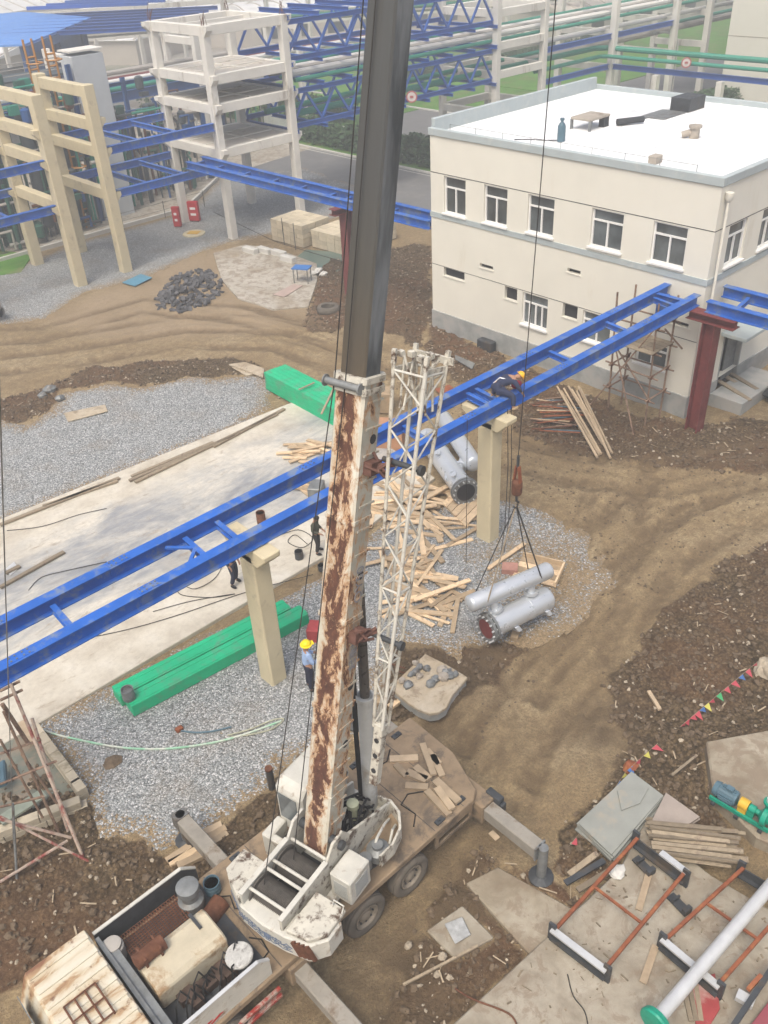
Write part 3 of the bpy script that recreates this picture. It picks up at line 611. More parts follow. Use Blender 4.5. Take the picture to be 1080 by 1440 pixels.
# second, matching tower to the right of the boom and single rack columns beyond
TL2 = (10.6, 8.4, 6.4, 3.6)
tb = []
for z in TL2: tb += [(57.7, 49.5, 63.4, 49.5, z), (57.7, 55.2, 63.4, 55.2, z), (57.7, 49.5, 57.7, 55.2, z), (63.4, 49.5, 63.4, 55.2, z)]
t2 = frame('frame_tower', 'white concrete frame tower right of the boom behind the white roof', 'frame tower', [(57.7, 49.5, -.2, 11.6), (63.4, 49.5, -.2, 11.6), (57.7, 55.2, -.2, 11.6), (63.4, 55.2, -.2, 11.6)], tb, WHITECON)
for k, (x, lab) in enumerate(((73.0, 'white concrete rack portal carrying pipes behind the middle of the white roof'), (82.6, 'white concrete rack portal just left of the tall cream block'), (88.5, 'white concrete rack portal nearest the tall cream block'))):
    frame('rack_portal', lab, 'pipe rack', [(x, 49.5, -.2, 11.6), (x, 55.2, -.2, 11.6)], [(x, 49.5, x, 55.2, z) for z in (10.6, 7.6, 4.9)], WHITECON, .55)
# cream portals at far left
CL = (10.3, 8.6, 7.2, 4.85)
fb = frame('frame_tower', 'cream two-column portal with four beams nearest the white tower', 'frame tower', [(24.0, 55.2, -.2, 10.45), (24.0, 49.5, -.2, 10.35)], [(24.0, 49.5, 24.0, 55.2, z) for z in CL], CREAM, .6, .6)
fa = frame('frame_tower', 'cream two-column portal at the left edge of the picture', 'frame tower', [(21.0, 49.5, -.2, 10.3), (21.0, 55.2, -.2, 10.3)], [(21.0, 49.5, 21.0, 55.2, z) for z in CL], CREAM, .62, .6)
for root, xs in ((fb, 1), (fa, -1)):
    for yy in (49.5, 55.2):
        x = 24.0 if root is fb else 21.0
        for z in (7.0, 4.6, 8.6):
            MB().extr([(x+.3*xs, yy-.22, z+.02), (x+.62*xs, yy-.22, z+.02), (x+.62*xs, yy-.22, z-.18), (x+.3*xs, yy-.22, z-.5)], (0, .44, 0)).build('bracket', CREAM, root)
def platform(label, x0, x1, z, xs, diag=False):
    t = thing('rack_girder', label, 'steel girder', (x0, 49.5, z), 'blue steel girders between the concrete frames')
    for y in (49.5, 55.2): MB().ibeam((x0, y, z-.22), (x1, y, z-.22), .3, .44, .03).build('beam', BLUE, t)
    for x in xs: MB().ibeam((x, 49.66, z-.2), (x, 55.04, z-.2), .2, .28, .025).build('cross_member', BLUE, t)
for z, nm in ((7.1, 'upper'), (4.72, 'lower')):
    platform(f'{nm} pair of blue girders between the cream portal and the white tower', 24.32, 31.62, z, (26.6, 29.2))
    platform(f'{nm} pair of blue girders running left out of the picture from the cream portal', 8, 20.65, z, (11, 14.5, 18))
# blue truss bridges between the two towers
def truss(label, x0, x1, zb, zt, n, deck=False):
    t = thing('truss_bridge', label, 'truss', (x0, 49.5, zb), 'blue steel truss bridges between the white towers')
    for y in (49.7, 55.0):
        MB().ibeam((x0, y, zb), (x1, y, zb), .25, .3, .03).build('bottom_chord', BLUEFAR, t)
        MB().ibeam((x0, y, zt), (x1, y, zt), .25, .3, .03).build('top_chord', BLUEFAR, t)
        L = (x1-x0)/n
        for k in range(n):
            a, m_, b_ = x0+k*L, x0+(k+.5)*L, x0+(k+1)*L
            MB().bar((a, y, zb+.15), (m_, y, zt-.15), .13, .13).build('diagonal', BLUEFAR, t); MB().bar((m_, y, zt-.15), (b_, y, zb+.15), .13, .13).build('diagonal', BLUEFAR, t)
    for k in range(n+1):
        x = x0+k*(x1-x0)/n
        MB().ibeam((x, 49.2, zt+.28), (x, 55.5, zt+.28), .22, .26, .025).build('cross_member', BLUEFAR, t)
        MB().ibeam((x, 49.2, zb-.26), (x, 55.3, zb-.26), .2, .22, .025).build('cross_member', BLUEFAR, t)
truss('upper blue truss bridge spanning behind the boom between the white towers', 37.9, 57.4, 9.75, 11.8, 8)
truss('lower blue truss bridge with pipes spanning behind the boom', 37.9, 57.4, 5.8, 7.85, 8)
# pipes on the rack, every run a thing
def pipe(label, m, r, pts, group='process pipes on the rack'):
    o = MB().path(pts, r, 9).build('pipe', m, smooth=True, org=pts[0]); tag(o, label, 'pipe', group); return o
pipe('broad pale pipe lying on the lower truss deck', PIPEWHITE, .22, [(38.2, 50.6, 8.75), (95, 50.6, 8.75)])
pipe('green pipe nearest the boom on the lower truss deck', PIPEGREEN, .14, [(38.5, 49.95, 8.45), (95, 49.95, 8.45)])
pipe('thin green pipe in the middle of the lower truss deck', PIPEGREEN, .10, [(38.5, 51.5, 8.5), (95, 51.5, 8.5)])
pipe('grey pipe in the middle of the lower truss deck', PIPEGREY, .18, [(38.2, 52.2, 8.7), (95, 52.2, 8.7)])
pipe('second pale pipe toward the back of the lower truss deck', PIPEWHITE, .16, [(38.2, 53.1, 8.7), (95, 53.1, 8.7)])
pipe('green pipe at the back of the lower truss deck', PIPEGREEN, .16, [(38.2, 54.2, 8.7), (95, 54.2, 8.7)])
pipe('dark green pipe inside the lower truss', PIPEGREEN, .22, [(38.5, 51.0, 6.25), (72.4, 51.0, 6.1), (73.2, 50.2, 6.1), (73.0, 20, 6.1)])
pipe('green pipe inside the lower truss along its back', PIPEGREEN, .18, [(38.5, 53.5, 6.2), (118, 53.5, 6.2)])
pipe('wide grey lagged pipe low on the rack', PIPEGREY, .3, [(57, 52.4, 6.0), (118, 52.4, 6.0)])
pipe('green pipe branching right in front of the tall cream block', PIPEGREEN, .16, [(63, 50.0, 5.6), (71.9, 50.0, 5.6), (72.3, 49.4, 5.6), (72.2, 20, 5.6)])
pipe('pale pipe high on the rack right of the boom', PIPEWHITE, .2, [(57, 50.4, 7.6), (118, 50.4, 7.6)])
for lab, y, z, h in (('upper blue rack girder right of the second white tower', 49.6, 7.1, .4), ('lower blue rack girder right of the second white tower', 49.6, 4.75, .4)):
    o = MB().ibeam((63.7, y, z), (82.3 if z > 6 else 72.7, y, z), .3, h, .03).build('rack_girder', BLUEFAR, org=(63.7, y, z)); tag(o, lab, 'steel girder', 'blue steel girders between the concrete frames')
o = MB().ibeam((72.9, 49.2, 4.75), (72.2, 20, 4.75), .3, .4, .03).build('rack_girder', BLUEFAR, org=(72.9, 49.2, 4.75)); tag(o, 'blue girder turning right in front of the tall cream block', 'steel girder', 'blue steel girders between the concrete frames')
for x, y in ((72.3, 44.5), (72.3, 38.6)):
    o = MB().bx(x-.25, x+.25, y-.25, y+.25, -.1, 4.5).build('rack_post', WHITECON, org=(x, y, 0)); tag(o, 'pale concrete post under the %s end of the branching blue girder' % ('left' if y > 40 else 'right'), 'post')
t = thing('lamp_post', 'curved pale lamp post by the road behind the white roof', 'street lamp', (86, 51.6, 0))
MB().path([(84.4, 50.0, 0), (84.4, 50.0, 5.3), (84.2, 50.2, 5.8), (83.6, 50.9, 6.1), (83, 51.5, 6.1)], .09, 7).build('pole', KERBW, t, smooth=True); MB().bx(82.5, 83.1, 51.3, 51.8, 6.02, 6.2).build('lamp_head', STEELGREY, t)
SIGNR = M('faded_sign_red', (.42, .10, .10), .15, 4, .6)
def roundsign(x, y, z, label):
    t = thing('round_sign', label, 'sign', (x, y, 0), 'round red and white limit signs on the pipe rack')
    d = V((-.75, -.66, 0)).normalized(); p = V((x, y, z))
    MB().lathe(p, d, [(0, .4), (.03, .4)], 20).build('plate', M('faded_sign_white', (.62, .58, .55), .1, 4, .6), t)
    ring = MB(); a, b_ = basis(d)[1:]
    for k in range(20):
        u, v = 2*math.pi*k/20, 2*math.pi*(k+1)/20
        ring.add([p+d*.04+(a*math.cos(u)+b_*math.sin(u))*.4, p+d*.04+(a*math.cos(v)+b_*math.sin(v))*.4, p+d*.04+(a*math.cos(v)+b_*math.sin(v))*.31, p+d*.04+(a*math.cos(u)+b_*math.sin(u))*.31], [(0, 1, 2, 3)])
    ring.build('rim', SIGNR, t)
    MB().box(p+d*.05, (.02, .24, .15), (d, a, b_)).build('figure', SIGNR, t)
    if z > 3: return
    MB().tube((x, y, 0), (x, y, z), .05, 6).build('pole', STEELGREY, t)
sgp = PLN(965, 88, 1, 49.0); roundsign(71.7, PLN(965, 88, 0, 71.7).y, PLN(965, 88, 0, 71.7).z, 'round red-rimmed limit sign hung on the branching blue girder')
q = PLN(579, 136, 1, 49.2); roundsign(q.x, 49.2, q.z, 'round red-rimmed sign on the lower truss just right of the boom')
# hedge, fence, far greens
def hedge(label, pts, h, wd, n, m, name='hedge', cat='hedge'):
    t = thing(name, label, cat, (pts[0][0], pts[0][1], 0)); mb = MB(); tr = MB()
    L = len(pts)-1
    for k in range(n):
        s = random.random()*L; i = min(int(s), L-1); f = s-i
        cx = pts[i][0]*(1-f)+pts[i+1][0]*f; cy_ = pts[i][1]*(1-f)+pts[i+1][1]*f
        hh = h*(.78+.35*mnoise.noise(V((cx*.6, cy_*.6, 1.7)))+.18*mnoise.noise(V((cx*1.9, cy_*1.9, 5))))
        z = hh*random.random()**.6; rr = wd*(1-.55*(z/h)**2)*math.sqrt(random.random()); a = random.uniform(0, 6.28)
        p = V((cx+math.cos(a)*rr, cy_+math.sin(a)*rr, z+.05)); sz = random.uniform(.10, .22)
        d = V((random.gauss(0, 1), random.gauss(0, 1), random.gauss(.5, 1))).normalized(); _, u, v = basis(d)
        mb.add([p-u*sz, p-v*sz*.7, p+u*sz, p+v*sz*.7], [(0, 1, 2, 3)])
    for k in range(int(L*4)+4):
        s = (k+.5)/(L*4+4)*L; i = min(int(s), L-1); f = s-i
        cx = pts[i][0]*(1-f)+pts[i+1][0]*f; cy_ = pts[i][1]*(1-f)+pts[i+1][1]*f
        tr.tube((cx, cy_, 0), (cx+random.uniform(-.2, .2), cy_+random.uniform(-.2, .2), h*.6), .05, 5, .02)
    mb.build('foliage', m, t, fix=False); tr.build('trunk', OLDTIMBER, t)
hedge('bushy green roadside hedge left of the crane boom', [(52.6, 68), (52.6, 57)], 2.4, .9, 5200, FOLI)
hedge('bushy green roadside hedge between the boom and the building', [(52.6, 56), (52.6, 45)], 2.6, .95, 5200, FOLI)
hedge('dark green shrub bank below the tall cream block', [(87, 43), (80, 47), (78, 40)], 2.2, 1.5, 4500, FOLI, 'shrub', 'shrubs')
hedge('row of green trees on the lawn behind the left truss', [(50, 90), (57, 78), (60, 70)], 3.0, 1.6, 6000, FOLI, 'shrub', 'shrubs')
hedge('long green shrub row behind the pipe rack', [(74, 82), (90, 80), (110, 78)], 1.8, 1.2, 6000, FOLI, 'shrub', 'shrubs')
t = thing('picket_fence', 'white picket fence behind the roadside hedge', 'fence', (53.7, 45, 0))
for z in (.5, 1.3): MB().bx(53.68, 53.73, 45, 75, z, z+.07).build('rail', WHITEP, t)
pk = MB()
for k in range(200): pk.bx(53.62, 53.67, 45+k*.15, 45.07+k*.15, .05, 1.6)
pk.build('picket', WHITEP, t)['kind'] = 'stuff'
# ---------------------------------------------------------------- plant at top left
t = thing('process_shed', 'blue-roofed process shed with blue steel columns at the far left', 'building', (20, 62, 0))
rb = [G(-40, 60, 9.6), G(32, 62, 9.6), G(110, 30, 9.6), G(40, 20, 9.6), G(-60, 28, 9.6)]
MB().extr([(34.0, 79.5, 9.2), (47.5, 93.5, 9.2), (46, 106, 9.35), (30, 112, 9.4), (24, 90, 9.3)], (0, 0, .14)).build('roof', ROOFBLUE, t)
for x, y in ((34.2, 80.3), (40, 86.5), (46, 93), (25, 90)): MB().ibeam((x, y, 0), (x, y, 9.2), .5, .5, .04, V((1, 0, 0))).build('column', DEEPBLUE, t)
MB().extr([(34.0, 79.5, 8.5), (34.3, 79.5, 8.5), (47.6, 93.4, 8.5), (47.3, 93.4, 8.5)], (0, 0, .69)).build('eaves_beam', DEEPBLUE, t)
MB().extr([(35, 82, 0), (35.2, 82, 0), (46.2, 94, 0), (46, 94, 0)], (0, 0, 8.4)).build('wall', DEEPBLUE, t)
MB().extr([(24.5, 82, 0), (34.5, 82, 0), (34.5, 82.2, 0), (24.5, 82.2, 0)], (0, 0, 7.5)).build('wall', STEELGREY, t)
for k in range(8):
    o = MB().bar((44+k*2.6, 100+k*1.0, 10.2), (52+k*2.6, 90+k*1.0, 10.2), .35, .3).build('roof_purlin', BLUEFAR, t)
t = thing('concrete_stack', 'tall grey-white concrete duct block standing by the blue-roofed shed', 'duct block', (29.5, 61, 0))
MB().extr([(28.5, 60.1, -.2), (30.8, 60.1, -.2), (30.8, 61.7, -.2), (28.5, 61.7, -.2)], (0, 0, 10.6)).build('shaft', M('grey_rendered_block', (.50, .53, .55), .08, .8, .8), t, bevel=.05)
MB().bx(28.45, 30.85, 60.05, 61.75, 10.6, 10.7).build('cap', WHITECON, t)
for k, x in enumerate((25.3, 26.7)):
    t = thing('access_ladder', 'orange caged ladder on the left of the grey duct block' if k else 'orange caged ladder further left, beside the shed column', 'ladder', (x, 59.3+k*.3, 0), 'orange caged ladders')
    y = 59.3+k*.3
    for s in (0, .55): MB().tube((x+s, y, 0), (x+s, y, 11.8), .075, 5).build('stile', ORANGE, t)
    for q in range(16): MB().tube((x, y, .6+q*.68), (x+.55, y, .6+q*.68), .06, 4).build('rung', ORANGE, t)
    for q in range(6): MB().path([(x-.1, y, 2.5+q*1.6), (x-.15, y-.6, 2.5+q*1.6), (x+.27, y-.9, 2.5+q*1.6), (x+.7, y-.6, 2.5+q*1.6), (x+.65, y, 2.5+q*1.6)], .05, 4).build('hoop', ORANGE, t)
# process vessels, pumps and pipes under the shed: a tangle of upright tanks and piping
DG = M('dark_green_steel', (.03, .10, .075), .25, 1, .6); DKP = M('dark_process_pipe', (.06, .075, .085), .3, 1, .6)
for k in range(7):
    x, y = 21.3+k*1.0, 60.4+random.uniform(-.6, 1.2); h = random.uniform(6.5, 10.2); r = random.uniform(.35, .55)
    t = thing('process_vessel', 'upright %s vessel in the crowded plant, %s from the left of its row' % (('dark green', 'dark grey')[k % 2], ('first', 'second', 'third', 'fourth', 'fifth', 'sixth', 'seventh')[k]), 'vessel', (x, y, 0), 'upright vessels in the plant at the left')
    MB().lathe((x, y, .6), (0, 0, 1), [(0, r*.5), (.15, r), (h-.8, r), (h-.6, r*.5)], 12).build('shell', DG if k % 2 == 0 else DKP, t, smooth=True)
    for a in (0, 2.1, 4.2): MB().tube((x+math.cos(a)*r*.8, y+math.sin(a)*r*.8, 0), (x+math.cos(a)*r*.8, y+math.sin(a)*r*.8, .8), .06, 5).build('leg', DKP, t)
    MB().path([(x, y, h), (x, y, h+.7), (x+.8, y-.3, h+.9), (x+.9, y-.6, .2)], .09, 6).build('pipe', PIPEGREEN if k % 3 else PIPEGREY, t, smooth=True)
t = thing('pipe_platform', 'steel platform of dark columns and green pipes around the plant vessels', 'platform', (20.5, 63.5, 0))
for z in (3.4, 6.4, 9.0):
    MB().bx(20.5, 30.5, 63.4, 66.5, z, z+.1).build('deck', DKP, t)
    for k in range(3): MB().tube((20.5, 63.3, z+.4+k*.35), (30.5, 63.3, z+.4+k*.35), .03, 5).build('rail', ORANGE if z < 5 else PIPEGREY, t)
for x in (20.6, 24, 27.4, 30.4): MB().ibeam((x, 63.5, 0), (x, 63.5, 9), .3, .3, .03, V((1, 0, 0))).build('column', DEEPBLUE, t)
for k in range(9): 
    x = 20.8+k*1.1; MB().path([(x, 63.0, .1), (x, 63.0, 2+k % 4*1.6), (x+.5, 63.0, 2.4+k % 4*1.6), (x+.5, 65, 2.4+k % 4*1.6)], .08, 6).build('pipe', (PIPEGREEN, PIPEGREY, DKP)[k % 3], t, smooth=True)
# dense dark pipework between the vessels and beside the grey block
pw_ = random.Random(5)
for lab, x0, x1, y0, y1, zt, n in (('tangle of dark pipes, valves and tanks behind the cream portals', 17.5, 28.2, 58.6, 60.2, 9.5, 120), ('brown and green racks of small equipment right of the grey duct block', 31.3, 37.5, 61.0, 65.0, 7.5, 90)):
    t = thing('pipework', lab, 'pipework', (x0, y0, 0))
    groups = {}
    for k in range(n):
        mm = (DG, DKP, PIPEGREEN, DKP, RUST, PIPEGREY, DG, DEEPBLUE)[pw_.randrange(8)]; q = groups.setdefault(mm.name, (mm, MB()))[1]
        x, y, z = pw_.uniform(x0, x1), pw_.uniform(y0, y1), pw_.uniform(.3, zt); L_ = pw_.uniform(.5, 2.6); r = pw_.uniform(.05, .13); a = pw_.random()
        if a < .4: q.path([(x, y, z), (min(x+L_, x1), y, z), (min(x+L_, x1), y, max(.2, z-L_))], r, 6)
        elif a < .7: q.tube((x, y, .1), (x, y, z), r, 6)
        elif a < .85: q.bx(x-.3, x+.3, y-.2, y+.2, z, z+pw_.uniform(.2, .7))
        else: q.lathe((x, y, z), (0, 0, 1), [(0, .15), (.1, .3), (.8, .3), (.9, .15)], 10)
    for mm, q in groups.values(): q.build('pipe_bundle', mm, t)['kind'] = 'stuff'
    for x in (x0, (x0+x1)/2, x1): MB().ibeam((x, y1, 0), (x, y1, zt+.5), .28, .28, .03, V((1, 0, 0))).build('column', DEEPBLUE, t)
    for z in (2.6, 5.2, 7.6): 
        if z < zt+.4: MB().ibeam((x0, y1+.05, z), (x1, y1+.05, z), .2, .25, .03).build('beam', DEEPBLUE, t)
# tangle behind the white tower
for k, (x, y, lab) in enumerate(((36.5, 65.5, 'nearest'), (44, 74, 'middle'), (52, 78, 'farthest'))):
    t = thing('pipe_platform', 'piping module of decks, columns and green pipes behind the white tower, the %s' % lab, 'platform', (x, y, 0))
    MB().bx(x-3.5, x+3.5, y-2, y+2, 2.6, 2.75).bx(x-3.5, x+3.5, y-2, y+2, 5.0, 5.12).build('deck', DIRTYCON, t)
    for a in (-3.3, 0, 3.3): MB().bx(x+a-.15, x+a+.15, y-2, y-1.7, 0, 5.1).build('column', DEEPBLUE, t)
    for q in range(12): MB().path([(x-3.3+q*.6, y-2.1, .1), (x-3.3+q*.6, y-2.1, 1+(q*7 % 5)*.9), (x-3.0+q*.6, y-1, 1.2+(q*7 % 5)*.9)], .1, 6).build('pipe', (PIPEGREEN, PIPEGREY, PIPEWHITE, DKP)[q % 4], t, smooth=True)
# far pipe rack lines at left
for k, (m_, z, y) in enumerate(((PIPEWHITE, 7.0, 70), (REDOX, 7.0, 71), (PIPEWHITE, 6.8, 72.2), (PIPEGREEN, 6.6, 69.2), (PIPEGREY, 7.2, 73))):
    pipe('%s pipe of the far rack behind the white tower, number %s from the front' % (('pale', 'dull red', 'second pale', 'green', 'grey')[k], ('two', 'three', 'four', 'one', 'five')[k]), m_, .2, [(26, y, z), (66, y, z)], 'pipes of the far rack')
t = thing('rack_girder', 'dark blue girder carrying the far pipe rack', 'steel girder', (26, 69, 6), 'blue steel girders between the concrete frames')
MB().ibeam((26, 68.9, 6.1), (66, 68.9, 6.1), .35, .7, .03).build('beam', DEEPBLUE, t)
for k, x in enumerate((33, 43.5, 54)):
    frame('rack_portal', 'pale far rack portal behind the white tower, %s' % ('leftmost', 'middle one', 'rightmost')[k], 'pipe rack', [(x, 69, 0, 9.5), (x, 73.5, 0, 9.5)], [(x, 69, x, 73.5, 6.2), (x, 69, x, 73.5, 9.3)], WHITECON, .5)
# distant sheds
def shed(label, x0, y0, L, W, h, ridge, m_, mw, ang):
    t = thing('long_shed', label, 'shed', (x0, y0, 0)); c_, s_ = math.cos(ang), math.sin(ang)
    P = lambda u, v, z: V((x0+u*c_-v*s_, y0+u*s_+v*c_, z))
    MB().extr([P(0, 0, 0), P(L, 0, 0), P(L, W, 0), P(0, W, 0)], (0, 0, h)).build('wall', mw, t)
    n = 8; pr = [(-.4+(W+.8)*k/n, h+ridge*math.sin(math.pi*k/n)) for k in range(n+1)]
    MB().extr([P(-.3, a, z) for a, z in pr]+[P(-.3, W+.4, h-.1), P(-.3, -.4, h-.1)], P(L+.6, 0, 0)-P(0, 0, 0)).build('roof', m_, t)
    rb_ = MB()
    for k in range(int(L/3)):
        for i in range(n): rb_.bar(P(k*3, pr[i][0], pr[i][1]+.06), P(k*3, pr[i+1][0], pr[i+1][1]+.06), .16, .12)
    rb_.build('roof_rib', SHEDC, t)['kind'] = 'stuff'
    wn = MB()
    for k in range(int(L/5)): wn.extr([P(1.5+k*5, -.03, h*.35), P(4+k*5, -.03, h*.35), P(4+k*5, .02, h*.35), P(1.5+k*5, .02, h*.35)], (0, 0, h*.35))
    wn.each('window', GLASS, t)
names = ['nearest', 'second', 'third', 'fourth', 'farthest']
for k in range(5): shed('long white-sheeted shed beyond the plant, %s of the rank' % names[k], 62+k*19, 132-k*1.5, 75, 14, 3.2, .9, SHEDW, SHEDC, math.radians(118))
for k in range(4): shed('pale long warehouse beyond the pipe rack, %s from the left' % ('first', 'second', 'third', 'fourth')[k], 84+k*22, 118-k*8.5, 24, 16, 4.5, 1.0, SHEDW, SHEDC, math.radians(-22))
shed('pale low shed at the top right behind the rack', 108, 82, 60, 14, 4.2, 1.6, SHEDC, SHEDC, math.radians(-6))
shed('long pale building far at the top left', 30, 150, 60, 18, 5, 2, SHEDW, SHEDC, math.radians(20))

# rank of thin white posts and blue purlins in front of the far sheds
for k in range(16):
    x, y = 48+k*4.6, 118-k*2.6
    o = MB().bx(x-.22, x+.22, y-.22, y+.22, -.1, 8.4).build('far_post', WHITECON, org=(x, y, 0)); tag(o, 'pale distant post of the row along the far sheds', 'post', 'distant posts along the far sheds')
o = MB().bar((48, 118, 8.2), (117, 79, 8.2), .4, .5).bar((48, 118, 5.2), (117, 79, 5.2), .3, .35).build('far_girder', WHITECON, org=(48, 118, 8)); tag(o, 'long pale double girder carried by the far row of posts', 'steel girder')
for k in range(3):
    o = MB().path([(46, 112-k*1.1, 6.2+k*.5), (112, 74.5-k*1.1, 6.2+k*.5)], .25, 8).build('pipe', (PIPEGREY, PIPEGREEN, PIPEWHITE)[k], smooth=True, org=(46, 112, 6)); tag(o, '%s pipe crossing the far background below the pale girder' % ('grey', 'green', 'pale')[k], 'pipe')
for k in range(7):
    o = MB().ibeam((30+k*2.2, 96+k*1.6, 9.2), (46+k*2.2, 79+k*1.6, 9.2), .3, .35, .04).build('far_purlin', BLUEFAR, org=(30, 96, 9)); tag(o, 'blue purlin of the row behind the blue shed roof', 'steel girder', 'blue purlins behind the blue shed roof')
# ---------------------------------------------------------------- truck crane
BASE = V((6.13, 9.34, 2.6)); TIP = V((16.65, 11.64, 46.0)); HOOK = V((15.92, 12.59, 4.6))
bd = (TIP-BASE).normalized(); bu = V((bd.x, bd.y, 0)).normalized(); bv = V((-bu.y, bu.x, 0)); BLEN = (TIP-BASE).length
def L(u, v, z): return V((BASE.x, BASE.y, 0))+bu*u+bv*v+V((0, 0, z))
LA = (bu, bv, V((0, 0, 1)))
ZD = 1.35
crane = thing('truck_crane', 'rusty white truck crane with its boom raised, standing in the mud', 'truck crane', (6.9, 9.7, 0))
def lb(mb, u0, u1, v0, v1, z0, z1): return mb.box(L((u0+u1)/2, (v0+v1)/2, (z0+z1)/2), (u1-u0, v1-v0, z1-z0), LA)
# carrier
YR_, YL_ = 8.36, 11.1
MB().prism([(1.75, YR_), (9.55, YR_), (9.78, 8.5), (10.2, 9.6), (10.25, YL_), (1.75, YL_)], 1.18, ZD).build('deck', DECK, crane, bevel=.02)
MB().bx(.6, 10.0, 9.2, 9.45, .55, 1.175).bx(.6, 10.0, 10.0, 10.25, .55, 1.175).bx(.6, 10.0, 9.45, 10.0, .75, .95).build('chassis_frame', DARKSTEEL, crane)
sk = MB()
for y in (YR_+.03, YL_-.07):
    sk.bx(1.9, 4.9, y, y+.04, .55, 1.175) if y > 9 else None
    sk.bx(8.35, 9.55, y, y+.04, .98, 1.175); sk.bx(8.35, 9.55, y, y+.04, .70, .78); sk.bx(8.35, 8.45, y, y+.04, .78, .98); sk.bx(9.45, 9.55, y, y+.04, .78, .98)
sk.each('side_skirt', DECK, crane)
for y in (YR_-.02,):
    ra = MB()
    for z in (.62, .86): ra.bar((1.9, y, z), (4.0, y, z), .07, .07)
    ra.each('side_rail', M('worn_red_white_rail', (.42, .33, .28), .3, 4, .6, dirt=(.30, .04, .03), dthr=.5, dscale=5), crane)
RIMM = M('dusty_rim_paint', (.22, .19, .15), .25, 4, .7, dirt=(.10, .085, .07), dthr=.6)
def wheel(x, y, s):
    r = .53; wd = .30; c0 = V((x, y, r)); d = V((0, s, 0))
    prof = [(-wd/2, r*.62), (-wd/2, r*.9), (-wd/2+.05, r*.985), (-.06, r), (-.05, r*.975), (-.02, r*.975), (-.01, r), (.05, r), (.06, r*.975), (wd/2-.05, r*.985), (wd/2-.01, r*.9), (wd/2, r*.76), (wd/2-.03, r*.61), (wd/2-.13, r*.58)]
    ty = MB().lathe(c0-d*wd/2, d, prof, 26).build('wheel', RUBBER, crane, smooth=True)
    MB().lathe(c0-d*.128, d, [(0, r*.575), (.10, r*.575), (.102, r*.52), (.03, r*.46), (.015, r*.27), (.06, r*.25), (.09, r*.14)], 20).build('rim', RIMM, ty, smooth=True)
    nb = MB(); _, a, b_ = basis(d)
    for k in range(8): 
        e = a*math.cos(k*.785)+b_*math.sin(k*.785); nb.tube(c0+e*r*.37-d*.12, c0+e*r*.37-d*.07, .022, 6)
    nb.build('wheel_nut', DARKSTEEL, ty)
for x in (1.35, 2.75, 6.28, 7.58):
    wheel(x, YR_-.02, -1); wheel(x, YL_-.02, 1)
for x in (6.28, 7.58): MB().bx(x-.1, x+.1, YR_+.2, YL_-.2, .42, .64).build('axle', DARKSTEEL, crane)
mg = MB()
for x in (6.28, 7.58):
    for k in range(7):
        a0, a1 = math.pi*(.08+.84*k/7), math.pi*(.08+.84*(k+1)/7)
        p, q = V((x+math.cos(a0)*.62, YR_+.30, .53+math.sin(a0)*.60)), V((x+math.cos(a1)*.62, YR_+.30, .53+math.sin(a1)*.60)); mg.bar(p, q, .08, .015, V((0, 0, 1)))
mg.build('mudguard', DARKSTEEL, crane)
# outriggers: box beam, jack and foot
OUTM = M('muddy_outrigger_paint', (.27, .25, .215), .22, 2, .7, dirt=(.16, .12, .085), dthr=.58, dscale=2)
def outrig(x, y0, y1, z=.82):
    s = 1 if y1 > y0 else -1
    o = MB().bx(x-.16, x+.16, min(y0, y1), max(y0, y1), z-.17, z+.17).build('outrigger_beam', OUTM, crane, bevel=.02)
    MB().tube((x, y1+s*.1, .12), (x, y1+s*.1, z+.20), .11, 12).bx(x-.17, x+.17, y1-.02, y1+s*.22 if s > 0 else y1+.02, z-.2, z+.2).build('jack', STEELGREY, o, smooth=True)
    MB().lathe((x, y1+s*.1, .0), (0, 0, 1), [(0, .28), (.07, .28), (.14, .12)], 14).build('foot', DARKSTEEL, o)
outrig(9.82, 8.5, 6.7, .9); outrig(9.9, 11.0, 12.75); outrig(4.5, 8.5, 6.5); outrig(4.75, 11.0, 12.9)
MB().bx(9.6, 10.05, 8.15, 11.2, .6, 1.17).bx(4.25, 4.75, 8.3, 11.15, .6, 1.17).each('outrigger_box', DECK, crane, bevel=.02)
MB().bx(9.98, 10.16, 7.98, 8.40, .75, 1.22).bx(9.99, 10.15, 7.90, 7.98, .85, 1.1).build('tow_bracket', DARKSTEEL, crane, bevel=.02)
for k, (x, y0, y1) in enumerate(((4.15, 8.4, 11.05), (8.35, 8.4, 11.05), (9.25, 8.4, 11.05), (5.2, 8.4, 11.05))): MB().bx(x, x+.012, y0, y1, ZD, ZD+.006).build('deck_seam', DARKSTEEL, crane)
for x, y in ((8.6, 8.5), (9.3, 8.55), (5.3, 8.5), (4.9, 10.95), (9.6, 10.9), (8.3, 10.95)): MB().bx(x-.12, x+.12, y-.06, y+.06, ZD, ZD+.05).lathe((x, y, ZD+.05), (0, 0, 1), [(0, .035), (.04, .035)], 8).build('deck_fitting', DARKSTEEL, crane)
dh = MB()
for pts in (((4.05, 9.3), (4.2, 9.1), (4.15, 8.8), (3.95, 8.75)), ((4.05, 10.5), (4.3, 10.3), (4.2, 10.0), (4.45, 9.8)), ((8.1, 8.8), (8.35, 9.0), (8.3, 9.4), (8.6, 9.5), (8.9, 9.3)), ((8.0, 10.4), (8.4, 10.6), (8.9, 10.5), (9.2, 10.7))):
    dh.path([(x, y, ZD+.02) for x, y in pts], .016, 5)
dh.each('deck_hose', BLACK, crane)
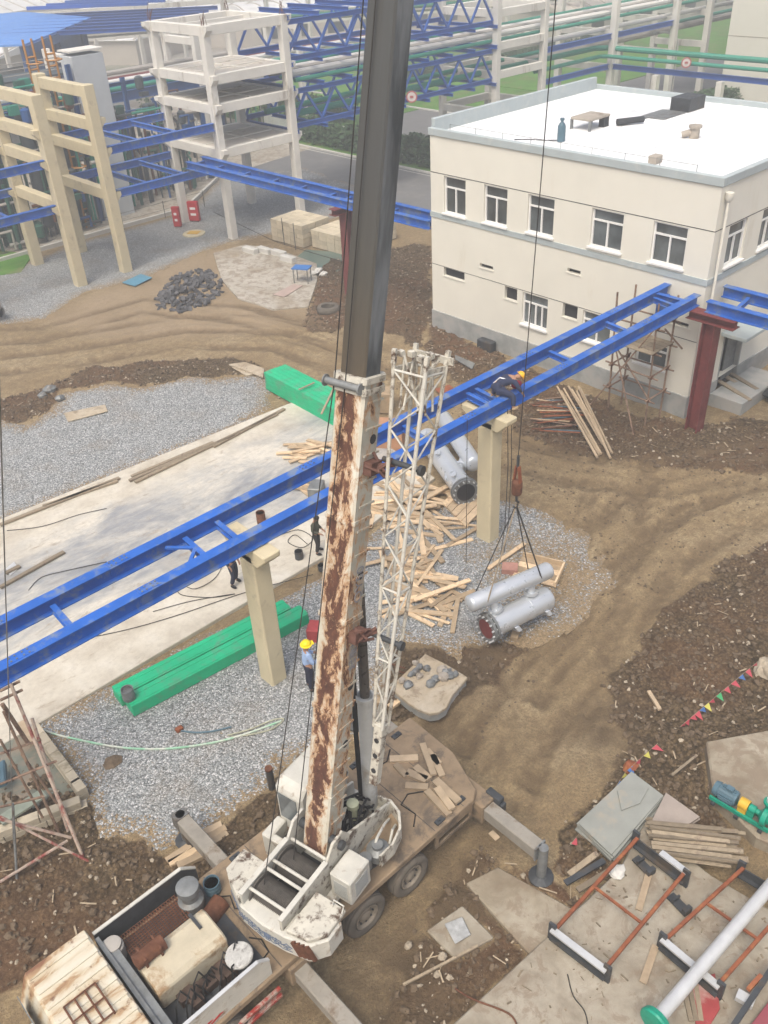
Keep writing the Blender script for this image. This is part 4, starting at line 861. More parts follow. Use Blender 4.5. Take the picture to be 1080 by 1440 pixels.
# low carrier cab at the front
cabm, nt, b = newmat('rust_streaked_cab_roof'); c = coords(nt, 'World')
sy_ = node(nt, 'ShaderNodeSeparateXYZ'); nt.links.new(c, sy_.inputs[0])
wave = mth(nt, 'SINE', mth(nt, 'MULTIPLY', mth(nt, 'SUBTRACT', sy_.outputs[1], 8.735), 2*math.pi/.36))
n = mth(nt, 'ADD', mth(nt, 'MULTIPLY', wave, -.075), nz(nt, c, 1.7, 7, .72, .5, (.55, 1.2, 1))); n_ = nz(nt, c, 4, 7, .78)
col = ramp(nt, n, [(.38, (.56, .52, .42)), (.50, (.50, .43, .31)), (.57, (.37, .25, .14)), (.70, (.20, .095, .05))])
col = mixc(nt, ramp(nt, n_, [(.58, 0), (.65, .85)]), col, (.14, .065, .035)); nt.links.new(col, b.inputs['Base Color']); b.inputs['Roughness'].default_value = .6
cb = MB().extr([(.25, 8.72, .45), (1.72, 8.72, .45), (1.72, 8.72, 2.2), (.5, 8.72, 2.2), (.25, 8.72, 1.55)], (0, 2.5, 0)).build('driver_cab', cabm, crane, bevel=.05)
rb_ = MB()
for k in range(7): rb_.bx(.52, 1.70, 8.80+k*.36, 9.0+k*.36, 2.2, 2.235)
rb_.each('roof_rib', cabm, cb, bevel=.01)
rk = MB()
for y in (9.35, 9.7, 10.05): rk.tube((.75, y, 2.30), (1.35, y, 2.30), .018, 6)
for x in (.75, .95, 1.15, 1.35): rk.tube((x, 9.35, 2.30), (x, 10.05, 2.30), .018, 6)
for x in (.75, 1.35):
    for y in (9.35, 10.05): rk.tube((x, y, 2.2), (x, y, 2.30), .018, 6)
rk.build('roof_grille', RUST, cb)
MB().bx(.235, .249, 8.95, 10.95, 1.62, 2.1).build('windscreen', GLASS, cb)
MB().bx(.55, 1.4, 8.705, 8.719, 1.4, 2.05).build('side_window', GLASS, cb)
for y in (9.0, 10.9): MB().lathe((.25, y, 1.0), (-1, 0, 0), [(0, .12), (.04, .12), (.06, .09)], 12).build('headlight', GALV, cb)
# engine bay behind the cab
bay = MB().bx(1.8, 4.0, 8.55, 11.0, ZD, ZD+.03).build('engine_bay_floor', DARKSTEEL, crane)
MB().extr([(1.8, 11.06, ZD-.6), (4.05, 11.06, ZD-.6), (4.05, 11.06, 1.75), (3.75, 11.06, 2.03), (1.8, 11.06, 2.03)], (0, .05, 0)).build('bay_side_panel', DARKSTEEL, crane)
MB().bar((1.8, 11.085, 2.045), (3.75, 11.085, 2.045), .07, .03).bar((3.75, 11.085, 2.045), (4.05, 11.085, 1.77), .07, .03).build('bay_side_edge', CRANEW, crane)
MB().extr([(1.55, 8.42, 1.10), (3.95, 8.42, 1.10), (3.95, 8.42, 1.80), (3.72, 8.42, 2.0), (1.55, 8.42, 2.0)], (0, .05, 0)).build('bay_side_panel', CRANEW, crane)
MB().bar((1.55, 8.445, 2.015), (3.72, 8.445, 2.015), .07, .03).bar((3.72, 8.445, 2.015), (3.95, 8.445, 1.82), .07, .03).build('bay_side_edge', GALV, crane)
st = MB().extr([(1.55, 8.41, 1.14), (3.95, 8.41, 1.14), (3.95, 8.41, 1.30), (1.55, 8.41, 1.36)], (0, .006, 0))
for k in range(4): st.extr([(1.75+k*.2, 8.41, 1.38), (2.1+k*.22, 8.41, 1.62-k*.03), (2.2+k*.22, 8.41, 1.60-k*.03), (1.85+k*.2, 8.41, 1.38)], (0, .006, 0))
st.build('red_stripe', REDP, crane)
MB().bx(1.78, 1.86, 8.5, 11.0, ZD, 2.0).bx(1.86, 2.02, 8.6, 10.9, 1.85, 1.93).build('bay_bulkhead', STEELGREY, crane)
gr = MB()
for k in range(22): gr.bx(2.15+k*.06, 2.17+k*.06, 10.25, 10.95, 1.62, 1.64)
for k in range(12): gr.bx(2.15, 3.45, 10.27+k*.06, 10.285+k*.06, 1.64, 1.65)
gr.build('radiator_grating', RUST, crane)['kind'] = 'stuff'
hood = MB()
ring = lambda x: [(x, 9.25, 1.42), (x, 9.25, 1.92), (x, 9.36, 2.02), (x, 9.95, 2.06), (x, 10.10, 1.98), (x, 10.12, 1.42)]
hood.loft([ring(2.1), ring(3.6)]).build('engine_hood', M('cream_hood_paint', (.48, .43, .32), .16, 1.6, .55, dirt=(.28, .18, .095), dthr=.58, dscale=1.6), crane, bevel=.03)
MB().lathe((2.05, 9.93, 2.17), (1, 0, .0), [(0, .05), (.02, .15), (.62, .15), (.64, .06)], 14).bx(2.2, 2.24, 9.76, 10.1, 2.04, 2.3).bx(2.52, 2.56, 9.76, 10.1, 2.04, 2.3).build('muffler', RUST, crane, smooth=True)
MB().bx(3.3, 3.36, 9.7, 10.1, 2.06, 2.1).build('hood_handle', DARKSTEEL, crane)
MB().lathe((1.98, 10.72, 1.5), (0, 0, 1), [(0, .2), (.35, .2), (.37, .17), (.45, .17), (.47, .1)], 16).build('header_tank', PIPEGREY, crane, smooth=True)
MB().lathe((3.62, 10.62, 1.38), (0, 0, 1), [(0, .26), (.3, .26), (.36, .18), (.55, .18), (.58, .23), (.72, .23), (.76, .1)], 16).build('air_filter', STEELGREY, crane, smooth=True)
MB().lathe((3.62, 10.15, 1.38), (1, .3, .1), [(0, .2), (.5, .2), (.54, .1)], 14).build('air_filter_body', RUST, crane, smooth=True)
MB().lathe((3.62, 8.95, 1.7), (0, 0, 1), [(0, .27), (.04, .27), (.06, .25), (.065, .02)], 20).bx(3.55, 3.69, 8.88, 9.02, 1.38, 1.7).build('round_cover', M('scuffed_grey_cover', (.44, .44, .42), .25, 9, .6, dirt=(.2, .19, .18), dthr=.6, dscale=8), crane, smooth=True)
hs = MB()
for k in range(10):
    x, y = 2.15+k*.14, 8.8+random.uniform(-.1, .2)
    hs.path([(x, y, 1.42), (x+.1, y+.1, 1.55+random.random()*.35), (x+.3, y+.25, 1.6+random.random()*.3), (x+.45, y+.05, 1.42)], .018, 5)
hs.build('hose', BLACK, crane)
eng = MB()
for k in range(14): eng.box((2.2+random.random()*1.3, 8.9+random.random()*.3, 1.45), (.25*random.random()+.08, .2, .2*random.random()+.1))
eng.build('engine_block', M('oily_engine_brown', (.075, .05, .038), .4, 5, .7), crane)
# superstructure ----------------------------------------------------------
MB().lathe((6.95, 9.62, ZD), (0, 0, 1), [(0, .95), (.12, .95), (.12, .82), (.26, .82)], 28).build('slewing_ring', DARKSTEEL, crane, smooth=True)
lb(MB(), -1.9, 1.7, -.7, .75, ZD+.22, ZD+.42).build('turntable', CRANEW, crane, bevel=.02)
def plate(v, t_, m):
    pts = [(-1.95, 2.62), (-.55, 2.66), (-.32, 2.98), (.0, 3.02), (.18, 2.74), (1.62, 2.12), (1.62, ZD+.40), (-1.95, ZD+.40)]
    return MB().extr([L(u, v, z) for u, z in pts], bv*t_)
plate(-.52, .06, CRANEW).build('side_plate', CRANEWR, crane, bevel=.01); plate(.46, .06, CRANEW).build('side_plate', CRANEW, crane, bevel=.01)
MB().bar(L(-1.95, -.49, 2.64), L(-.55, -.49, 2.68), .1, .04).build('plate_cap', CRANEW, crane)
MB().bar(L(-1.95, .49, 2.64), L(-.55, .49, 2.68), .1, .04).build('plate_cap', CRANEW, crane)
MB().tube(L(-.12, -.6, 2.75), L(-.12, .6, 2.75), .10, 12).build('boom_pivot', DARKSTEEL, crane, smooth=True)
for u in (-1.72, -1.22, -1.02, -.45): MB().tube(L(u, -.46, 2.58), L(u, .46, 2.58), .035, 8).build('winch_cross_bar', CRANEW, crane, smooth=True)
def winch(u):
    d = MB(); n = 22
    prof = [(0, .36), (.03, .36), (.03, .25)]
    for k in range(n): prof += [(.035+k*.8/n, .262), (.035+(k+.5)*.8/n, .29)]
    prof += [(.84, .25), (.84, .36), (.87, .36)]
    d.lathe(L(u, -.435, 2.25), bv, prof, 20).build('winch_drum', ROPE, crane, smooth=False)
winch(-.78); winch(-1.48)
lb(MB(), -1.95, -.2, -.46, .46, ZD+.42, ZD+.5).build('winch_floor', DARK, crane)
# counterweight: curved back plate with lettering
cwp = [(-1.62, 1.18), (-1.75, 1.0), (-2.0, .5), (-2.06, -.1), (-2.02, -.6), (-1.92, -1.1), (-1.62, -1.34)]
cwi = [(-1.2, -1.34), (-1.2, -.58), (-1.5, -.58), (-1.5, .54), (-1.1, .54), (-1.1, 1.18)]
MB().extr([L(u, v, ZD+.42) for u, v in cwp+cwi], (0, 0, .55)).build('counterweight', CRANEW, crane, bevel=.03)
MB().extr([L(u, v, ZD+.98) for u, v in cwp[:3]+[(-1.95, .54), (-1.1, .54), (-1.1, 1.18)]], (0, 0, .16)).build('counterweight_top', CRANEWR, crane, bevel=.02)
MB().extr([L(u, v, ZD+.98) for u, v in [(-1.95, -.60), (-1.88, -1.08), (-1.60, -1.30), (-1.02, -1.30), (-1.02, -.60)]], (0, 0, .12)).build('counterweight_top', CRANEWR, crane, bevel=.02)
ch = MB()
for k in range(4): ch.extr([L(-1.985-.02+.02*k, -.78-k*.09, ZD+.98), L(-1.965+.02*k, -.83-k*.09, ZD+.98), L(-1.93+.025*k, -.95-k*.09, ZD+.55), L(-1.96+.025*k, -.90-k*.09, ZD+.55)], -bu*.05)
ch.build('chevron', RUST, crane)
MB().path([L(-1.12, -1.05, 2.44), L(-1.05, -1.05, 2.58), L(-1.05, -1.28, 2.58), L(-1.12, -1.28, 2.44)], .018, 6).build('grab_handle', CRANEW, crane)
LETTER = M('faded_blue_lettering', (.13, .17, .25), .2, 6, .7)
def text(body, pos, xdir, ydir, size, m, parent, name='lettering'):
    cu = bpy.data.curves.new(name, 'FONT'); cu.body = body; cu.size = size; cu.align_x = 'CENTER'; cu.extrude = .003
    tmp = bpy.data.objects.new(name, cu); C.objects.link(tmp); bpy.context.view_layer.update()
    me = bpy.data.meshes.new_from_object(tmp.evaluated_get(bpy.context.evaluated_depsgraph_get())); bpy.data.objects.remove(tmp)
    x = V(xdir).normalized(); y = V(ydir).normalized(); z = x.cross(y).normalized()
    o = bpy.data.objects.new(name, me); C.objects.link(o); me.materials.clear(); me.materials.append(m)
    o.parent = parent; p = V(pos)-parent_org(parent)
    o.matrix_local = Matrix(((x.x, y.x, z.x, p.x), (x.y, y.y, z.y, p.y), (x.z, y.z, z.z, p.z), (0, 0, 0, 1))); return o
word = '作业半径注意安全'
for k, chh in enumerate(word):
    s = k/(len(word)-1); v = .92-1.55*s
    ang = [(a, b_) for a, b_ in zip(cwp[:-1], cwp[1:]) if b_[1] <= v <= a[1]][0]; f = (v-ang[0][1])/(ang[1][1]-ang[0][1]); u = ang[0][0]+f*(ang[1][0]-ang[0][0])
    td = (L(ang[1][0], ang[1][1], 0)-L(ang[0][0], ang[0][1], 0)).normalized(); nrm = td.cross(V((0, 0, 1))).normalized()
    text(chh, L(u, v, ZD+.56)+nrm*.012 if nrm.dot(bu) < 0 else L(u, v, ZD+.56)-nrm*.012, td, (0, 0, 1), .26, LETTER, crane)
# right side cabinet with louvres
cab2 = lb(MB(), -.60, .06, -1.08, -.58, ZD+.42, ZD+1.12).build('oil_cabinet', CRANEW, crane, bevel=.025)
lv = MB()
for k in range(8): lb(lv, -.45, -.05, -1.095, -1.081, ZD+.55+k*.055, ZD+.575+k*.055); lb(lv, -.612, -.601, -1.0, -.68, ZD+.55+k*.055, ZD+.575+k*.055)
lv.build('louvre', M('louvre_shadow_grey', (.30, .31, .30), .1, 4, .6), cab2)['kind'] = 'stuff'
# curved ring tray at front right
tray = MB()
pts = [(1.62, -.1), (1.66, -.5), (1.52, -.82), (1.2, -1.06), (.8, -1.14), (.42, -1.08)]
for a, b_ in zip(pts[:-1], pts[1:]): tray.add([L(*a, ZD+.42), L(*b_, ZD+.42), L(*b_, ZD+.78), L(*a, ZD+.78), L(a[0]*.97, a[1]*.96, ZD+.42), L(b_[0]*.97, b_[1]*.96, ZD+.42), L(b_[0]*.97, b_[1]*.96, ZD+.78), L(a[0]*.97, a[1]*.96, ZD+.78)], [(0, 1, 2, 3), (7, 6, 5, 4), (3, 2, 6, 7)])
tray.build('curved_guard', CRANEWR, crane)
MB().extr([L(u, v, ZD+.40) for u, v in pts+[(.42, -.52), (1.62, -.52)][::1]], (0, 0, .03)).build('guard_floor', DECK, crane)
MB().lathe(L(.62, -.86, ZD+.43), (0, 0, 1), [(0, .24), (.2, .24), (.26, .12), (.34, .12)], 16).lathe(L(.25, -.8, ZD+.43), (0, 0, 1), [(0, .14), (.3, .14)], 12).build('slew_motor', STEELGREY, crane, smooth=True)
MB().path([L(.5, -.8, 1.9), L(.7, -.8, 2.2), L(1.1, -.7, 2.1), L(1.4, -.6, 1.85)], .03, 6).path([L(.9, -.95, 1.85), L(1.1, -.9, 2.05), L(1.35, -.8, 1.85)], .03, 6).build('hydraulic_pipe', CRANEW, crane, smooth=True)
# hoses in the well in front of the boom
hz = MB()
for k in range(16):
    u0, v0 = random.uniform(.2, .6), random.uniform(-.4, .4)
    hz.path([L(u0, v0, 1.85), L(u0+.3, v0+random.uniform(-.2, .2), 2.1+random.random()*.5), L(u0+.7, v0+random.uniform(-.2, .2), 2.0+random.random()*.4), L(u0+1.0, v0*.6, 1.85)], .028, 5)
hz.build('hose', BLACK, crane)
MB().lathe(L(.95, -.02, 1.8), (0, 0, 1), [(0, .09), (.55, .09), (.55, .13), (.68, .13), (.72, .05)], 12).build('oil_filler', M('cream_green_cap', (.45, .47, .32), .1, 5, .5), crane, smooth=True)
# operator cab on the left
oc = MB()
prof = [(.1, ZD+.42), (1.55, ZD+.42), (1.72, 2.3), (1.35, 3.12), (.28, 3.18), (.1, 3.0)]
oc.extr([L(u, .62, z) for u, z in prof], bv*.72); och = oc.build('operator_cab', CRANEW, crane, bevel=.06)
MB().extr([L(.085, .76, 2.15), L(.085, 1.24, 2.15), L(.085, 1.24, 2.9), L(.085, .76, 2.9)], bu*.01).build('rear_window', GLASS, och)
MB().extr([L(u, .605, z) for u, z in [(.35, 2.2), (1.5, 2.2), (1.62, 2.35), (1.3, 3.0), (.35, 3.05)]], bv*.012).build('side_window', GLASS, och)
MB().extr([L(1.685, .72, 2.32), L(1.685, 1.26, 2.32), L(1.38, 1.26, 3.05), L(1.38, .72, 3.05)], bu*.012).build('windscreen', GLASS, och)
# left side deck box with dark recess
sd = MB(); lb(sd, -.45, .1, 1.12, 1.36, ZD+.0, ZD+.72); lb(sd, -.45, -.28, .56, 1.12, ZD+.0, ZD+.72); lb(sd, -.28, .1, .56, 1.12, ZD+.0, ZD+.3)
sd.build('side_box', CRANEW, crane, bevel=.03); lb(MB(), -.27, .09, .57, 1.11, ZD+.3, ZD+.32).build('box_recess', DARK, crane)
lv2 = MB()
for k in range(6): lv2.path([L(-.35+k*.05, .62+k*.02, ZD+.7), L(-.2+k*.05, .66+k*.02, 2.5), L(.05+k*.04, .62, 2.45)], .022, 5)
lv2.build('hose', GALV, crane)
# boom sections (local frame: z along the boom, -x back face, -y right face)
Rb = Matrix((bv.cross(bd), bv, bd)).transposed()
def sec(hx, hy, ch, z0, z1, mb=None):
    mb = mb or MB(); r = lambda z: [(-hx, -hy+ch*.35, z), (-hx, hy-ch*.35, z), (-hx+ch*.35, hy, z), (hx-ch, hy, z), (hx, hy-ch, z), (hx, -hy+ch, z), (hx-ch, -hy, z), (-hx+ch*.35, -hy, z)]
    return mb.loft([r(z0), r(z1)])
def inboom(mb, name, m, parent=crane, **kw):
    o = mb.build(name, m, None, org=(0, 0, 0), **kw); o.parent = parent
    pr = parent.matrix_basis if False else None
    o.matrix_local = Matrix.Translation(BASE-parent_org(crane)) @ Rb.to_4x4() if parent is crane else Matrix.Identity(4)
    return o
m, nt, b = newmat('rusted_boom_paint'); BOOMR = m; c = coords(nt, 'Object'); s3 = node(nt, 'ShaderNodeSeparateXYZ'); nt.links.new(c, s3.inputs[0])
nA = nz(nt, c, 2.4, 9, .75, .9, (1, 1, .5)); nB = nz(nt, c, 9, 6, .75, .4, (1, 1, .5)); nC = nz(nt, c, 1.2, 3, .5)
ay = mth(nt, 'ABSOLUTE', mth(nt, 'ADD', s3.outputs[1], mth(nt, 'MULTIPLY', mth(nt, 'SUBTRACT', nC, .5), .16)))
band = ramp(nt, ay, [(.0, 1), (.12, .9), (.20, .6), (.265, .42), (.30, .2)]); back = ramp(nt, s3.outputs[0], [(0, 0), (.001, 0)])
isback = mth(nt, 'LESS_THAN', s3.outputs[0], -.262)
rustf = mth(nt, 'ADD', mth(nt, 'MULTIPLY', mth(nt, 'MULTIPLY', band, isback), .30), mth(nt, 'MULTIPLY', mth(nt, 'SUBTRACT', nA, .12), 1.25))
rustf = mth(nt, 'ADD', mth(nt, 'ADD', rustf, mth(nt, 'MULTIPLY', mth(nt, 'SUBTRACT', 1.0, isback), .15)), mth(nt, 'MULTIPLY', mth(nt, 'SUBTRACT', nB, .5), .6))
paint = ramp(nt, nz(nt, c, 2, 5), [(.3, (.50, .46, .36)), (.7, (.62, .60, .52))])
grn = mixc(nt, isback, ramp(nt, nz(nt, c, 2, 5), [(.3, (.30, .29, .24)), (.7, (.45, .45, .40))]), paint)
halo = mixc(nt, ramp(nt, rustf, [(.56, 0), (.70, .9)]), grn, (.40, .22, .10))
rc = ramp(nt, nB, [(.3, (.045, .021, .015)), (.55, (.098, .042, .027)), (.75, (.18, .078, .042))])
col = mixc(nt, ramp(nt, rustf, [(.70, 0), (.745, 1)]), halo, rc)
nt.links.new(col, b.inputs['Base Color']); nt.links.new(ramp(nt, rustf, [(.7, .55), (.8, .92)]), b.inputs['Roughness']); bump(nt, b, mth(nt, 'ADD', rustf, mth(nt, 'MULTIPLY', nB, .5)), .35, .02)
m, nt, b = newmat('greasy_boom_steel'); BOOMG = m; c = coords(nt, 'Object'); s3 = node(nt, 'ShaderNodeSeparateXYZ'); nt.links.new(c, s3.inputs[0])
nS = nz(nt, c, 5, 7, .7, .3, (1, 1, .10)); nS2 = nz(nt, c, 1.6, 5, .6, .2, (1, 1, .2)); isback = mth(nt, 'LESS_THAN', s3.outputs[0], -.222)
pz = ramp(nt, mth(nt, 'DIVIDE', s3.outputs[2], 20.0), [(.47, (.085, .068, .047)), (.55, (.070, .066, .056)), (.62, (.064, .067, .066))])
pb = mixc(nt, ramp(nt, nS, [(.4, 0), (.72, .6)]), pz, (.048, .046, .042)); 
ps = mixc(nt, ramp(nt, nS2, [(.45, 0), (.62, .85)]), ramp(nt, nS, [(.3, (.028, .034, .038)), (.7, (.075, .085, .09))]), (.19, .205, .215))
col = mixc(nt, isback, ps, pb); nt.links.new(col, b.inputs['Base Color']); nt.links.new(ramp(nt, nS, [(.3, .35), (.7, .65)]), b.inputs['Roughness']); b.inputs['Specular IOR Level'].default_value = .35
b1 = inboom(sec(.30, .29, .11, -.25, 9.45), 'boom_base_section', BOOMR)
inboom(sec(.255, .245, .09, 9.3, 21.5), 'boom_middle_section', BOOMG)
inboom(sec(.22, .21, .08, 21.2, 33), 'boom_middle_section', BOOMG)
inboom(sec(.19, .18, .07, 32.8, BLEN), 'boom_top_section', BOOMG)
hd = MB().box((-.0, 0, BLEN+.2), (.8, .3, .5))
for y in (-.12, 0, .12): hd.lathe((-.35, y-.03, BLEN+.3), (0, 1, 0), [(0, .25), (.02, .25), (.02, .2), (.04, .2), (.04, .25), (.06, .25)], 16)
inboom(hd, 'boom_head', DARKSTEEL)
mb = MB().tube((-.36, .42, 9.30), (-.36, -.24, 9.30), .06, 10).tube((-.36, .44, 9.30), (-.36, .42, 9.30), .10, 10).tube((-.36, -.24, 9.30), (-.36, -.27, 9.30), .10, 10)
inboom(mb, 'rope_roller', STEELGREY, smooth=True)
col_ = MB(); 
for z0, z1, e in ((9.18, 9.28, .035), (9.36, 9.46, .035)): 
    sec(.30+e, .29+e, .11, z0, z1, col_)
inboom(col_, 'boom_collar', CRANEWR)
for z in (1.15, 3.1, 5.05, 6.95):
    inboom(sec(.305+.02, .29+.02, .11, z, z+.07), 'boom_band', BOOMR)
sf = MB()
for k in range(20):
    z = .5+k*.45
    sf.box((.04, -.297, z), (.42, .03, .035))
inboom(sf, 'side_stiffener', BOOMR)['kind'] = 'stuff'
JBM = M('bracket_red_brown', (.11, .055, .042), .4, 6, .8, dirt=(.30, .26, .22), dthr=.66, dscale=9)
for z in (4.75, 7.95):
    bk = MB().box((.0, -.37, z), (.3, .16, .22)).tube((-.05, -.34, z), (.28, -.62, z+.05), .05, 8).tube((-.12, -.39, z-.12), (.25, -.60, z+.14), .035, 6)
    for q in range(5): bk.tube((random.uniform(-.2, .2), -.33, z+random.uniform(-.25, .25)), (random.uniform(-.1, .3), -.58, z+random.uniform(-.2, .25)), .028, 6)
    inboom(bk, 'jib_bracket', JBM)
hl = MB()
for z in (3.6, 5.9, 2.3, 8.4): hl.lathe((.06, -.2915, z), (0, -1, 0), [(0, .085), (.004, .085)], 12)
inboom(hl, 'side_hole', DARK)
for body, z, sz in (('QY50', 5.75, .30), ('起重机', 4.35, .24)):
    o = text(body, (0, 0, 0), (1, 0, 0), (0, 1, 0), sz, M('faded_grey_lettering', (.22, .22, .24), .2, 6, .7), crane)
    xw, yw = (Rb @ V((0, 0, 1))), (Rb @ V((-1, 0, 0))); nw = xw.cross(yw); p = BASE+Rb @ V((.10, -.316, z))-parent_org(crane)
    o.matrix_local = Matrix(((xw.x, yw.x, nw.x, p.x), (xw.y, yw.y, nw.y, p.y), (xw.z, yw.z, nw.z, p.z), (0, 0, 0, 1)))
# stowed lattice jib beside the boom
def JP(x, y, z): return BASE+Rb @ V((x, y, z))
JX, JY = .34, -.86
jz = [1.55, 2.9]+[2.9+.48*k for k in range(1, 16)]; jz = [z for z in jz if z <= 9.75]
def jw(z): return max(.085, .095+.029*(z-2.85))
def jc(i, z): sx_, sy_ = ((-1, -1), (-1, 1), (1, 1), (1, -1))[i]; return JP(JX+sx_*jw(z)*1.05, JY+sy_*jw(z), z)
jib = MB()
for i in range(4): MB().tube(jc(i, 2.85), jc(i, 6.8), .034, 8).tube(jc(i, 6.8), jc(i, 9.75), .034, 8).build('jib_chord', CRANEWR if i % 2 else CRANEW, crane, smooth=True)
lc = MB()
zz = jz[1:]
for a, b_ in zip(zz[:-1], zz[1:]):
    for i in range(4):
        j = (i+1) % 4; k = zz.index(a)
        (lc.tube(jc(i, a), jc(j, b_), .016, 6) if (k+i) % 2 else lc.tube(jc(j, a), jc(i, b_), .016, 6))
for z in (zz[0], zz[3], zz[6], zz[-1]):
    for i in range(4): lc.tube(jc(i, z), jc((i+1) % 4, z), .02, 6)
lc.build('jib_lacing', CRANEW, crane, smooth=True)['kind'] = 'stuff'
bx4 = MB().loft([[jc(i, 1.5) for i in range(4)], [jc(i, 2.95) for i in range(4)]]); bx4.build('jib_foot', CRANEWR, crane, bevel=.015)
for z in (1.85, 2.2, 2.55): MB().lathe(JP(JX-jw(z)*1.06-.004, JY, z), Rb @ V((-1, 0, 0)), [(0, .055), (.006, .055)], 12).build('jib_foot_hole', DARK, crane)
jh = MB()
for i in range(4): jh.bar(jc(i, 9.72), jc(i, 9.95), .07, .07)
jh.each('jib_lug', CRANEWR, crane)
jt = MB().bar(jc(0, 9.65)+bv*.06, jc(3, 9.65), .04, .12).bar(jc(1, 9.6), jc(2, 9.6), .04, .12).bar(JP(JX+.3, JY-.42, 9.8), JP(JX+.3, JY+.30, 9.8), .04, .12)
for q in range(10): jt.tube(JP(JX+random.uniform(-.25, .35), JY+random.uniform(-.32, .3), 9.0), JP(JX+random.uniform(-.25, .35), JY+random.uniform(-.32, .3), 9.85), .02, 6)
for q in range(4): jt.box(JP(JX+random.uniform(-.2, .3), JY+random.uniform(-.3, .3), 9.85), (.08, .1, .09))
jt.build('jib_head', CRANEWR, crane)
for z in (4.75, 8.05): MB().tube(JP(JX-.1, JY-.30, z), JP(JX-.1, JY+.45, z), .05, 10).lathe(JP(JX-.1, JY-.26, z), Rb @ V((0, -1, 0)), [(0, .09), (.07, .09)], 14).build('jib_roller', DARKSTEEL, crane, smooth=True)
# lift cylinder
c0, c1 = L(1.5, -.05, 1.75), JP(.36, 0, 6.0); cm = c0.lerp(c1, .5)
MB().tube(c0, cm, .16, 16).tube(cm-(c1-c0).normalized()*.12, cm, .185, 16).build('lift_cylinder', STEELGREY if False else M('pale_grey_cylinder', (.40, .41, .40), .12, 2, .5, dirt=(.25, .22, .18), dthr=.62), crane, smooth=True)
MB().tube(cm, c1, .10, 14).build('cylinder_rod', M('dark_chrome_rod', (.10, .095, .09), .3, 3, .35, .5), crane, smooth=True)
MB().tube(c0+bv*.35, c0-bv*.35, .1, 10).bar(c0-V((0, 0, .3)), c0+V((0, 0, .05)), .3, .5, bu).build('cylinder_bracket', CRANEWR, crane)
hh = MB()
for k in range(4): hh.path([c0+bv*(.2+.03*k), c0.lerp(c1, .35)+bv*(.2+.03*k)-bu*.05, c0.lerp(c1, .7)+bv*(.1+.02*k)-bu*.12, c1+bv*.05*k], .02, 5)
hh.build('cylinder_hose', BLACK, crane)
# ropes along the boom back
for v, du, nm in ((.30, -1.5, 0), (.16, -.78, 1)):
    p = L(du, v, 2.5); q = JP(-.335, .27 if nm == 0 else .06, 9.36); e = JP(-.21, .15 if nm == 0 else .0, BLEN+.2)
    MB().path([p, q, q.lerp(e, .5), e], .011, 6).build('winch_rope', CABLE, crane)
# hook rope, hook block, slings and suspended vessel
t = thing('hook_block', 'rusty crane hook block hanging on a long wire rope above the silver vessel', 'hook block', HOOK)
MB().lathe(HOOK-V((0, 0, .15)), (0, 0, 1), [(0, .05), (.05, .13), (.12, .15), (.42, .15), (.46, .13), (.5, .05)], 14).build('weight', RUST, t, smooth=True)
for s in (-1, 1): MB().bar(HOOK+V((0, s*.11, .3)), HOOK+V((0, s*.04, .78)), .04, .1, V((1, 0, 0))).build('cheek_plate', RUSTRED, t)
MB().path([HOOK+V((0, 0, -.15)), HOOK+V((0, 0, -.32)), HOOK+V((.09, 0, -.42)), HOOK+V((.06, 0, -.52)), HOOK+V((-.03, 0, -.55)), HOOK+V((-.1, 0, -.47))], .035, 8).build('hook', DARKSTEEL, t, smooth=True)
MB().tube(HOOK+V((0, 0, .74)), HOOK+V((0, 0, 1.1)), .04, 8).build('rope_socket', DARKSTEEL, t)
o = MB().path([HOOK+V((0, 0, 1.05)), HOOK.lerp(TIP, .5), JP(-.62, 0, BLEN+.3)], .013, 6).build('hoist_rope', CABLE, org=HOOK); tag(o, 'long dark hoist rope from the boom tip down to the rusty hook block', 'wire rope')
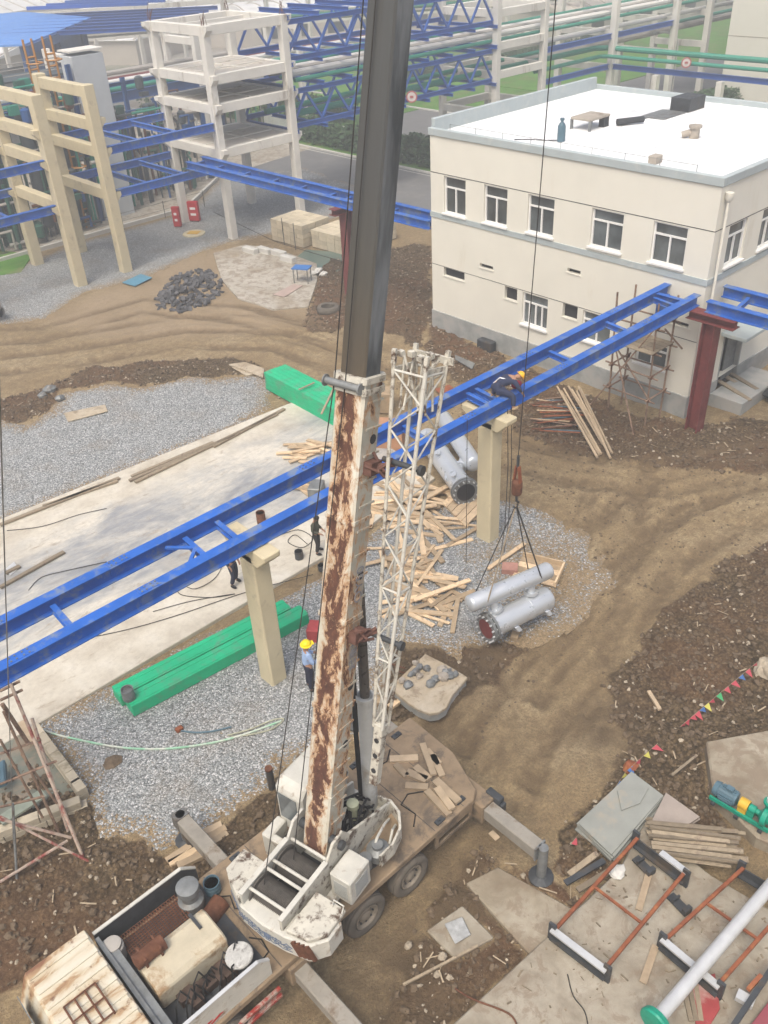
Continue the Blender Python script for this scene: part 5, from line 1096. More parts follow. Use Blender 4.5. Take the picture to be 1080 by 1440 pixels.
# ---------------------------------------------------------------- vessels
def vessel_pair(label, a0, a1, ra, b0, b1, rb_, hanging):
    """main vessel a0 (bolted flange end) to a1 (dome); slim drum b0-b1 joined by saddles"""
    a0, a1, b0, b1 = map(V, (a0, a1, b0, b1))
    t = thing('silver_vessel', label, 'pressure vessel', ((a0.x+a1.x)/2, (a0.y+a1.y)/2, 0))
    d = (a1-a0).normalized(); Ln = (a1-a0).length
    dome = [(Ln-ra*.5+ra*.5*math.sin(q*math.pi/12), ra*math.cos(q*math.pi/12)) for q in range(6)]
    MB().lathe(a0, d, [(.1, ra*.96), (.1, ra), (Ln*.62, ra), (Ln*.62, ra*1.06), (Ln*.63, ra*1.06), (Ln*.63, ra)]+dome+[(Ln, .03)], 28).build('shell', ALU, t, smooth=True)
    MB().lathe(a0, d, [(-.02, ra*1.28), (.06, ra*1.28), (.06, ra*1.02), (.12, ra*1.02)], 28).lathe(a0+d*.10, d, [(0, ra*1.28), (.07, ra*1.28)], 28).build('flange', STEELGREY, t, smooth=True)
    bl = MB(); _, e, f = basis(d)
    for k in range(14):
        q = e*math.cos(k*.4488)+f*math.sin(k*.4488); bl.tube(a0+q*ra*1.14-d*.09, a0+q*ra*1.14+d*.24, .028, 6)
    bl.build('flange_bolt', GALV, t)
    MB().lathe(a0-d*.025, d, [(0, ra*.86), (.005, ra*.86)], 24).build('end_cover', REDOX if hanging else DARK, t)
    db = (b1-b0).normalized(); Lb = (b1-b0).length
    cap = lambda o, s: [(o+s*(rb_*.5-rb_*.5*math.cos(q*math.pi/10)) if s > 0 else o-(rb_*.5-rb_*.5*math.cos((5-q)*math.pi/10)), rb_*math.sin((q if s > 0 else 5-q)*math.pi/10)+.003) for q in range(6)]
    MB().lathe(b0, db, cap(0, 1)[1:]+cap(Lb, -1)[:-1], 24).build('upper_drum', ALU, t, smooth=True)
    for s in (.22, .70):
        p, q = a0.lerp(a1, s), b0.lerp(b1, s+.04); MB().tube(p, q, ra*.36, 14).lathe(p.lerp(q, .46), (q-p), [(-.04, ra*.62), (.04, ra*.62)], 16).build('nozzle', ALU, t, smooth=True)
    up = (b0-a0).normalized()
    sd_ = d.cross(up).normalized()
    for s in (.3, .78):
        p = a0.lerp(a1, s); MB().box(p-up*ra*1.05, (.16, ra*1.7, ra*.6), (d, sd_, up)).build('saddle', ALU, t, bevel=.02)
    for s, l in ((.12, .35), (.5, .3), (.86, .3)):
        p = a0.lerp(a1, s); MB().tube(p, p-sd_*(ra+.16), .06, 10).lathe(p-sd_*(ra+.12), -sd_, [(0, .11), (.05, .11)], 12).build('branch_flange', ALU, t, smooth=True)
    return t
a0, a1 = G(684, 884, .78), G(774, 838, .78)
b0, b1 = G(657, 851, 1.62), G(775, 800, 1.62)
vessel_pair('silver twin-drum vessel hanging from the crane hook just above the gravel', a0, a1, .35, b0, b1, .25, True)
slg = (( .16, -1), (.16, 1), (.80, -1), (.80, 1))
for k, (s, sd_) in enumerate(slg):
    p = b0.lerp(b1, s); o = MB().path([HOOK-V((0, 0, .45)), p+V((0, sd_*.24, .05)), p+V((0, sd_*.2, -.15))], .016 if k % 2 else .022, 6).build('sling', OLDTIMBER if k == 0 else CABLE, org=HOOK)
    tag(o, 'wire sling from the hook block to the %s end of the hanging vessel, %s side' % ('left' if s < .5 else 'right', 'near' if sd_ < 0 else 'far'), 'sling', 'slings holding the hanging vessel')
va0, va1 = G(655, 692, .62), G(598, 612, .62); vb0, vb1 = G(668, 655, 1.0), G(622, 586, 1.0)
vessel_pair('silver twin-drum vessel lying on timber beside the tall pier, its flange end open', va0, va1, .40, vb0, vb1, .31, False)
# pallet below the second vessel
def plank(p, q, w_, h, m, label, group, name='plank', cat='plank', roll=0):
    p, q = V(p), V(q); d, s, u = basis(q-p); L_ = (q-p).length
    if roll: s, u = s*math.cos(roll)+u*math.sin(roll), u*math.cos(roll)-s*math.sin(roll)
    c_ = (p+q)/2; o = MB().box(V((0, 0, 0)), (L_, w_, h), (d, s, u)).build(name, m, org=(0, 0, 0)); o.location = c_; ORG[o.name] = c_
    return tag(o, label, cat, group)
t = thing('timber_pallet', 'flat timber pallet under the silver vessel lying by the pier', 'pallet', G(665, 715, 0))
pa, pb, pc = G(622, 708, .12), G(655, 742, .12), G(690, 705, .12)
for k in range(5):
    s0, s1 = k/5+.01, (k+1)/5-.01
    o_ = pc-pa; MB().extr([pa.lerp(pb, s0), pa.lerp(pb, s0)+(pc-pb), pa.lerp(pb, s1)+(pc-pb), pa.lerp(pb, s1)], (0, 0, .05)).build('board', TIMBER, t)
for s in (.05, .5, .95): MB().bar(pa.lerp(pb, 0)+(pc-pb)*s-V((0, 0, .05)), pb+(pc-pb)*s-V((0, 0, .05)), .1, .1).build('bearer', TIMBER, t)
def pile(cpx, n, rx, ry, lmin, lmax, label, group, m=TIMBER, z0=.06, zmax=.45, ang=None, spread=1.5, wd=(.09, .2)):
    c0_ = G(*cpx)
    for k in range(n):
        r = math.sqrt(random.random()); a = random.uniform(0, 6.28); x, y = c0_.x+math.cos(a)*r*rx, c0_.y+math.sin(a)*r*ry
        th = (random.uniform(0, 3.14) if ang is None else ang+random.gauss(0, spread)); L_ = random.uniform(lmin, lmax)
        z = z0+zmax*(1-r)*random.random()+.012*(k % 5); d = V((math.cos(th), math.sin(th), random.uniform(-.12, .12)*(1-r)))
        plank(V((x, y, z))-d*L_/2, V((x, y, z))+d*L_/2, random.uniform(*wd), random.uniform(.03, .06), m, label, group, roll=random.uniform(-.2, .2))
pile((572, 708), 56, 1.7, 2.3, .9, 2.3, 'fresh sawn crate plank in the loose pile beyond the lattice jib', 'planks in the pile beyond the lattice jib', ang=2.2, spread=.6, zmax=.32)
pile((590, 770), 16, 1.4, 1.0, .8, 1.8, 'fresh sawn plank scattered between the two timber heaps', 'planks scattered between the timber heaps', zmax=.1)
pile((600, 835), 32, 1.2, 1.2, .9, 2.1, 'fresh sawn crate plank in the heap left of the hanging vessel', 'planks in the heap left of the hanging vessel', zmax=.28)
pile((560, 800), 14, .7, .8, .8, 1.5, 'fresh sawn plank at the left of the near heap behind the jib', 'planks behind the jib', zmax=.25)
pile((436, 640), 20, .9, .8, .7, 1.8, 'fresh sawn plank in the small pile left of the boom on the yard', 'planks left of the boom', z0=.14, zmax=.2, ang=2.4, spread=.5)
pile((430, 686), 6, .6, .5, .7, 1.5, 'sawn plank on the yard under the blue rail left of the boom', 'planks under the rail', z0=.14, zmax=.1, ang=2.0, spread=.3)
TS = 'loose fresh plank '
for lab, p, q, z in (('lying by the foot of the far pier', (628, 768), (678, 738), .08), ('standing out between the far pier and the hanging vessel', (686, 800), (738, 764), .1), ('at the upper edge of the near heap', (570, 690), (640, 760), .12),
                    ('propped upright-looking at the near heap edge', (636, 890), (644, 842), .1), ('along the lower side of the near heap', (560, 855), (610, 880), .1)):
    plank(G(*p, z), G(*q, z+.05), .14, .05, TIMBER, TS+lab, None)
# crate lid right of vessel
t = thing('crate_lid', 'open timber crate tray behind the right end of the hanging vessel', 'crate', G(765, 790, 0))
ca, cb_, cc = G(735, 783, .1), G(793, 797, .1), G(780, 826, .1)
for k in range(4):
    s0, s1 = k/4+.01, (k+1)/4-.01; MB().extr([ca+(cc-cb_)*s0, cb_+(cc-cb_)*s0, cb_+(cc-cb_)*s1, ca+(cc-cb_)*s1], (0, 0, .04)).build('board', TIMBER, t)
MB().bar(ca+V((0, 0, .1)), cb_+V((0, 0, .1)), .06, .2).build('rim', TIMBER, t); MB().bar(cb_+V((0, 0, .1)), cc+V((0, 0, .1)), .06, .2).build('rim', TIMBER, t)
for lab, px, s in (('left of the hanging vessel', (717, 800), .3),): 
    o = MB().box(G(*px, .12), (.4, .5, .22), (V((.8, .6, 0)), V((-.6, .8, 0)), V((0, 0, 1)))).build('paper_sack', M('dull_pink_sack', (.38, .20, .16), .2, 4, .8), org=G(*px)); tag(o, 'dull pink sack behind the hanging vessel on the gravel', 'sack')
o = MB().box(G(725, 890, .1), (.55, .22, .2), (V((.75, .4, .1)).normalized(), V((-.47, .88, 0)).normalized(), V((0, 0, 1)))).build('timber_chock', TIMBER, org=G(725, 890), bevel=.02); tag(o, 'short pale timber chock below the hanging vessel', 'chock')
# ---------------------------------------------------------------- green box beams
def gbox(t, p, q, w_, h, z): MB().bar(V((p.x, p.y, z+h/2)), V((q.x, q.y, z+h/2)), w_, h).build('box_beam', GREEN, t, bevel=.012)
A, B = G(160, 970, .40), G(400, 847, .40); n_ = V((-(B-A).y, (B-A).x, 0)).normalized()
for k, lab in ((0, 'long green steel box beam on the gravel, the one toward the yard slab'), (1, 'long green steel box beam on the gravel, the one nearer the crane')):
    p, q = A-n_*(.12+k*.56), B-n_*(.12+k*.56); p = p-(B-A).normalized()*(.0 if k == 0 else -.1); q = q+(B-A).normalized()*.25*k
    t = thing('green_beam', lab, 'steel beam', (p.x, p.y, .04), 'long green box beams on the gravel')
    d = (q-p).normalized()
    MB().bar(V((p.x, p.y, .235)), V((q.x, q.y, .235)), .52, .40).build('box_beam', GREEN, t, bevel=.015)
    for s in (-.14, .14): MB().bar(V((p.x, p.y, .44))+n_*s, V((q.x, q.y, .44))+n_*s, .12, .012).build('cap_strip', GREEN, t)
e0, e1 = G(371, 524, .9), G(470, 578, .9); w0 = G(388, 514, .9)
dL = (G(480, 582, .9)-e0); wv = V(((w0-e0).x, (w0-e0).y, 0)); 
t = thing('green_beam_stack', 'stack of bright green steel box sections by the far end of the yard', 'beam stack', (e0.x, e0.y, 0))
dl_ = dL.normalized(); Ls = 5.2; wl = wv.length; wn = V((-dl_.y, dl_.x, 0)); wn = wn if wn.dot(wv) > 0 else -wn
for r in range(4):
    for k in range(5):
        p = V((e0.x, e0.y, 0))+wn*(.13+k*.235)+V((0, 0, .17+r*.21)); MB().bar(p-dl_*random.uniform(0, .08), p+dl_*(Ls+random.uniform(-.08, .08)), .22, .2).build('box_section', GREEN, t, bevel=.01)
for s in (.2, .55, .9): MB().bar(V((e0.x, e0.y, .035))+dl_*Ls*s-wn*.1, V((e0.x, e0.y, .035))+dl_*Ls*s+wn*1.4, .12, .07).build('bearer', OLDTIMBER, t)
plank(G(452, 582, .9), G(470, 545, 1.0), .08, .05, PALEPLANK, 'pale batten leaning on the green stack by the boom', None, 'batten', 'batten')
plank(G(420, 548, 1.02), G(442, 538, 1.02), .07, .04, PALEPLANK, 'short pale batten lying on top of the green stack', None, 'batten', 'batten')
def drum(px, z, r, h, label, m, lid=None, cat='drum', name='drum'):
    p = G(*px, z); t = thing(name, label, cat, (p.x, p.y, z))
    MB().lathe(p, (0, 0, 1), [(0, r*.98), (.01, r), (h*.33, r), (h*.34, r*1.04), (h*.36, r), (h*.66, r), (h*.67, r*1.04), (h*.69, r), (h, r), (h, r*.9), (h-.05, r*.88)], 18).build('shell', m, t, smooth=True)
    MB().lathe(p+V((0, 0, h-.07)), (0, 0, 1), [(0, r*.86), (.02, r*.86)], 16).build('contents', lid or RUST, t)
    return t
drum((182, 982), .45, .17, .36, 'small grey drum with rusty top standing on the green beams', STEELGREY)
drum((368, 735), .1, .16, .45, 'rusty can on the yard just behind the blue rail', RUST, STEELGREY)
drum((421, 785), .1, .14, .3, 'dark paint bucket on the yard slab left of the boom', DARKSTEEL, BLACK, 'bucket', 'bucket')
drum((453, 801), .1, .13, .2, 'low dark bucket at the slab edge close to the boom', DARKSTEEL, GALV, 'bucket', 'bucket')
drum((300, 1252), 1.37, .17, .3, 'blue plastic bucket on the crane deck behind the engine bay', MOTORB, BLACK, 'bucket', 'bucket')
drum((300, 1335), 1.6, .15, .36, 'white bucket beside the round cover on the crane', WHITEP, STEELGREY, 'bucket', 'bucket')
# broken slab with rubble
t = thing('broken_slab', 'tilted broken concrete slab carrying lumps of rubble behind the crane', 'concrete slab', G(600, 965, 0))
sl = wp((598, 919, .42), (628, 934, .42), (658, 952, .42), (636, 977, .42), (628, 994, .42), (617, 1001, .42), (604, 1003, .42), (588, 997, .42), (574, 988, .42), (548, 966, .42))
SLABW = concrete('broken_slab_concrete', (.44, .37, .27), (.34, .265, .17), (.52, .47, .38), 1.5, spots=.55)
MB().prism(sl, .30, .42).build('slab_top', SLABW, t, bevel=.02)
MB().prism([(x*.96+G(602, 962, .4).x*.04, y*.96+G(602, 962, .4).y*.04) for x, y in sl], .06, .295).build('slab_edge', PLINTH, t)
for k, px in enumerate(((601, 955), (615, 958), (570, 940))): MB().tube(G(*px, .36), G(px[0]-45+k*4, px[1]-12, .36), .02, 5).build('rebar', RUST, t)
def rock(c, r, m, name, label=None, cat=None, group=None, parent=None, n=7, mm=5, sq=.7):
    mb = MB().ball((0, 0, 0), 1, n, mm); sd = random.uniform(0, 99); out = []
    for v in mb.v: 
        k = 1+.45*mnoise.noise(V(v)*1.6+V((sd, sd, sd))); out.append((c[0]+v[0]*r*k, c[1]+v[1]*r*k*.85, c[2]+v[2]*r*k*sq))
    mb.v = out; o = mb.build(name, m, parent, org=c if parent is None else None)
    return tag(o, label, cat, group)
for k, px in enumerate(((584, 932), (590, 938), (584, 945), (590, 950), (600, 940), (578, 948), (621, 942), (628, 946), (634, 950), (624, 952), (612, 955), (640, 948), (565, 957), (574, 963), (606, 961))):
    rock(G(*px, .48), random.uniform(.09, .19), STEELGREY if k % 3 else DIRTYCON, 'rubble_lump', 'grey rubble lump resting on the broken slab', 'rubble', 'rubble lumps on the broken slab')
# planks on the deck and cribbing
dz = ZD+.035
DP = ((548, 1068, 588, 1066), (556, 1075, 572, 1092), (572, 1086, 600, 1097), (594, 1046, 610, 1090), (608, 1062, 622, 1092), (570, 1105, 602, 1107), (612, 1097, 645, 1128), (600, 1112, 632, 1146), (614, 1108, 636, 1138), (584, 1078, 604, 1096), (600, 1055, 618, 1075))
for k, (x0, y0, x1, y1) in enumerate(DP):
    z = dz+.05*(k in (3, 6, 8)); plank(G(x0, y0, z), G(x1, y1, z), random.uniform(.14, .2), .07, PALEPLANK, 'brown timber block lying loose on the crane deck', 'timber blocks on the crane deck', 'timber_block', 'timber')
for k, (x0, y0, x1, y1, z) in enumerate(((235, 1212, 268, 1190, .1), (238, 1216, 285, 1192, .1), (250, 1219, 290, 1200, .18), (262, 1216, 300, 1188, .1), (280, 1175, 312, 1160, .1), (282, 1185, 318, 1165, .1), (290, 1192, 320, 1172, .1))):
    plank(G(x0, y0, z), G(x1, y1, z), .17, .12, TIMBER if k % 2 else PALEPLANK, 'orange-brown sleeper under the left front outrigger of the crane', 'sleepers under the left front outrigger', 'sleeper', 'timber')
for k, (x0, y0, x1, y1) in enumerate(((516, 992, 536, 985), (508, 1010, 530, 1002), (500, 1042, 520, 1022), (506, 1052, 528, 1036), (548, 995, 562, 984))):
    plank(G(x0, y0, .09), G(x1, y1, .09), .18, .1, TIMBER, 'short timber by the left rear outrigger of the crane', 'timbers by the left rear outrigger', 'sleeper', 'timber')
def post(px, h, label, m, r=.09, top=None):
    p = G(*px); t = thing('stub_post', label, 'post', (p.x, p.y, 0)); MB().tube(p-V((0, 0, .2)), p+V((0, 0, h)), r, 12).build('shaft', m, t, smooth=True)
    MB().tube(p+V((0, 0, h)), p+V((0, 0, h+.05)), r*1.1, 12).build('cap', top or RUST, t)
post((383, 1110), .75, 'short dark steel stub post with rusty cap standing in the gravel', DARKSTEEL)
post((268, 1190), .65, 'short dark stub post beside the left front outrigger sleepers', DARKSTEEL, .08)
# timbers, boards, cables on the yard
for k, (a, b_) in enumerate((((0, 738), (168, 672)), ((182, 676), (330, 612)), ((185, 670), (300, 622)), ((190, 678), (390, 582)), ((60, 712), (165, 676)), ((300, 628), (400, 575)), ((0, 826), (90, 776)), ((8, 806), (28, 796)))):
    plank(G(*a, .16), G(*b_, .16), .15, .07, OLDTIMBER, 'long grey weathered timber lying on the far margin of the yard slab', 'weathered timbers on the yard slab', 'timber', 'timber')
def board(pxs, z, h, m, label, name='board', cat='board'):
    pts = [G(*p, z) for p in pxs]; c_ = sum(pts, V((0, 0, 0)))/len(pts); o = MB().extr(pts, (0, 0, h)).build(name, m, org=(c_.x, c_.y, z), bevel=.01); return tag(o, label, cat)
board(((90, 582), (148, 570), (152, 579), (96, 594)), .06, .05, SLABW, 'pale board lying alone on the far gravel bed')
board(((322, 514), (345, 511), (372, 520), (370, 532), (352, 525)), .10, .08, SLABW, 'pale slab leaning by the left end of the green stack', 'pale_slab', 'slab')
board(((326, 518), (350, 516), (368, 524), (348, 530)), .02, .07, SLABW, 'second pale slab lying under the one by the green stack', 'pale_slab', 'slab')
board(((384, 415), (412, 400), (426, 402), (400, 418)), .08, .03, M('pinkish_sheet', (.40, .31, .27), .12, 2, .8), 'pinkish flat sheet on the far concrete apron', 'sheet', 'sheet')
board(((172, 398), (198, 386), (214, 391), (190, 403)), .06, .05, M('faded_blue_sheet', (.09, .24, .34), .15, 2, .7), 'faded blue sheet lying by the foot of the cream portal', 'sheet', 'sheet')
board(((8, 800), (20, 790), (26, 800), (14, 810)), .12, .02, GALV, 'small white sheet lying on the yard slab at the left edge', 'sheet', 'sheet')
def cable(pts, label, z=.13, r=.012, m=CABLE, name='cable', cat='cable'):
    P_ = [G(x, y, z) for x, y in pts]; fine = []
    for a, b_, c_, d in zip([P_[0]]+P_[:-2], P_[:-1], P_[1:], P_[2:]+[P_[-1]]):
        for k in range(5):
            s = k/5; fine.append(.5*((2*b_)+(c_-a)*s+(2*a-5*b_+4*c_-d)*s*s+(3*b_-a-3*c_+d)*s**3))
    fine.append(P_[-1]); o = MB().path(fine, r, 5).build(name, m, org=P_[0]); return tag(o, label, cat)
cable([(118, 898), (180, 885), (250, 865), (345, 833), (440, 808)], 'dark cable trailing along the near edge of the yard slab')
cable([(215, 860), (270, 845), (330, 835), (300, 840), (262, 838), (250, 832), (258, 824), (275, 828), (300, 815), (312, 797), (316, 780)], 'dark cable looping on the slab by the half-hidden worker', m=CABLE)
cable([(395, 752), (420, 745), (440, 757), (425, 770), (405, 762), (415, 752), (432, 765)], 'tangled dark cable on the slab behind the green-clad worker')
cable([(10, 746), (60, 740), (110, 724), (150, 715)], 'thin cable lying across the far part of the yard slab')
cable([(40, 830), (58, 812), (95, 802), (150, 790)], 'thin cable curling over the left of the yard slab')
HOSEG = M('pale_green_hose', (.25, .48, .33), .25, 3, .5, dirt=(.52, .55, .48), dthr=.5)
cable([(46, 1017), (70, 1030), (110, 1040), (170, 1051), (230, 1053), (290, 1046), (340, 1034), (395, 1014)], 'pale green flat hose curving across the gravel below the green beams', .07, .03, HOSEG, 'hose', 'hose')
cable([(320, 1034), (350, 1026), (385, 1012), (399, 1012), (380, 1026), (345, 1034), (325, 1036)], 'grey-green hose folded on the gravel near the boom', .07, .022, M('grey_green_hose', (.36, .36, .27), .2, 3, .6), 'hose', 'hose')
cable([(252, 1027), (275, 1030), (300, 1028), (325, 1022)], 'blue hose end with a red fitting on the gravel', .07, .025, MOTORB, 'hose', 'hose')
o = MB().box(G(252, 1025, .1), (.2, .14, .12)).build('hose_fitting', RUSTRED, org=G(252, 1025), bevel=.02); tag(o, 'faded red fitting at the end of the blue hose', 'hose fitting')
rock(G(158, 1072, .04), .28, BROWNROCK, 'mud_patch', 'small brown lump of mud on the gravel below the green hose', 'mud lump', sq=.25); 
o = MB().box(G(443, 888, .25), (.5, .4, .5), (V((.8, .6, 0)), V((-.6, .8, 0)), V((0, 0, 1)))).build('red_crate', M('faded_red_plastic', (.38, .06, .06), .2, 4, .6), org=G(443, 888), bevel=.03); tag(o, 'faded red box half hidden behind the boom near the yellow helmet', 'box')
o = MB().box(G(445, 688, .3), (.7, .5, .45), (V((.8, .6, 0)), V((-.6, .8, 0)), V((0, 0, 1)))).build('grey_box', STEELGREY, org=G(445, 688), bevel=.03); tag(o, 'grey welding box standing on the slab beneath the blue rail', 'welding set')
for k, (x, y, r) in enumerate(((70, 548, .3), (84, 560, .25), (60, 556, .22))): rock(G(x, y, .1), r, STEELGREY, 'grey_boulder', 'grey boulder at the left edge of the far gravel bed', 'boulder', 'boulders at the far gravel edge')
# ---------------------------------------------------------------- far middle: pavers, tyre, pipes, blocks
bp = thing('paver_pile', 'heap of dark grey pavers on the far dirt track', 'paver pile', (*G(265, 412).xy, 0))
me_src = None; c0_ = G(266, 412)
e1_, e2_ = (G(308, 398)-G(228, 432)), None
for k in range(260):
    a = random.uniform(0, 6.28); r = math.sqrt(random.random()); px, py = 266+math.cos(a)*r*46*(1+.12*math.sin(3*a)), 410+math.sin(a)*r*28-math.cos(a)*r*12
    p = G(px, py, 0); z = .05+.32*(1-r)*random.random()
    if me_src is None:
        o = MB().box((0, 0, 0), (.30, .18, .11)).build('paver', BRICKDARK, None, org=(0, 0, 0)); me_src = o
        o.parent = bp
    else: o = me_src.copy(); C.objects.link(o)
    o.location = (p.x-ORG[bp.name].x, p.y-ORG[bp.name].y, z); o.rotation_euler = (random.gauss(0, .4), random.gauss(0, .4), random.uniform(0, 3.14))
p = G(462, 440); t = thing('old_tyre', 'old black tyre lying flat on rubble left of the boom', 'tyre', (p.x, p.y, 0))
MB().lathe(p+V((0, 0, .03)), (0, 0, 1), [(0, .38), (.02, .55), (.12, .62), (.26, .62), (.36, .55), (.38, .38), (.34, .34), (.05, .34)], 22).build('tread', RUBBER, t, smooth=True); MB().lathe(p+V((0, 0, .1)), (0, 0, 1), [(0, .3), (.02, .3)], 16).build('hollow', BLACK, t)
for k, (px, z) in enumerate((((2, 440), .38), ((-12, 432), .38), ((-4, 428), 1.05))):
    p = G(*px, z); q = p+V((-1.2, 1.6, 0)); t = thing('concrete_pipe', 'grey concrete pipe at the left edge on the far gravel, %s' % ('front one', 'rear one', 'top one')[k], 'concrete pipe', (p.x, p.y, 0), 'concrete pipes at the left edge')
    d = (p-q).normalized(); MB().lathe(q, d, [(0, .36), (2, .36), (2, .27), (1.6, .27)], 20).build('barrel', PIPEGREY, t, smooth=True); MB().lathe(q+d*1.9, d, [(0, .265), (.01, .265)], 18).build('bore', DARK, t)
def blockpack(p0, du, dv, nx, ny, nz_, label):
    t = thing('block_pack', label, 'block stack', p0, 'packs of pale building blocks'); BLK = bpy.data.materials.get('pale_block') or M('pale_block', (.56, .49, .36), .12, 3, .9, rand=.15, co='Object')
    src = None; p0 = V(p0)
    ax = (du.normalized(), dv.normalized(), V((0, 0, 1))); su, sv = du.length/nx, dv.length/ny; sz = .27
    for i in range(nx):
        for j in range(ny):
            for k in range(nz_):
                if 0 < i < nx-1 and 0 < j < ny-1 and k < nz_-1: continue
                if src is None: src = MB().box((0, 0, 0), (su-.025, sv-.025, sz-.012), ax).build('block', BLK, None, org=(0, 0, 0)); o = src; o.parent = t
                else: o = src.copy(); C.objects.link(o)
                c_ = du*((i+.5)/nx)+dv*((j+.5)/ny)+V((random.uniform(-.012, .012), random.uniform(-.012, .012), .04+sz*(k+.5)+random.uniform(0, .01))); o.location = c_
u_, v_ = V((.55, -.83, 0)), V((.83, .55, 0))
pk0 = G(383, 338); pk1 = G(427, 350); uu = V(((pk1-pk0).x, (pk1-pk0).y, 0))
nn_ = V((-uu.y, uu.x, 0)).normalized(); nn_ = nn_ if nn_.x > 0 else -nn_
blockpack((pk0.x, pk0.y, 0), uu, nn_*2.4, 5, 4, 5, 'pack of pale building blocks left of the dark red column, the left one')
pk2 = pk1+uu.normalized()*.25+nn_*.5
blockpack((pk2.x, pk2.y, 0), uu*1.15, nn_*2.4, 5, 4, 4, 'pack of pale building blocks directly behind the dark red column')
pk3 = pk1+nn_*3.2+uu*.2
blockpack((pk3.x, pk3.y, 0), uu, nn_*1.6, 4, 3, 4, 'small pack of pale blocks close to the boom, behind the others')
t = thing('trestle_table', 'small blue-topped trestle on the far concrete apron', 'table', (*G(424, 395).xy, .06)); p = G(424, 376, .9)
MB().box(p, (1.0, .7, .06), (V((.5, -.86, 0)), V((.86, .5, 0)), V((0, 0, 1)))).build('tabletop', M('blue_tabletop', (.05, .17, .45), .1, 3, .6), t)
for a, b_ in ((-1, -1), (-1, 1), (1, -1), (1, 1)): q = p+V((.5, -.86, 0))*.42*a+V((.86, .5, 0))*.28*b_; MB().tube(q-V((0, 0, .84)), q, .03, 6).build('leg', STEELGREY, t)
for k, (px, py, a) in enumerate(((352, 352, 0), (372, 352, 0), (392, 356, 0), (405, 364, 0))):
    p = G(px, py, .2); o = MB().box(p, (1.1, .4, .35), (uu.normalized(), nn_, V((0, 0, 1)))).build('kerb_stone', KERBW, org=(p.x, p.y, 0), bevel=.03); tag(o, 'loose concrete kerb stone along the back of the apron', 'kerb stone', 'loose kerb stones behind the apron')
POOLM = M('shallow_water', (.10, .16, .14), .1, 1, .06, spec=.6)
MB().prism(wp((430, 352), (480, 356), (494, 372), (470, 385), (436, 376), (418, 362)), .0, .05).build('puddle', POOLM)['kind'] = 'structure'
for k, px in enumerate(((448, 380), (455, 385), (442, 384))): rock(G(*px, .15), .28, KERBW, 'white_bag', 'crumpled white bag beside the puddle behind the tyre', 'bag', 'white bags by the puddle', sq=.5)
for k, (px, py, lab) in enumerate(((251, 320, 'left'), (275, 312, 'right'))):
    p = G(px, py); t = thing('red_hydrant_box', 'red fire box by the white tower foot, the %s of two' % lab, 'fire box', (p.x, p.y, 0), 'red fire boxes')
    ax = (V((.55, -.83, 0)), V((.83, .55, 0)), V((0, 0, 1))); MB().box(p+V((0, 0, .75)), (.75 if k else .5, .3, 1.3), ax).build('cabinet', REDP, t, bevel=.02); 
    for z in (.95, .55): MB().box(p+V((0, 0, z))-V((.83, .55, 0))*.155, (.4 if k else .2, .012, .16), ax).build('panel', WHITEP, t)
    for s in (-.2, .2): MB().bar(p+ax[0]*s, p+ax[0]*s+V((0, 0, .12)), .06, .06, V((1, 0, 0))).build('leg', DARKSTEEL, t)
p = G(273, 330); o = MB().lathe((p.x, p.y, .03), (0, 0, 1), [(0, .75), (.08, .75), (.1, .7)], 18).build('manhole_ring', CREAM, org=(p.x, p.y, 0)); tag(o, 'round cream manhole ring in front of the red fire boxes', 'manhole')
o = MB().box((p.x, p.y, .15), (.75, .55, .03), (V((.55, -.83, 0)), V((.83, .55, 0)), V((0, 0, 1)))).build('yellow_cover', YELLOW, org=(p.x, p.y, .13)); tag(o, 'yellow cover plate lying on the manhole ring', 'cover plate')
t = thing('pavement_kerb', 'low concrete kerb wall between the plant and the far gravel', 'kerb wall', (24.4, 57, 0)); MB().bar((15.5, 57.6, .1), (33.4, 57.6, .1), .2, .3).build('kerb_run', KERBW, t); MB().bar((33.4, 57.6, .1), (40, 63, .1), .2, .3).build('kerb_run', KERBW, t)
MB().prism([(14, 57.7), (33.3, 57.7), (40, 63.2), (60, 66), (60, 100), (14, 100)], -.1, .035).build('plant_paving', CONAPR)['kind'] = 'structure'
MB().prism([tuple(G(-60, 395).xy), tuple(G(30, 384).xy), tuple(G(45, 360).xy), tuple(G(0, 352).xy), tuple(G(-60, 356).xy)], -.1, .05).build('lawn', GRASSM)['kind'] = 'structure'
for k in range(5):
    p = V((16+k*4.2, 57.2, 0)); q = V((16+(k+1)*4.2, 57.2, 0))
t = thing('rope_fence', 'thin stake and wire fence along the far concrete kerb', 'fence', (15, 57, 0))
for k in range(7): MB().tube((15+k*3.3, 57.15, 0), (15+k*3.3, 57.15, 1.2), .025, 5).build('stake', DARKSTEEL, t)
MB().tube((15, 57.15, 1.1), (34.8, 57.15, 1.1), .012, 4).tube((15, 57.15, .6), (34.8, 57.15, .6), .012, 4).build('wire', DARKSTEEL, t)
a, b_ = G(300, 298, 1.0), G(495, 372, 1.6); o = MB().path([a, a.lerp(b_, .5)-V((0, 0, .4)), b_], .02, 5).build('cable', CABLE, org=a); tag(o, 'dark cable slung low past the pale block packs', 'cable')
for px in ((400, 345), (416, 352)):
    p = G(*px); o = MB().tube(p, p+V((0, 0, 1.7)), .025, 6).build('stake', DARKSTEEL, org=p); tag(o, 'dark thin stake standing in front of the pale block packs', 'stake', 'stakes in front of the block packs')
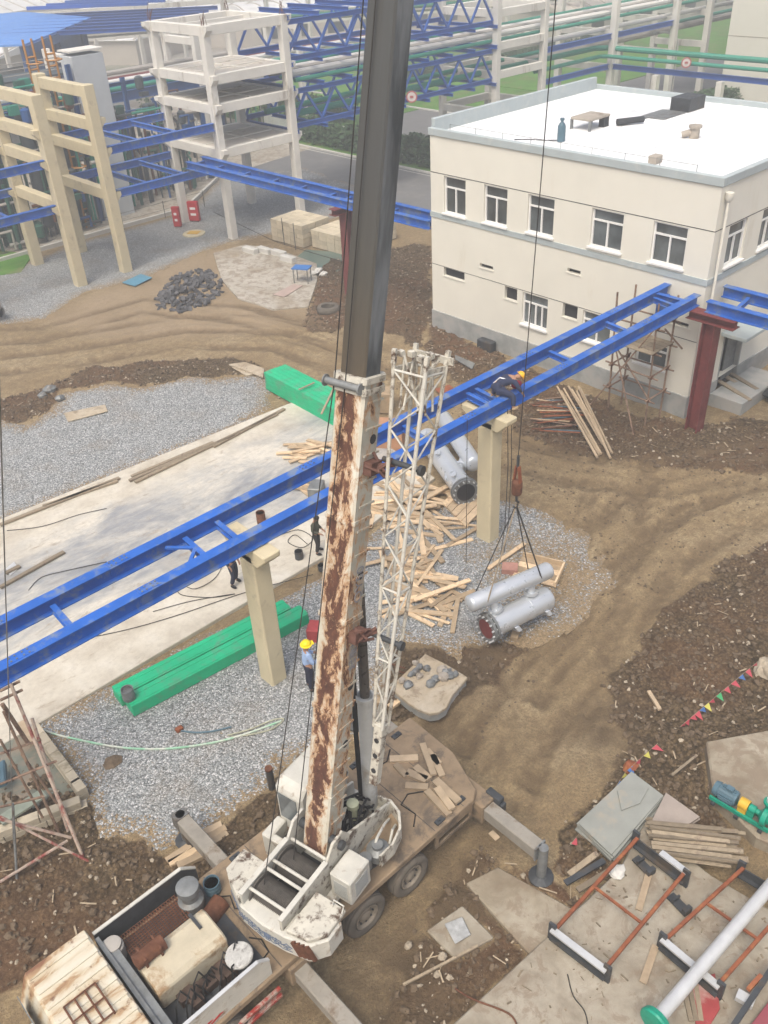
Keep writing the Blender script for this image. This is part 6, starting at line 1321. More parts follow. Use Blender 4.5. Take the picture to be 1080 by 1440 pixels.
# ---------------------------------------------------------------- scaffolds
SCAF = M('rusty_scaffold_tube', (.25, .17, .12), .35, 3, .7, dirt=(.12, .07, .05), dthr=.55, dscale=4)
SCAFP = M('pale_worn_scaffold_tube', (.40, .32, .26), .25, 2, .65, dirt=(.24, .06, .05), dthr=.55, dscale=2.2)
sc = thing('scaffold', 'rusty tube scaffold tower standing against the cream building', 'scaffold', (28.2, 17.5, 0))
xs, ys = (28.3, 29.4), (16.1, 17.9)
for x in xs:
    for y in ys:
        h = 6.3 if (x == 28.1 and y > 16) else 5.2
        MB().tube((x+random.uniform(-.1, .1), y, 0), (x+random.uniform(-.05, .05), y+random.uniform(-.1, .1), h), .04, 6).build('standard', SCAF, sc)
for z in (1.2, 2.2, 3.2, 4.2):
    for x in xs: MB().tube((x, 15.8, z), (x, 18.2, z+random.uniform(-.1, .1)), .035, 6).build('ledger', SCAF, sc)
    for y in ys: MB().tube((28.1, y, z+.06), (29.6, y, z+.06), .035, 6).build('transom', SCAF, sc)
for p, q in (((27.6, 18.6, 0), (28.3, 16.1, 4.4)), ((27.3, 15.9, 0), (28.2, 17.9, 3.4)), ((28.3, 16, 1.2), (28.3, 18, 3.2)), ((29.4, 15.6, 3.2), (28.1, 15.7, 4.4))): MB().tube(p, q, .035, 6).build('brace', SCAF, sc)
for k in range(5): MB().bx(27.95+k*.3, 28.22+k*.3, 16.0, 18.0, 3.30, 3.34).build('board', OLDTIMBER, sc)
cl = MB()
for x in xs:
    for y in ys:
        for z in (1.2, 2.2, 3.2, 4.2): cl.box((x, y, z+.03), (.12, .12, .12))
cl.build('coupler', RUST, sc)['kind'] = 'stuff'
# left scaffold, red and white tubes leaning over the low wall
s2 = thing('scaffold', 'worn red-white tube scaffold at the left edge of the yard', 'scaffold', (*G(60, 1130).xy, 0))
def stube(a, za, b_, zb, r=.035, m=SCAFP): MB().tube(G(*a, za), G(*b_, zb), r, 7).build('tube', m, s2)
stube((117, 1206), 0, (2, 930), 4.6, .04); stube((97, 1172), 0, (45, 1010), 2.6, .04, SCAFP)
stube((85, 1175), 0, (5, 1000), 3.6, .035, SCAF); stube((100, 1178), .4, (0, 1152), 1.6); stube((126, 1212), 0, (0, 1148), 1.5, .03)
stube((95, 1182), .3, (0, 1240), .3, .035, SCAFP); stube((0, 1103), 2.2, (80, 1070), 2.2, .03, SCAF); stube((0, 1060), 2.6, (58, 1040), 2.6, .03, SCAF); stube((0, 985), 3.8, (32, 970), 3.8, .035, SCAF)
stube((0, 972), 4.0, (28, 958), 4.0, .035, SCAF); stube((24, 1240), 0, (18, 1130), 2.0, .03, STEELGREY); stube((0, 1135), 1.9, (62, 1120), 1.6, .03, SCAF); stube((60, 1150), .6, (0, 1040), 3.0, .03, SCAF)
stube((3, 990), 3.7, (40, 1046), 2.4, .05, SCAF); stube((80, 1130), .8, (30, 1060), 2.4, .03, SCAF)
# low brick-topped wall, L shaped
lw = thing('low_wall', 'low pale block wall turning a corner at the left of the gravel', 'wall', (*G(118, 1112).xy, 0))
BW = M('pale_wall_block', (.42, .37, .28), .15, 4, .9, rand=.25, co='Object', dirt=(.22, .19, .13), dthr=.6)
A_, B_, C_ = G(46, 1018, .35), G(116, 1112, .35), G(-60, 1190, .35)
def wallrun(P0, P1, h=.42, w_=.24):
    P0, P1 = V((P0.x, P0.y, 0)), V((P1.x, P1.y, 0)); L_ = (P1-P0).length; n = max(1, int(L_/.42)); d = (P1-P0)/n
    for r in range(2):
        for k in range(n):
            c_ = P0+d*(k+.5+(.25 if r else 0)*(k < n-1)); MB().bar(c_-d*.485+V((0, 0, h*(r+.5)/2)), c_+d*.485+V((0, 0, h*(r+.5)/2)), w_, h/2-.012).build('block', BW, lw, bevel=.012)
wallrun(A_, B_); wallrun(B_+V((-.05, -.26, 0)), C_)
MB().prism([tuple(G(40, 1035).xy), tuple(G(108, 1112).xy), tuple(G(-60, 1186).xy), tuple(G(-60, 1050).xy)], -.1, .06).build('pit_floor', M('damp_green_concrete', (.16, .17, .14), .25, 1.5, .7, dirt=(.25, .2, .15), dthr=.55))['kind'] = 'structure'
o = MB().extr([G(-6, 1085, .3), G(10, 1075, .3), G(12, 1105, .3), G(-4, 1112, .3)], (0, 0, .25)).build('blue_crate', MOTORB, org=G(0, 1095), bevel=.04); tag(o, 'blue plastic crate behind the left scaffold tubes', 'crate')
plank(G(0, 1155, .5), G(62, 1115, .5), .3, .06, M('greenish_plank', (.24, .27, .22), .2, 3, .8), 'grey-green plank lying inside the left low wall', None)
plank(G(30, 1015, .4), G(48, 1046, .4), .25, .06, PALEPLANK, 'pale plank leaning inside the left low wall', None)
# hanging line close to the left edge
p = PLN(22, 1150, 0, 2.2); q = PLN(27, 1440, 0, 1.6); o = MB().path([PLN(16, 1125, 0, 2.3), PLN(26, 1240, 0, 2.1), PLN(24, 1370, 0, 1.8), PLN(27, 1470, 0, 1.5)], .007, 5).build('rope', STEELGREY, org=p); tag(o, 'thin grey rope hanging down over the left edge of the crane cab', 'rope')
# ---------------------------------------------------------------- debris by the building
for k in range(9):
    a = G(786+k*4+random.uniform(-3, 3), 546+random.uniform(-4, 4), .5+random.random()*.3); b_ = G(840+k*2.6, 628+random.uniform(-6, 16), .12); o = MB().tube(a, b_, .04, 6, .055).build('bamboo_pole', PALEPLANK, org=b_); tag(o, 'long pale bamboo pole leaning on the rubble before the building', 'pole', 'bamboo poles on the rubble')
cols = [RUSTRED, YELLOW, MOTORB, TIMBER, RUST, BLUE]
for k in range(26):
    a = G(752+random.uniform(-8, 16), 562+k*1.7+random.uniform(-5, 5), .12+random.random()*.12); b_ = a+V((random.uniform(.6, 1.5), random.uniform(-1.7, -.9), random.uniform(-.08, .08))); o = MB().tube(a, b_, .03, 6).build('steel_tube', (RUSTRED, RUST, SCAF, MOTORB)[k % 4] if k % 9 else TIMBER, org=a); tag(o, 'thin rusty or painted tube in the pile left of the bamboo poles', 'tube', 'tubes in the pile left of the bamboo')
for lab, pxs in (('rust brown board on the rubble behind the jib head', ((612, 548), (632, 542), (648, 556), (628, 566))), ('grey board on the rubble below the building plinth', ((640, 500), (668, 512), (664, 520), (640, 506)))):
    board(pxs, .2, .05, RUSTRED if 'rust' in lab else STEELGREY, lab)
o = MB().box(G(542, 562, .5), (.8, .6, .9), (V((.8, .6, 0)), V((-.6, .8, 0)), V((0, 0, 1)))).build('timber_crate', TIMBER, org=G(542, 562), bevel=.02); tag(o, 'pale timber crate half hidden between the boom and the jib', 'crate')
o = MB().box(G(540, 610, .5), (.9, 1.6, 1.0), (V((.8, .6, 0)), V((-.6, .8, 0)), V((0, 0, 1)))).build('brown_crate', M('brown_crate_board', (.40, .22, .13), .15, 3, .8), org=G(540, 610), bevel=.02); tag(o, 'brown crate between the boom and jib behind the blue rail', 'crate')
o = MB().box(G(684, 485, .3), (.9, .4, .5), (V((0, 1, 0)), V((1, 0, 0)), V((0, 0, 1)))).build('dark_metal_box', DARKSTEEL, org=G(684, 485), bevel=.04); tag(o, 'dark metal box on the rubble at the building plinth', 'box')
for k, px in enumerate(((1010, 520), (1040, 530), (1030, 545))): plank(G(px[0]-20, px[1]-10, .6), G(px[0]+25, px[1]+18, .5), .2, .06, OLDTIMBER, 'grey board lying on the step beside the building door', 'boards at the building door')
t = thing('dark_tarpaulin_heap', 'dark tarpaulin-covered heap beside the building door', 'tarpaulin', (33.5, 13.2, 0)); rock((34.2, 13.0, .5), 1.2, DARKSTEEL, 'tarpaulin', parent=t, n=14, mm=9, sq=.8)
# rough stones: thousands, one object of each kind
def scatter(name, polys, n, rmin, rmax, m, zoff=.0, pw=2.2, bias=None):
    vs = []; fs = []; base = MB().ball((0, 0, 0), 1, 5, 4); bv_ = np.array(base.v); bf = base.f; got = 0; tries = 0
    areas = []
    pts_all = []
    for P_ in polys:
        A2 = np.array(P_); mn, mx = A2.min(0), A2.max(0); k = int(n*6)
        X = RNG.uniform(mn[0], mx[0], k); Y = RNG.uniform(mn[1], mx[1], k); ok = (sd_poly(X, Y, P_)+fbm(X, Y, .8, 4, 21)*1.1 > -.1) & (np.hypot(X, Y) < 75); area = (mx[0]-mn[0])*(mx[1]-mn[1])
        X, Y = X[ok], Y[ok]; pts_all.append((X, Y, area*ok.mean()))
    tot = sum(a for _, _, a in pts_all)
    XX, YY = [], []
    for X, Y, a in pts_all: c_ = int(n*a/tot); XX.append(X[:c_]); YY.append(Y[:c_])
    X = np.concatenate(XX); Y = np.concatenate(YY); Z = ground_h(X, Y)
    for x, y, z in zip(X, Y, Z):
        r = rmin+(rmax-rmin)*RNG.random()**pw; q = bv_*(1+RNG.uniform(-.35, .35, (len(bv_), 1)))*r*np.array([1, RNG.uniform(.5, 1), RNG.uniform(.4, .8)]); a = RNG.uniform(0, 6.28); c_, s_ = math.cos(a), math.sin(a)
        q = np.stack([q[:, 0]*c_-q[:, 1]*s_+x, q[:, 0]*s_+q[:, 1]*c_+y, q[:, 2]+z+r*.2+zoff], 1); k = len(vs); vs += q.tolist(); fs += [tuple(i+k for i in f) for f in bf]
    mb = MB(); mb.v = vs; mb.f = fs; o = mb.build(name, m, fix=False); o['kind'] = 'stuff'; return o
scatter('soil_clods', RUBBLE, 15000, .015, .11, BROWNROCK, pw=3.2)
scatter('rubble_stones', RUBBLE, 3200, .012, .075, PALEROCK, pw=3.2)
allroad = [wp((440, 470), (1160, 640), (1160, 720), (800, 900), (640, 1100), (700, 1250), (520, 1440), (640, 1150), (700, 900), (850, 800), (830, 740), (640, 600))]
scatter('track_pebbles', allroad, 3500, .010, .06, BROWNROCK, pw=3)
SPLINT = M('pale_wood_splinter', (.36, .29, .20), .2, 4, .8)
mb = MB()
for P_, n in ((RUBBLE[0], 45), (RUBBLE[1], 25), (RUBBLE[2], 25), (RUBBLE[3], 90), (RUBBLE[5], 60), (RUBBLE[4], 20)):
    A2 = np.array(P_); mn, mx = A2.min(0), A2.max(0); k = 0
    while k < n:
        x, y = RNG.uniform(mn[0], mx[0]), RNG.uniform(mn[1], mx[1])
        if sd_poly(np.array([x]), np.array([y]), P_)[0] < 0: continue
        k += 1; a = RNG.uniform(0, 3.14); l = RNG.uniform(.08, .4); z = gz(x, y)+.05; d = V((math.cos(a), math.sin(a), RNG.uniform(-.2, .2)))*l/2; mb.bar(V((x, y, z))-d, V((x, y, z))+d, RNG.uniform(.012, .04), .012)
mb.build('wood_splinters', SPLINT)['kind'] = 'stuff'
for px, r, lab in (((1080, 942), .40, 'big pale boulder at the right edge by the flag line'),):
    rock(G(*px, .15), r, PALEROCK, 'boulder', lab, 'boulder', n=12, mm=8)
plank(G(912, 972, .12), G(928, 998, .12), .1, .06, PALEPLANK, 'pale stick lying alone on the rubble right of the muddy track', None)
plank(G(945, 1090, .2), G(980, 1062, .2), .06, .04, OLDTIMBER, 'thin grey stick on the rubble left of the pump plinth', None)
plank(G(567, 1385, .1), G(672, 1330, .1), .05, .05, OLDTIMBER, 'long thin stick in the mud at the bottom of the picture', None)
for k, (px, w_) in enumerate((((886, 1078), .34), ((574, 1330), .16), ((622, 1345), .18), ((615, 1370), .14))): rock(G(*px, .12), w_*.6, RUSTRED if k == 0 else PALEROCK, 'rubble_lump', 'broken brick lump at the end of the flag line' if k == 0 else 'pale rubble lump lying in the wet mud near the wheels', 'rubble', None if k == 0 else 'pale lumps in the wet mud')
# ---------------------------------------------------------------- bunting
FL = [M('flag_red', (.42, .07, .09), .1, 3, .6), M('flag_blue', (.06, .14, .34), .1, 3, .6), M('flag_yellow', (.50, .46, .10), .1, 3, .6), M('flag_green', (.05, .30, .12), .1, 3, .6)]
def bunting(pts, seq, label):
    P_ = [G(x, y, z) for x, y, z in pts]; t = thing('flag_line', label, 'bunting', P_[0]); MB().path(P_, .005, 4).build('string', OLDTIMBER, t)
    n = len(seq); m_ = len(P_)-1
    for k, c_ in enumerate(seq):
        s = (k+.5)/n*m_; i = min(int(s), m_-1); a = P_[i].lerp(P_[i+1], s-i); d = (P_[i+1]-P_[i]).normalized()
        sw = V((random.uniform(-.1, .1), random.uniform(-.1, .1), 0)); MB().add([a-d*.10, a+d*.10, a+V((.05, -.11, -.13))+sw, a-d*.10+V((.004, .004, 0)), a+d*.10+V((.004, .004, 0)), a+V((.054, -.106, -.13))+sw], [(0, 1, 2), (5, 4, 3), (0, 3, 4, 1), (1, 4, 5, 2), (2, 5, 3, 0)]).build('flag', FL[c_], t)
bunting([(956, 1022, .35), (1000, 985, .45), (1066, 930, .6)], [0, 0, 0, 0, 1, 2, 0, 3, 0, 0, 1, 0, 0], 'string of red, blue and yellow triangular flags sagging over the rubble at right')
bunting([(800, 1190, .15), (850, 1130, .2), (880, 1085, .2), (925, 1045, .3)], [0, 0, 3, 0, 0, 0, 1, 2, 1, 0, 2, 0], 'fallen string of coloured flags at the edge of the grey sheet stack')
# ---------------------------------------------------------------- lower right pad
PZ = .22
st_ = thing('sheet_stack', 'stack of grey formwork sheets at the corner of the concrete pad', 'sheet stack', (*G(870, 1150).xy, PZ))
GSH = M('grey_formwork_sheet', (.27, .28, .255), .12, 1.5, .8, rand=.25, co='World', dirt=(.33, .29, .23), dthr=.6)
sh0 = [(886, 1086), (934, 1122), (862, 1206), (812, 1160)]
for k in range(7):
    j = [(x+random.uniform(-3, 3), y+random.uniform(-2, 2)) for x, y in sh0]; MB().prism([tuple(G(x, y, .3).xy) for x, y in j], .10+k*.04, .10+k*.04+.034).build('sheet', GSH, st_)
MB().prism([tuple(G(x, y, .4).xy) for x, y in ((868, 1112), (912, 1108), (900, 1130), (874, 1140))], .39, .42).build('sheet', GSH, st_)
s3_ = thing('sheet_stack', 'pinkish-grey sheets lying right of the grey sheet stack', 'sheet stack', (*G(950, 1140).xy, PZ))
for k in range(3): MB().prism([tuple(G(x+random.uniform(-2, 2), y, .3).xy) for x, y in ((937, 1116), (985, 1150), (940, 1180), (912, 1162))], .23+k*.04, .262+k*.04).build('sheet', M('pink_grey_sheet', (.31, .265, .23), .15, 1.5, .85, rand=.2), s3_)
for k in range(34):
    lay = k//9; y0 = 1152+(k % 9)*6.4+lay*2; x0 = 908+(k % 9)*2.2+random.uniform(-4, 6); ln = random.uniform(95, 140) if k % 9 not in (0, 8) else 105; z = PZ+.06+lay*.085+random.uniform(0, .02)
    plank(G(x0, y0+random.uniform(-3, 3), z), G(min(x0+ln, 1052), y0+ln*.10+random.uniform(-5, 4), z+random.uniform(-.02, .03)), random.uniform(.05, .095), random.uniform(.04, .06), OLDTIMBER, 'weathered batten in the pile beside the pump plinth', 'battens piled beside the pump', 'batten', 'batten', roll=random.uniform(-.4, .4))
# rusty steel frames
def hframe(label, c4, ends):
    """c4: px corners A(top-left) B(top-right) C(bottom-right) D(bottom-left)"""
    A, B, C4, D = [G(x, y, .62) for x, y in c4]; t = thing('frame_trestle', label, 'steel frame', (D.x, D.y, PZ), 'rusty steel frames lying on the pad')
    for p, q in ((A, D), (B, C4)): MB().bar(p, q, .075, .075).build('side_rail', RUSTRED, t, bevel=.01)
    ma, mb_ = A.lerp(D, ends), B.lerp(C4, ends); MB().bar(ma, mb_, .05, .05).build('cross_rail', RUSTRED, t)
    for p, q, full in ((A, B, 0), (D, C4, 1)):
        d = (q-p).normalized(); p, q = p-d*.05, q+d*.05; n = (A-D).normalized()*(1 if not full else -1)
        MB().bar(p-V((0, 0, .25)), q-V((0, 0, .25)), .22, .03).bar(p-V((0, 0, .14)), q-V((0, 0, .14)), .03, .2).build('channel', DARKSTEEL, t)
        a = p.lerp(q, .0 if full else .48); MB().bar(a+V((0, 0, .03))+n*.04, q+V((0, 0, .03))+n*.04, .14, .05).build('cover_strip', GALV, t)
        for e in (p, q): MB().bar(e-V((0, 0, .38)), e+V((0, 0, .16)), .06, .16, d).build('end_plate', DARKSTEEL, t)
    return t
hframe('rusty steel frame on the pad nearest the crane', ((897, 1178), (962, 1228), (851, 1362), (780, 1308)), .55)
hframe('second rusty steel frame on the pad under the silver pipe', ((1046, 1220), (1118, 1262), (1010, 1385), (935, 1322)), .5)
t = thing('frame_trestle', 'third steel frame cut off at the lower right corner', 'steel frame', (*G(1060, 1400).xy, PZ), 'rusty steel frames lying on the pad')
MB().bar(G(1090, 1355, .6), G(1030, 1445, .6), .1, .1).build('side_rail', DARKSTEEL, t); MB().bar(G(1036, 1398, .5), G(1060, 1412, .5), .2, .12).build('end_plate', GALV, t); MB().bar(G(1070, 1372, .62), G(1052, 1392, .62), .08, .08).build('cross_rail', RUSTRED, t)
p, q = G(925, 1432, .95), G(1100, 1226, .95)
t = thing('silver_pipe', 'long galvanised pipe with a green end cap resting on the second frame', 'pipe', (p.x, p.y, PZ)); MB().tube(p, q, .13, 18).build('barrel', GALV, t, smooth=True)
d = (p-q).normalized(); MB().lathe(p-d*.02, d, [(0, .14), (.02, .27), (.12, .30), (.16, .28), (.17, .2)], 18).build('end_cap', TEAL, t, smooth=True)
board(((965, 1385), (1005, 1370), (1012, 1420), (1000, 1440), (985, 1470)), PZ+.02, .05, M('red_plastic_sheet', (.29, .05, .05), .2, 2, .6, dirt=(.40, .25, .22), dthr=.56), 'crumpled red plastic sheet under the silver pipe', 'plastic_sheet', 'plastic sheet')
board(((1085, 1405), (1130, 1360), (1150, 1470), (1035, 1470)), PZ+.02, .12, M('maroon_sheet', (.24, .06, .075), .12, 2, .6), 'flat maroon sheet in the bottom right corner', 'maroon_sheet', 'sheet')
for k in range(3): plank(G(960+k*9, 1382, PZ+.06), G(972+k*7, 1436, PZ+.06), .09, .04, OLDTIMBER, 'greyish batten lying across the red plastic sheet', 'battens on the red sheet', 'batten', 'batten')
for k, (a, b_, lab) in enumerate((((922, 1330), (904, 1382), 'pale board lying on the pad between the two frames'), ((912, 1230), (898, 1280), 'pale board inside the nearest rusty frame'), ((690, 1170), (700, 1180), 'pale offcut in the mud beside the outrigger'))): plank(G(*a, PZ+.05 if k < 2 else .1), G(*b_, PZ+.05 if k < 2 else .1), .14, .03, PALEPLANK, lab, None, 'board', 'board')
for px, lab in (((955, 1272), 'dark clamp lying on the pad between the frames'), ((905, 1218), 'dark steel channel offcut inside the nearest frame')):
    p = G(*px, PZ+.06); t = thing('steel_offcut', lab, 'steel offcut', (p.x, p.y, PZ)); ax = (V((-.2, -.98, 0)), V((.98, -.2, 0)), V((0, 0, 1))); MB().box(p, (.5, .2, .05), ax).build('plate', DARKSTEEL, t); MB().box(p+ax[0]*.2+V((0, 0, .07)), (.1, .2, .14), ax).box(p-ax[0]*.1+V((0, 0, .07)), (.04, .2, .12), ax).each('lug', DARKSTEEL, t)
mb = MB(); A2 = np.array(PADS[0]); k = 0
while k < 170:
    x, y = RNG.uniform(4, 20), RNG.uniform(-2, 9)
    if sd_poly(np.array([x]), np.array([y]), PADS[0])[0] < .1: continue
    k += 1; a = RNG.uniform(0, 3.14); l = RNG.uniform(.02, .22)*RNG.random(); d = V((math.cos(a), math.sin(a), 0))*(l+.02)/2; mb.bar(V((x, y, PZ+.012))-d, V((x, y, PZ+.012))+d, RNG.uniform(.008, .04), .015)
mb.build('pad_litter', M('mixed_litter', (.20, .16, .11), .6, 3, .9))['kind'] = 'stuff'
rock(G(868, 1226, PZ+.08), .2, KERBW, 'plastic_bag', 'crumpled white plastic bag inside the nearest rusty frame', 'bag', n=9, mm=7, sq=.4)
cable([(798, 1370), (806, 1400), (822, 1422), (828, 1450)], 'thin dark wire lying on the pad near the bottom', PZ+.02)
cable([(640, 1390), (665, 1405), (715, 1425), (728, 1445)], 'dark rebar lying on the pad edge at the bottom', PZ+.03, .02, RUST, 'rebar', 'rebar')
for k, (a, b_) in enumerate((((795, 1242), (850, 1210)), ((812, 1252), (862, 1222)), ((800, 1230), (840, 1200)))): plank(G(*a, .15), G(*b_, .2), .13, .05, OLDTIMBER if k else DARKSTEEL, 'dirty board in the rubble at the side of the concrete pad', 'dirty boards beside the pad')
board(((625, 1300), (650, 1290), (662, 1315), (640, 1328)), .12, .03, M('crumpled_grey_bag', (.34, .35, .35), .3, 8, .6, bmp=.5, bscale=12), 'crumpled grey sheet on the small concrete slab near the wheels', 'grey_sheet', 'sheet')
# ---------------------------------------------------------------- pump set
P0, P1 = G(1006, 1108, .7), G(1078, 1150, .7); d = V(((P1-P0).x, (P1-P0).y, 0)).normalized(); s_ = V((-d.y, d.x, 0)); z0 = .35
p0 = V((P0.x, P0.y, z0)); ax = (d, s_, V((0, 0, 1)))
t = thing('pump_set', 'green pump with grey-blue motor on a green base frame', 'pump', (p0.x, p0.y, z0))
PB = lambda a, b_, c_: p0+d*a+s_*b_+V((0, 0, c_))
pump_root = t
for s in (-.17, .17): MB().bar(PB(-.05, s, .17), PB(1.7, s, .17), .07, .12).build('base_rail', TEAL, t)
for a in (.1, .8, 1.5): MB().bar(PB(a, -.2, .09), PB(a, .2, .09), .1, .06).box(PB(a, -.22, .05), (.12, .1, .1), ax).box(PB(a, .22, .05), (.12, .1, .1), ax).build('base_foot', DARKSTEEL, t)
MB().lathe(PB(-.05, 0, .47), d, [(0, .1), (.02, .2), (.16, .23), (.17, .20), (.62, .20), (.63, .21), (.70, .21), (.72, .1)], 18).build('motor', MOTORB, t, smooth=True)
fin = MB()
for k in range(16): q = s_*math.cos(k*.3927)+V((0, 0, 1))*math.sin(k*.3927); fin.bar(PB(.17, 0, .47)+q*.215, PB(.6, 0, .47)+q*.215, .012, .035, q)
fin.box(PB(.4, .0, .72), (.2, .16, .12), ax).build('motor_fin', MOTORB, t)
MB().bar(PB(.2, 0, .25), PB(.55, 0, .25), .3, .06).build('motor_foot', MOTORB, t)
MB().lathe(PB(.74, 0, .47), d, [(0, .17), (.26, .17)], 16).box(PB(.87, 0, .3), (.24, .3, .16), ax).build('coupling_guard', YELLOW, t, smooth=True)
MB().lathe(PB(1.0, 0, .47), d, [(0, .06), (.02, .12), (.2, .12), (.22, .08), (.32, .08), (.34, .15), (.4, .22), (.42, .30), (.56, .30), (.58, .18), (.72, .18), (.72, .24), (.78, .24)], 20).box(PB(1.1, 0, .3), (.2, .22, .2), ax).build('pump_casing', TEAL, t, smooth=True)
MB().tube(PB(1.48, .12, .5), PB(1.48, .12, .98), .11, 14).lathe(PB(1.48, .12, .92), (0, 0, 1), [(0, .19), (.06, .19)], 18).build('discharge_flange', TEAL, t, smooth=True)
MB().lathe(PB(1.48, .12, .99), (0, 0, 1), [(0, .12), (.12, .12), (.13, .05)], 14).build('plastic_cover', KERBW, t, smooth=True)
pump_root.scale = (.80, .80, .80)
# ---------------------------------------------------------------- people
def skinmesh(nodes, edges, root, lvl=2):
    me = bpy.data.meshes.new('skin_tmp'); b = bmesh.new(); lay = b.verts.layers.skin.verify(); vv = {}
    for k, (p, r) in nodes.items(): v = b.verts.new(p); v[lay].radius = (r, r) if not isinstance(r, tuple) else r; v[lay].use_root = (k == root); vv[k] = v
    for a, c_ in edges: b.edges.new((vv[a], vv[c_]))
    b.to_mesh(me); b.free(); o = bpy.data.objects.new('skin_tmp', me); C.objects.link(o)
    o.modifiers.new('s', 'SKIN').use_smooth_shade = True; sb = o.modifiers.new('u', 'SUBSURF'); sb.levels = lvl; sb.render_levels = lvl
    bpy.context.view_layer.update(); res = bpy.data.meshes.new_from_object(o.evaluated_get(bpy.context.evaluated_depsgraph_get())); bpy.data.objects.remove(o); bpy.data.meshes.remove(me); return res
def person(label, loc, heading, J, shirt, trouser, hat, hatm, boots, extra=None, scale=1.0):
    """J: joint positions in the person's own frame (x forward, y left, z up)"""
    t = thing('person', label, 'person', loc); t.rotation_euler = (0, 0, heading); t.scale = (scale,)*3
    n = {k: V(p) for k, p in J.items()}
    R = {'pelvis': .13, 'belly': .125, 'chest': .145, 'neck': .06, 'head0': .085, 'head': .105, 'headtop': .085}
    nodes = {k: (n[k], R[k]) for k in R}; edges = [('pelvis', 'belly'), ('belly', 'chest'), ('chest', 'neck'), ('neck', 'head0'), ('head0', 'head'), ('head', 'headtop')]
    sh, tr, bt = {k: (n[k], R[k]+.032) for k in ('pelvis', 'belly', 'chest')}, {'pelvis': (n['pelvis'], .168), 'waist': (n['pelvis'].lerp(n['belly'], .6), .15)}, []
    she, tre = [('pelvis', 'belly'), ('belly', 'chest')], [('pelvis', 'waist')]
    for s in 'LR':
        for a, r in (('sho', .075), ('elb', .05), ('wri', .035), ('hip', .095), ('kne', .065), ('ank', .045), ('toe', .04)): nodes[a+s] = (n[a+s], r)
        edges += [('chest', 'sho'+s), ('sho'+s, 'elb'+s), ('elb'+s, 'wri'+s), ('pelvis', 'hip'+s), ('hip'+s, 'kne'+s), ('kne'+s, 'ank'+s), ('ank'+s, 'toe'+s)]
        dd = (n['wri'+s]-n['elb'+s]).normalized(); _, sd, u = basis(dd)
        nodes['pal'+s] = (n['wri'+s]+dd*.07, (.042, .02)); edges.append(('wri'+s, 'pal'+s))
        for q, (off, ln) in enumerate(((-.03, .075), (-.01, .09), (.01, .085), (.03, .065))):
            a, c_ = f'f{q}{s}', f'g{q}{s}'; nodes[a] = (n['wri'+s]+dd*(.10+ln*.45)+sd*off, .0095); nodes[c_] = (n['wri'+s]+dd*(.10+ln*.9)+sd*off-u*.02, .008); edges += [('pal'+s, a), (a, c_)]
        nodes['th'+s] = (n['wri'+s]+dd*.09+sd*.055, .0105); edges.append(('pal'+s, 'th'+s))
        sh['sho'+s] = (n['sho'+s], .095); sh['elb'+s] = (n['elb'+s], .068); sh['cuf'+s] = (n['elb'+s].lerp(n['wri'+s], .85), .052); she += [('chest', 'sho'+s), ('sho'+s, 'elb'+s), ('elb'+s, 'cuf'+s)]
        tr['hip'+s] = (n['hip'+s], .118); tr['kne'+s] = (n['kne'+s], .088); tr['cuf'+s] = (n['kne'+s].lerp(n['ank'+s], .92), .075); tre += [('pelvis', 'hip'+s), ('hip'+s, 'kne'+s), ('kne'+s, 'cuf'+s)]
    def put(me, name, m): me.materials.clear(); me.materials.append(m); o = bpy.data.objects.new(name, me); C.objects.link(o); o.parent = t; return o
    put(skinmesh(nodes, edges, 'pelvis'), 'body', SKIN); put(skinmesh(sh, she, 'pelvis'), 'shirt', shirt); put(skinmesh(tr, tre, 'pelvis'), 'trousers', trouser)
    for s in 'LR':
        a, c_ = n['ank'+s], n['toe'+s]; MB().ball(a.lerp(c_, .55)+V((0, 0, -.0)), .1, 10, 6, (1.35, .55, .55)).build('boot', boots, None, smooth=True, org=(0, 0, 0)).parent = t
    h = n['head']; hd_ = (n['headtop']-n['head']).normalized(); c_ = h+hd_*.035
    if hat == 'helmet':
        o = MB().lathe(c_, hd_, [(0, .165), (.015, .165), (.02, .132), (.06, .13), (.10, .108), (.13, .07), (.14, .02)], 18).build('helmet', hatm, None, smooth=True, org=(0, 0, 0)); o.parent = t
        f_ = (V((1, 0, 0))-hd_*hd_.x).normalized(); o2 = MB().box(c_+f_*.165+hd_*.005, (.08, .16, .012), (f_, hd_.cross(f_), hd_)).build('helmet_peak', hatm, None, org=(0, 0, 0)); o2.parent = t
    else:
        o = MB().ball(c_+hd_*.02, .118, 14, 9, (1, .9, .85)).build('hair', hatm, None, smooth=True, org=(0, 0, 0)); o.parent = t
    f_ = (V((1, 0, 0))-hd_*hd_.x).normalized(); sd = hd_.cross(f_)
    fc = MB().ball(h+f_*.105-hd_*.01, .02, 8, 5, (1, .8, 1.4)); o = fc.build('nose', SKIN, None, smooth=True, org=(0, 0, 0)); o.parent = t
    for q in (-1, 1):
        o = MB().ball(h+f_*.097+sd*.035*q+hd_*.018, .011, 7, 5).build('eye', BLACK, None, org=(0, 0, 0)); o.parent = t
        o = MB().ball(h+sd*.103*q-hd_*.005, .024, 8, 6, (.7, .4, 1.3)).build('ear', SKIN, None, org=(0, 0, 0)); o.parent = t
    o = MB().box(h+f_*.098-hd_*.045, (.01, .045, .01), (f_, sd, hd_)).build('mouth', REDOX, None, org=(0, 0, 0)); o.parent = t
    return t
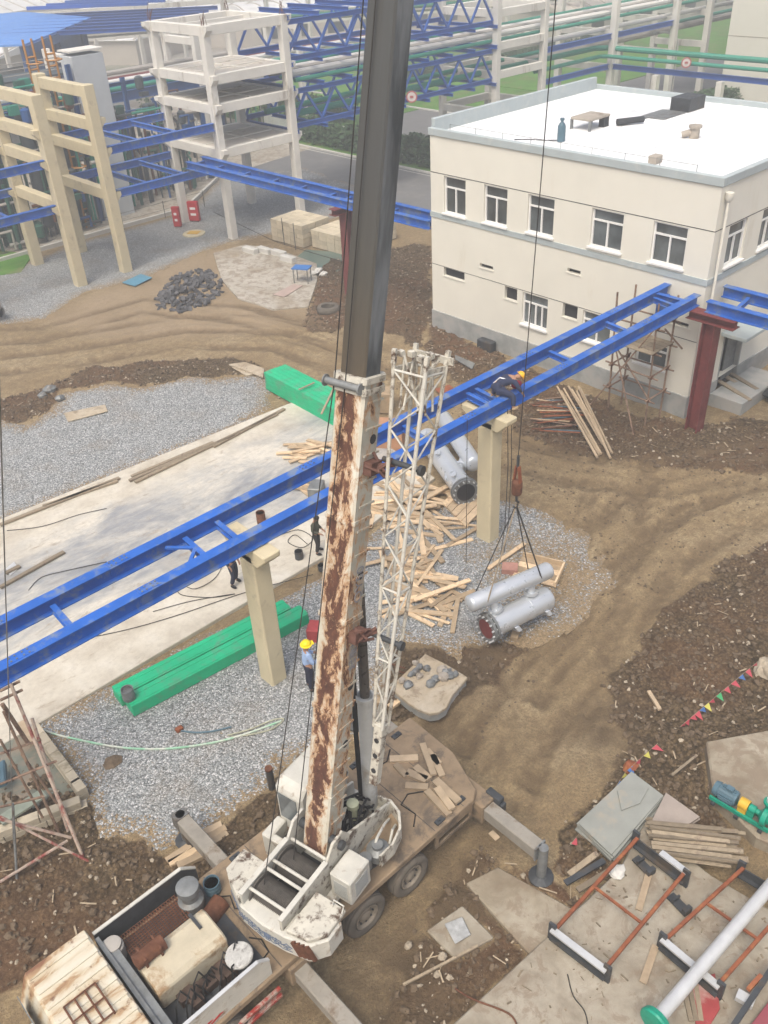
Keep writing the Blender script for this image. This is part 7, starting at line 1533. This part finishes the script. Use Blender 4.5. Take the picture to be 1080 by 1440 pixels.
def stand(**kw):
    J = dict(pelvis=(0, 0, .94), belly=(.01, 0, 1.12), chest=(.0, 0, 1.33), neck=(.01, 0, 1.48), head0=(.03, 0, 1.56), head=(.03, 0, 1.63), headtop=(.03, 0, 1.70),
      shoL=(0, .19, 1.41), elbL=(-.02, .25, 1.14), wriL=(.10, .22, .92), shoR=(0, -.19, 1.41), elbR=(-.02, -.25, 1.14), wriR=(.10, -.22, .92),
      hipL=(0, .10, .88), kneL=(.02, .11, .50), ankL=(-.02, .12, .09), toeL=(.14, .14, .05), hipR=(0, -.10, .88), kneR=(.02, -.11, .50), ankR=(-.02, -.12, .09), toeR=(.14, -.14, .05)); J.update(kw); return J
cloth = lambda n_, c_: M(n_, c_, .15, 6, .85, co='Object', bmp=.15, bscale=25)
BSH, NAVY, OLIVE, DKTR, DKNV = cloth('pale_blue_shirt', (.33, .45, .68)), cloth('navy_trousers', (.022, .026, .048)), cloth('olive_jacket', (.065, .068, .05)), cloth('dark_trousers', (.03, .028, .028)), cloth('dark_navy_overalls', (.03, .038, .075))
YH, WH = M('yellow_helmet', (.80, .62, .02), .05, 3, .35), M('orange_yellow_helmet', (.78, .42, .03), .05, 3, .35)
HAIR = M('black_hair', (.02, .018, .016), .2, 9, .6)
p = G(437, 969, .03)
person('person in yellow helmet, pale blue shirt and navy trousers beside the boom', (p.x, p.y, .03), math.radians(-20), stand(elbL=(.08, .26, 1.16), wriL=(.30, .14, 1.14), elbR=(.08, -.26, 1.16), wriR=(.30, -.10, 1.12)), BSH, NAVY, 'helmet', YH, BLACK, scale=1.0)
p = G(447, 776, .1)
person('person in olive jacket and dark trousers standing on the slab left of the boom', (p.x, p.y, .1), math.radians(-60), stand(kneR=(.10, -.14, .5), ankR=(.04, -.2, .09), toeR=(.2, -.22, .05), head=(.07, 0, 1.60), headtop=(.10, 0, 1.67), wriL=(.22, .16, 1.02), wriR=(.22, -.16, 1.02)), OLIVE, DKTR, 'hair', HAIR, BLACK, scale=.85)
p = G(331, 822, .1)
person('person in navy overalls on the slab, half hidden by the blue rail', (p.x, p.y, .1), math.radians(-75), stand(kneR=(.12, -.12, .52), ankR=(.0, -.16, .09), toeR=(.16, -.2, .05), ankL=(-.1, .16, .09), toeL=(.06, .2, .05)), DKNV, NAVY, 'helmet', WH, BLACK, scale=.95)
# worker astride the blue rail, bent forward along +X
J = dict(pelvis=(0, .22, .30), belly=(.17, .16, .43), chest=(.36, .05, .52), neck=(.5, -.02, .56), head0=(.57, -.06, .56), head=(.63, -.09, .555), headtop=(.69, -.11, .60),
   shoL=(.38, .22, .52), elbL=(.55, .34, .36), wriL=(.66, .22, .22), shoR=(.38, -.12, .50), elbR=(.40, -.32, .32), wriR=(.52, -.34, .14),
   hipL=(-.02, .34, .27), kneL=(.28, .46, .20), ankL=(.05, .50, -.12), toeL=(.18, .52, -.18), hipR=(-.02, .10, .24), kneR=(.22, -.28, .12), ankR=(.16, -.36, -.24), toeR=(.30, -.38, -.30))
person('person in dark navy overalls and yellow helmet bending on top of the blue rail', (18.72, 15.55, 5.28), math.radians(-8), J, DKNV, DKNV, 'helmet', WH, M('tan_boot', (.40, .30, .18), .1, 5, .7), scale=1.0)
o = MB().path([V((18.8, 15.95, 5.62)), V((18.85, 15.75, 5.85)), V((18.95, 15.55, 5.82)), V((19.02, 15.45, 5.62))], .02, 6).build('safety_strap', WHITEP, org=(18.8, 15.9, 5.6)); tag(o, 'white safety strap over the back of the worker on the rail', 'strap')
o = MB().ball((19.5, 15.62, 5.42), .17, 10, 7, (1.2, .8, .7)).build('red_bag', M('red_cloth', (.32, .02, .04), .2, 8, .8), org=(19.5, 15.6, 5.3), smooth=True); tag(o, 'red cloth bag on the blue rail in front of the bending worker', 'bag')
for k, dx in enumerate((-.05, .12)):
    a = V((18.75+dx, 15.28, 5.0)); o = MB().path([a, a+V((.0, -.1, -2.0)), a+V((-.1, -.15, -4.2)), a+V((-.7, -.5, -4.92))], .014, 5).build('cable', CABLE, org=a); tag(o, 'dark cable hanging from the worker on the rail down the far pier', 'cable', 'cables hanging down the far pier')
a = PLN(657, 590, 1, 15.3); o = MB().tube(a, V((a.x, a.y, .1)), .01, 5).build('rope', CABLE, org=(a.x, a.y, .1)); tag(o, 'thin rope hanging from the blue rail in front of the lying vessel', 'rope')
# ---------------------------------------------------------------- haze
hz_ = MB().bx(-430, 440, -430, 440, -1.6, 48).build('haze', (lambda m: m)(bpy.data.materials.new('thin_haze'))); hz_['kind'] = 'stuff'
hm = bpy.data.materials['thin_haze']; hm.use_nodes = True; hn = hm.node_tree; hn.nodes.clear()
vo_ = hn.nodes.new('ShaderNodeVolumePrincipled'); vo_.inputs['Color'].default_value = (.95, .955, .93, 1); vo_.inputs['Density'].default_value = .0050; vo_.inputs['Anisotropy'].default_value = .2
ou = hn.nodes.new('ShaderNodeOutputMaterial'); hn.links.new(vo_.outputs[0], ou.inputs['Volume'])
print('objects', len(bpy.data.objects), 'tris', sum(len(o.data.polygons) for o in bpy.data.objects if o.type == 'MESH'))
# ---------------------------------------------------------------- labels that single out the members of a repeat
def topx(o):
    d = o.matrix_basis.translation-CAM; zc = d.dot(FWD); return 540+F_PX*d.dot(RT)/zc, 720-F_PX*d.dot(UP)/zc
byl = {}
for o in bpy.data.objects:
    if o.parent is None and o.get('label') and o.get('group'): byl.setdefault((o['group'], o['label']), []).append(o)
ORDW = ['leftmost', 'second from the left', 'third from the left', 'fourth from the left', 'fifth from the left', 'sixth from the left']
ORDR = ['rightmost', 'second from the right', 'third from the right', 'fourth from the right', 'fifth from the right', 'sixth from the right']
for (g, lab), os_ in byl.items():
    n = len(os_)
    if n < 2: continue
    os_.sort(key=lambda o: topx(o)[0])
    if n <= 12:
        for k, o in enumerate(os_): o['label'] = ' '.join((lab+', '+(ORDW[k] if k < (n+1)//2 else ORDR[n-1-k])).split()[:16])
    else:
        xs_ = sorted(topx(o)[0] for o in os_); ys_ = sorted(topx(o)[1] for o in os_)
        for o in os_:
            x, y = topx(o); h = 'left' if x < xs_[n//3] else ('right' if x > xs_[2*n//3] else 'middle'); v = 'far' if y < ys_[n//2] else 'near'
            L_ = max(o.dimensions); s = 'long ' if L_ > 1.35 else 'short '
            o['label'] = ' '.join((s+(' '+lab).replace(' long ', ' ').strip()+', %s %s part' % (v, h)).split()[:16])
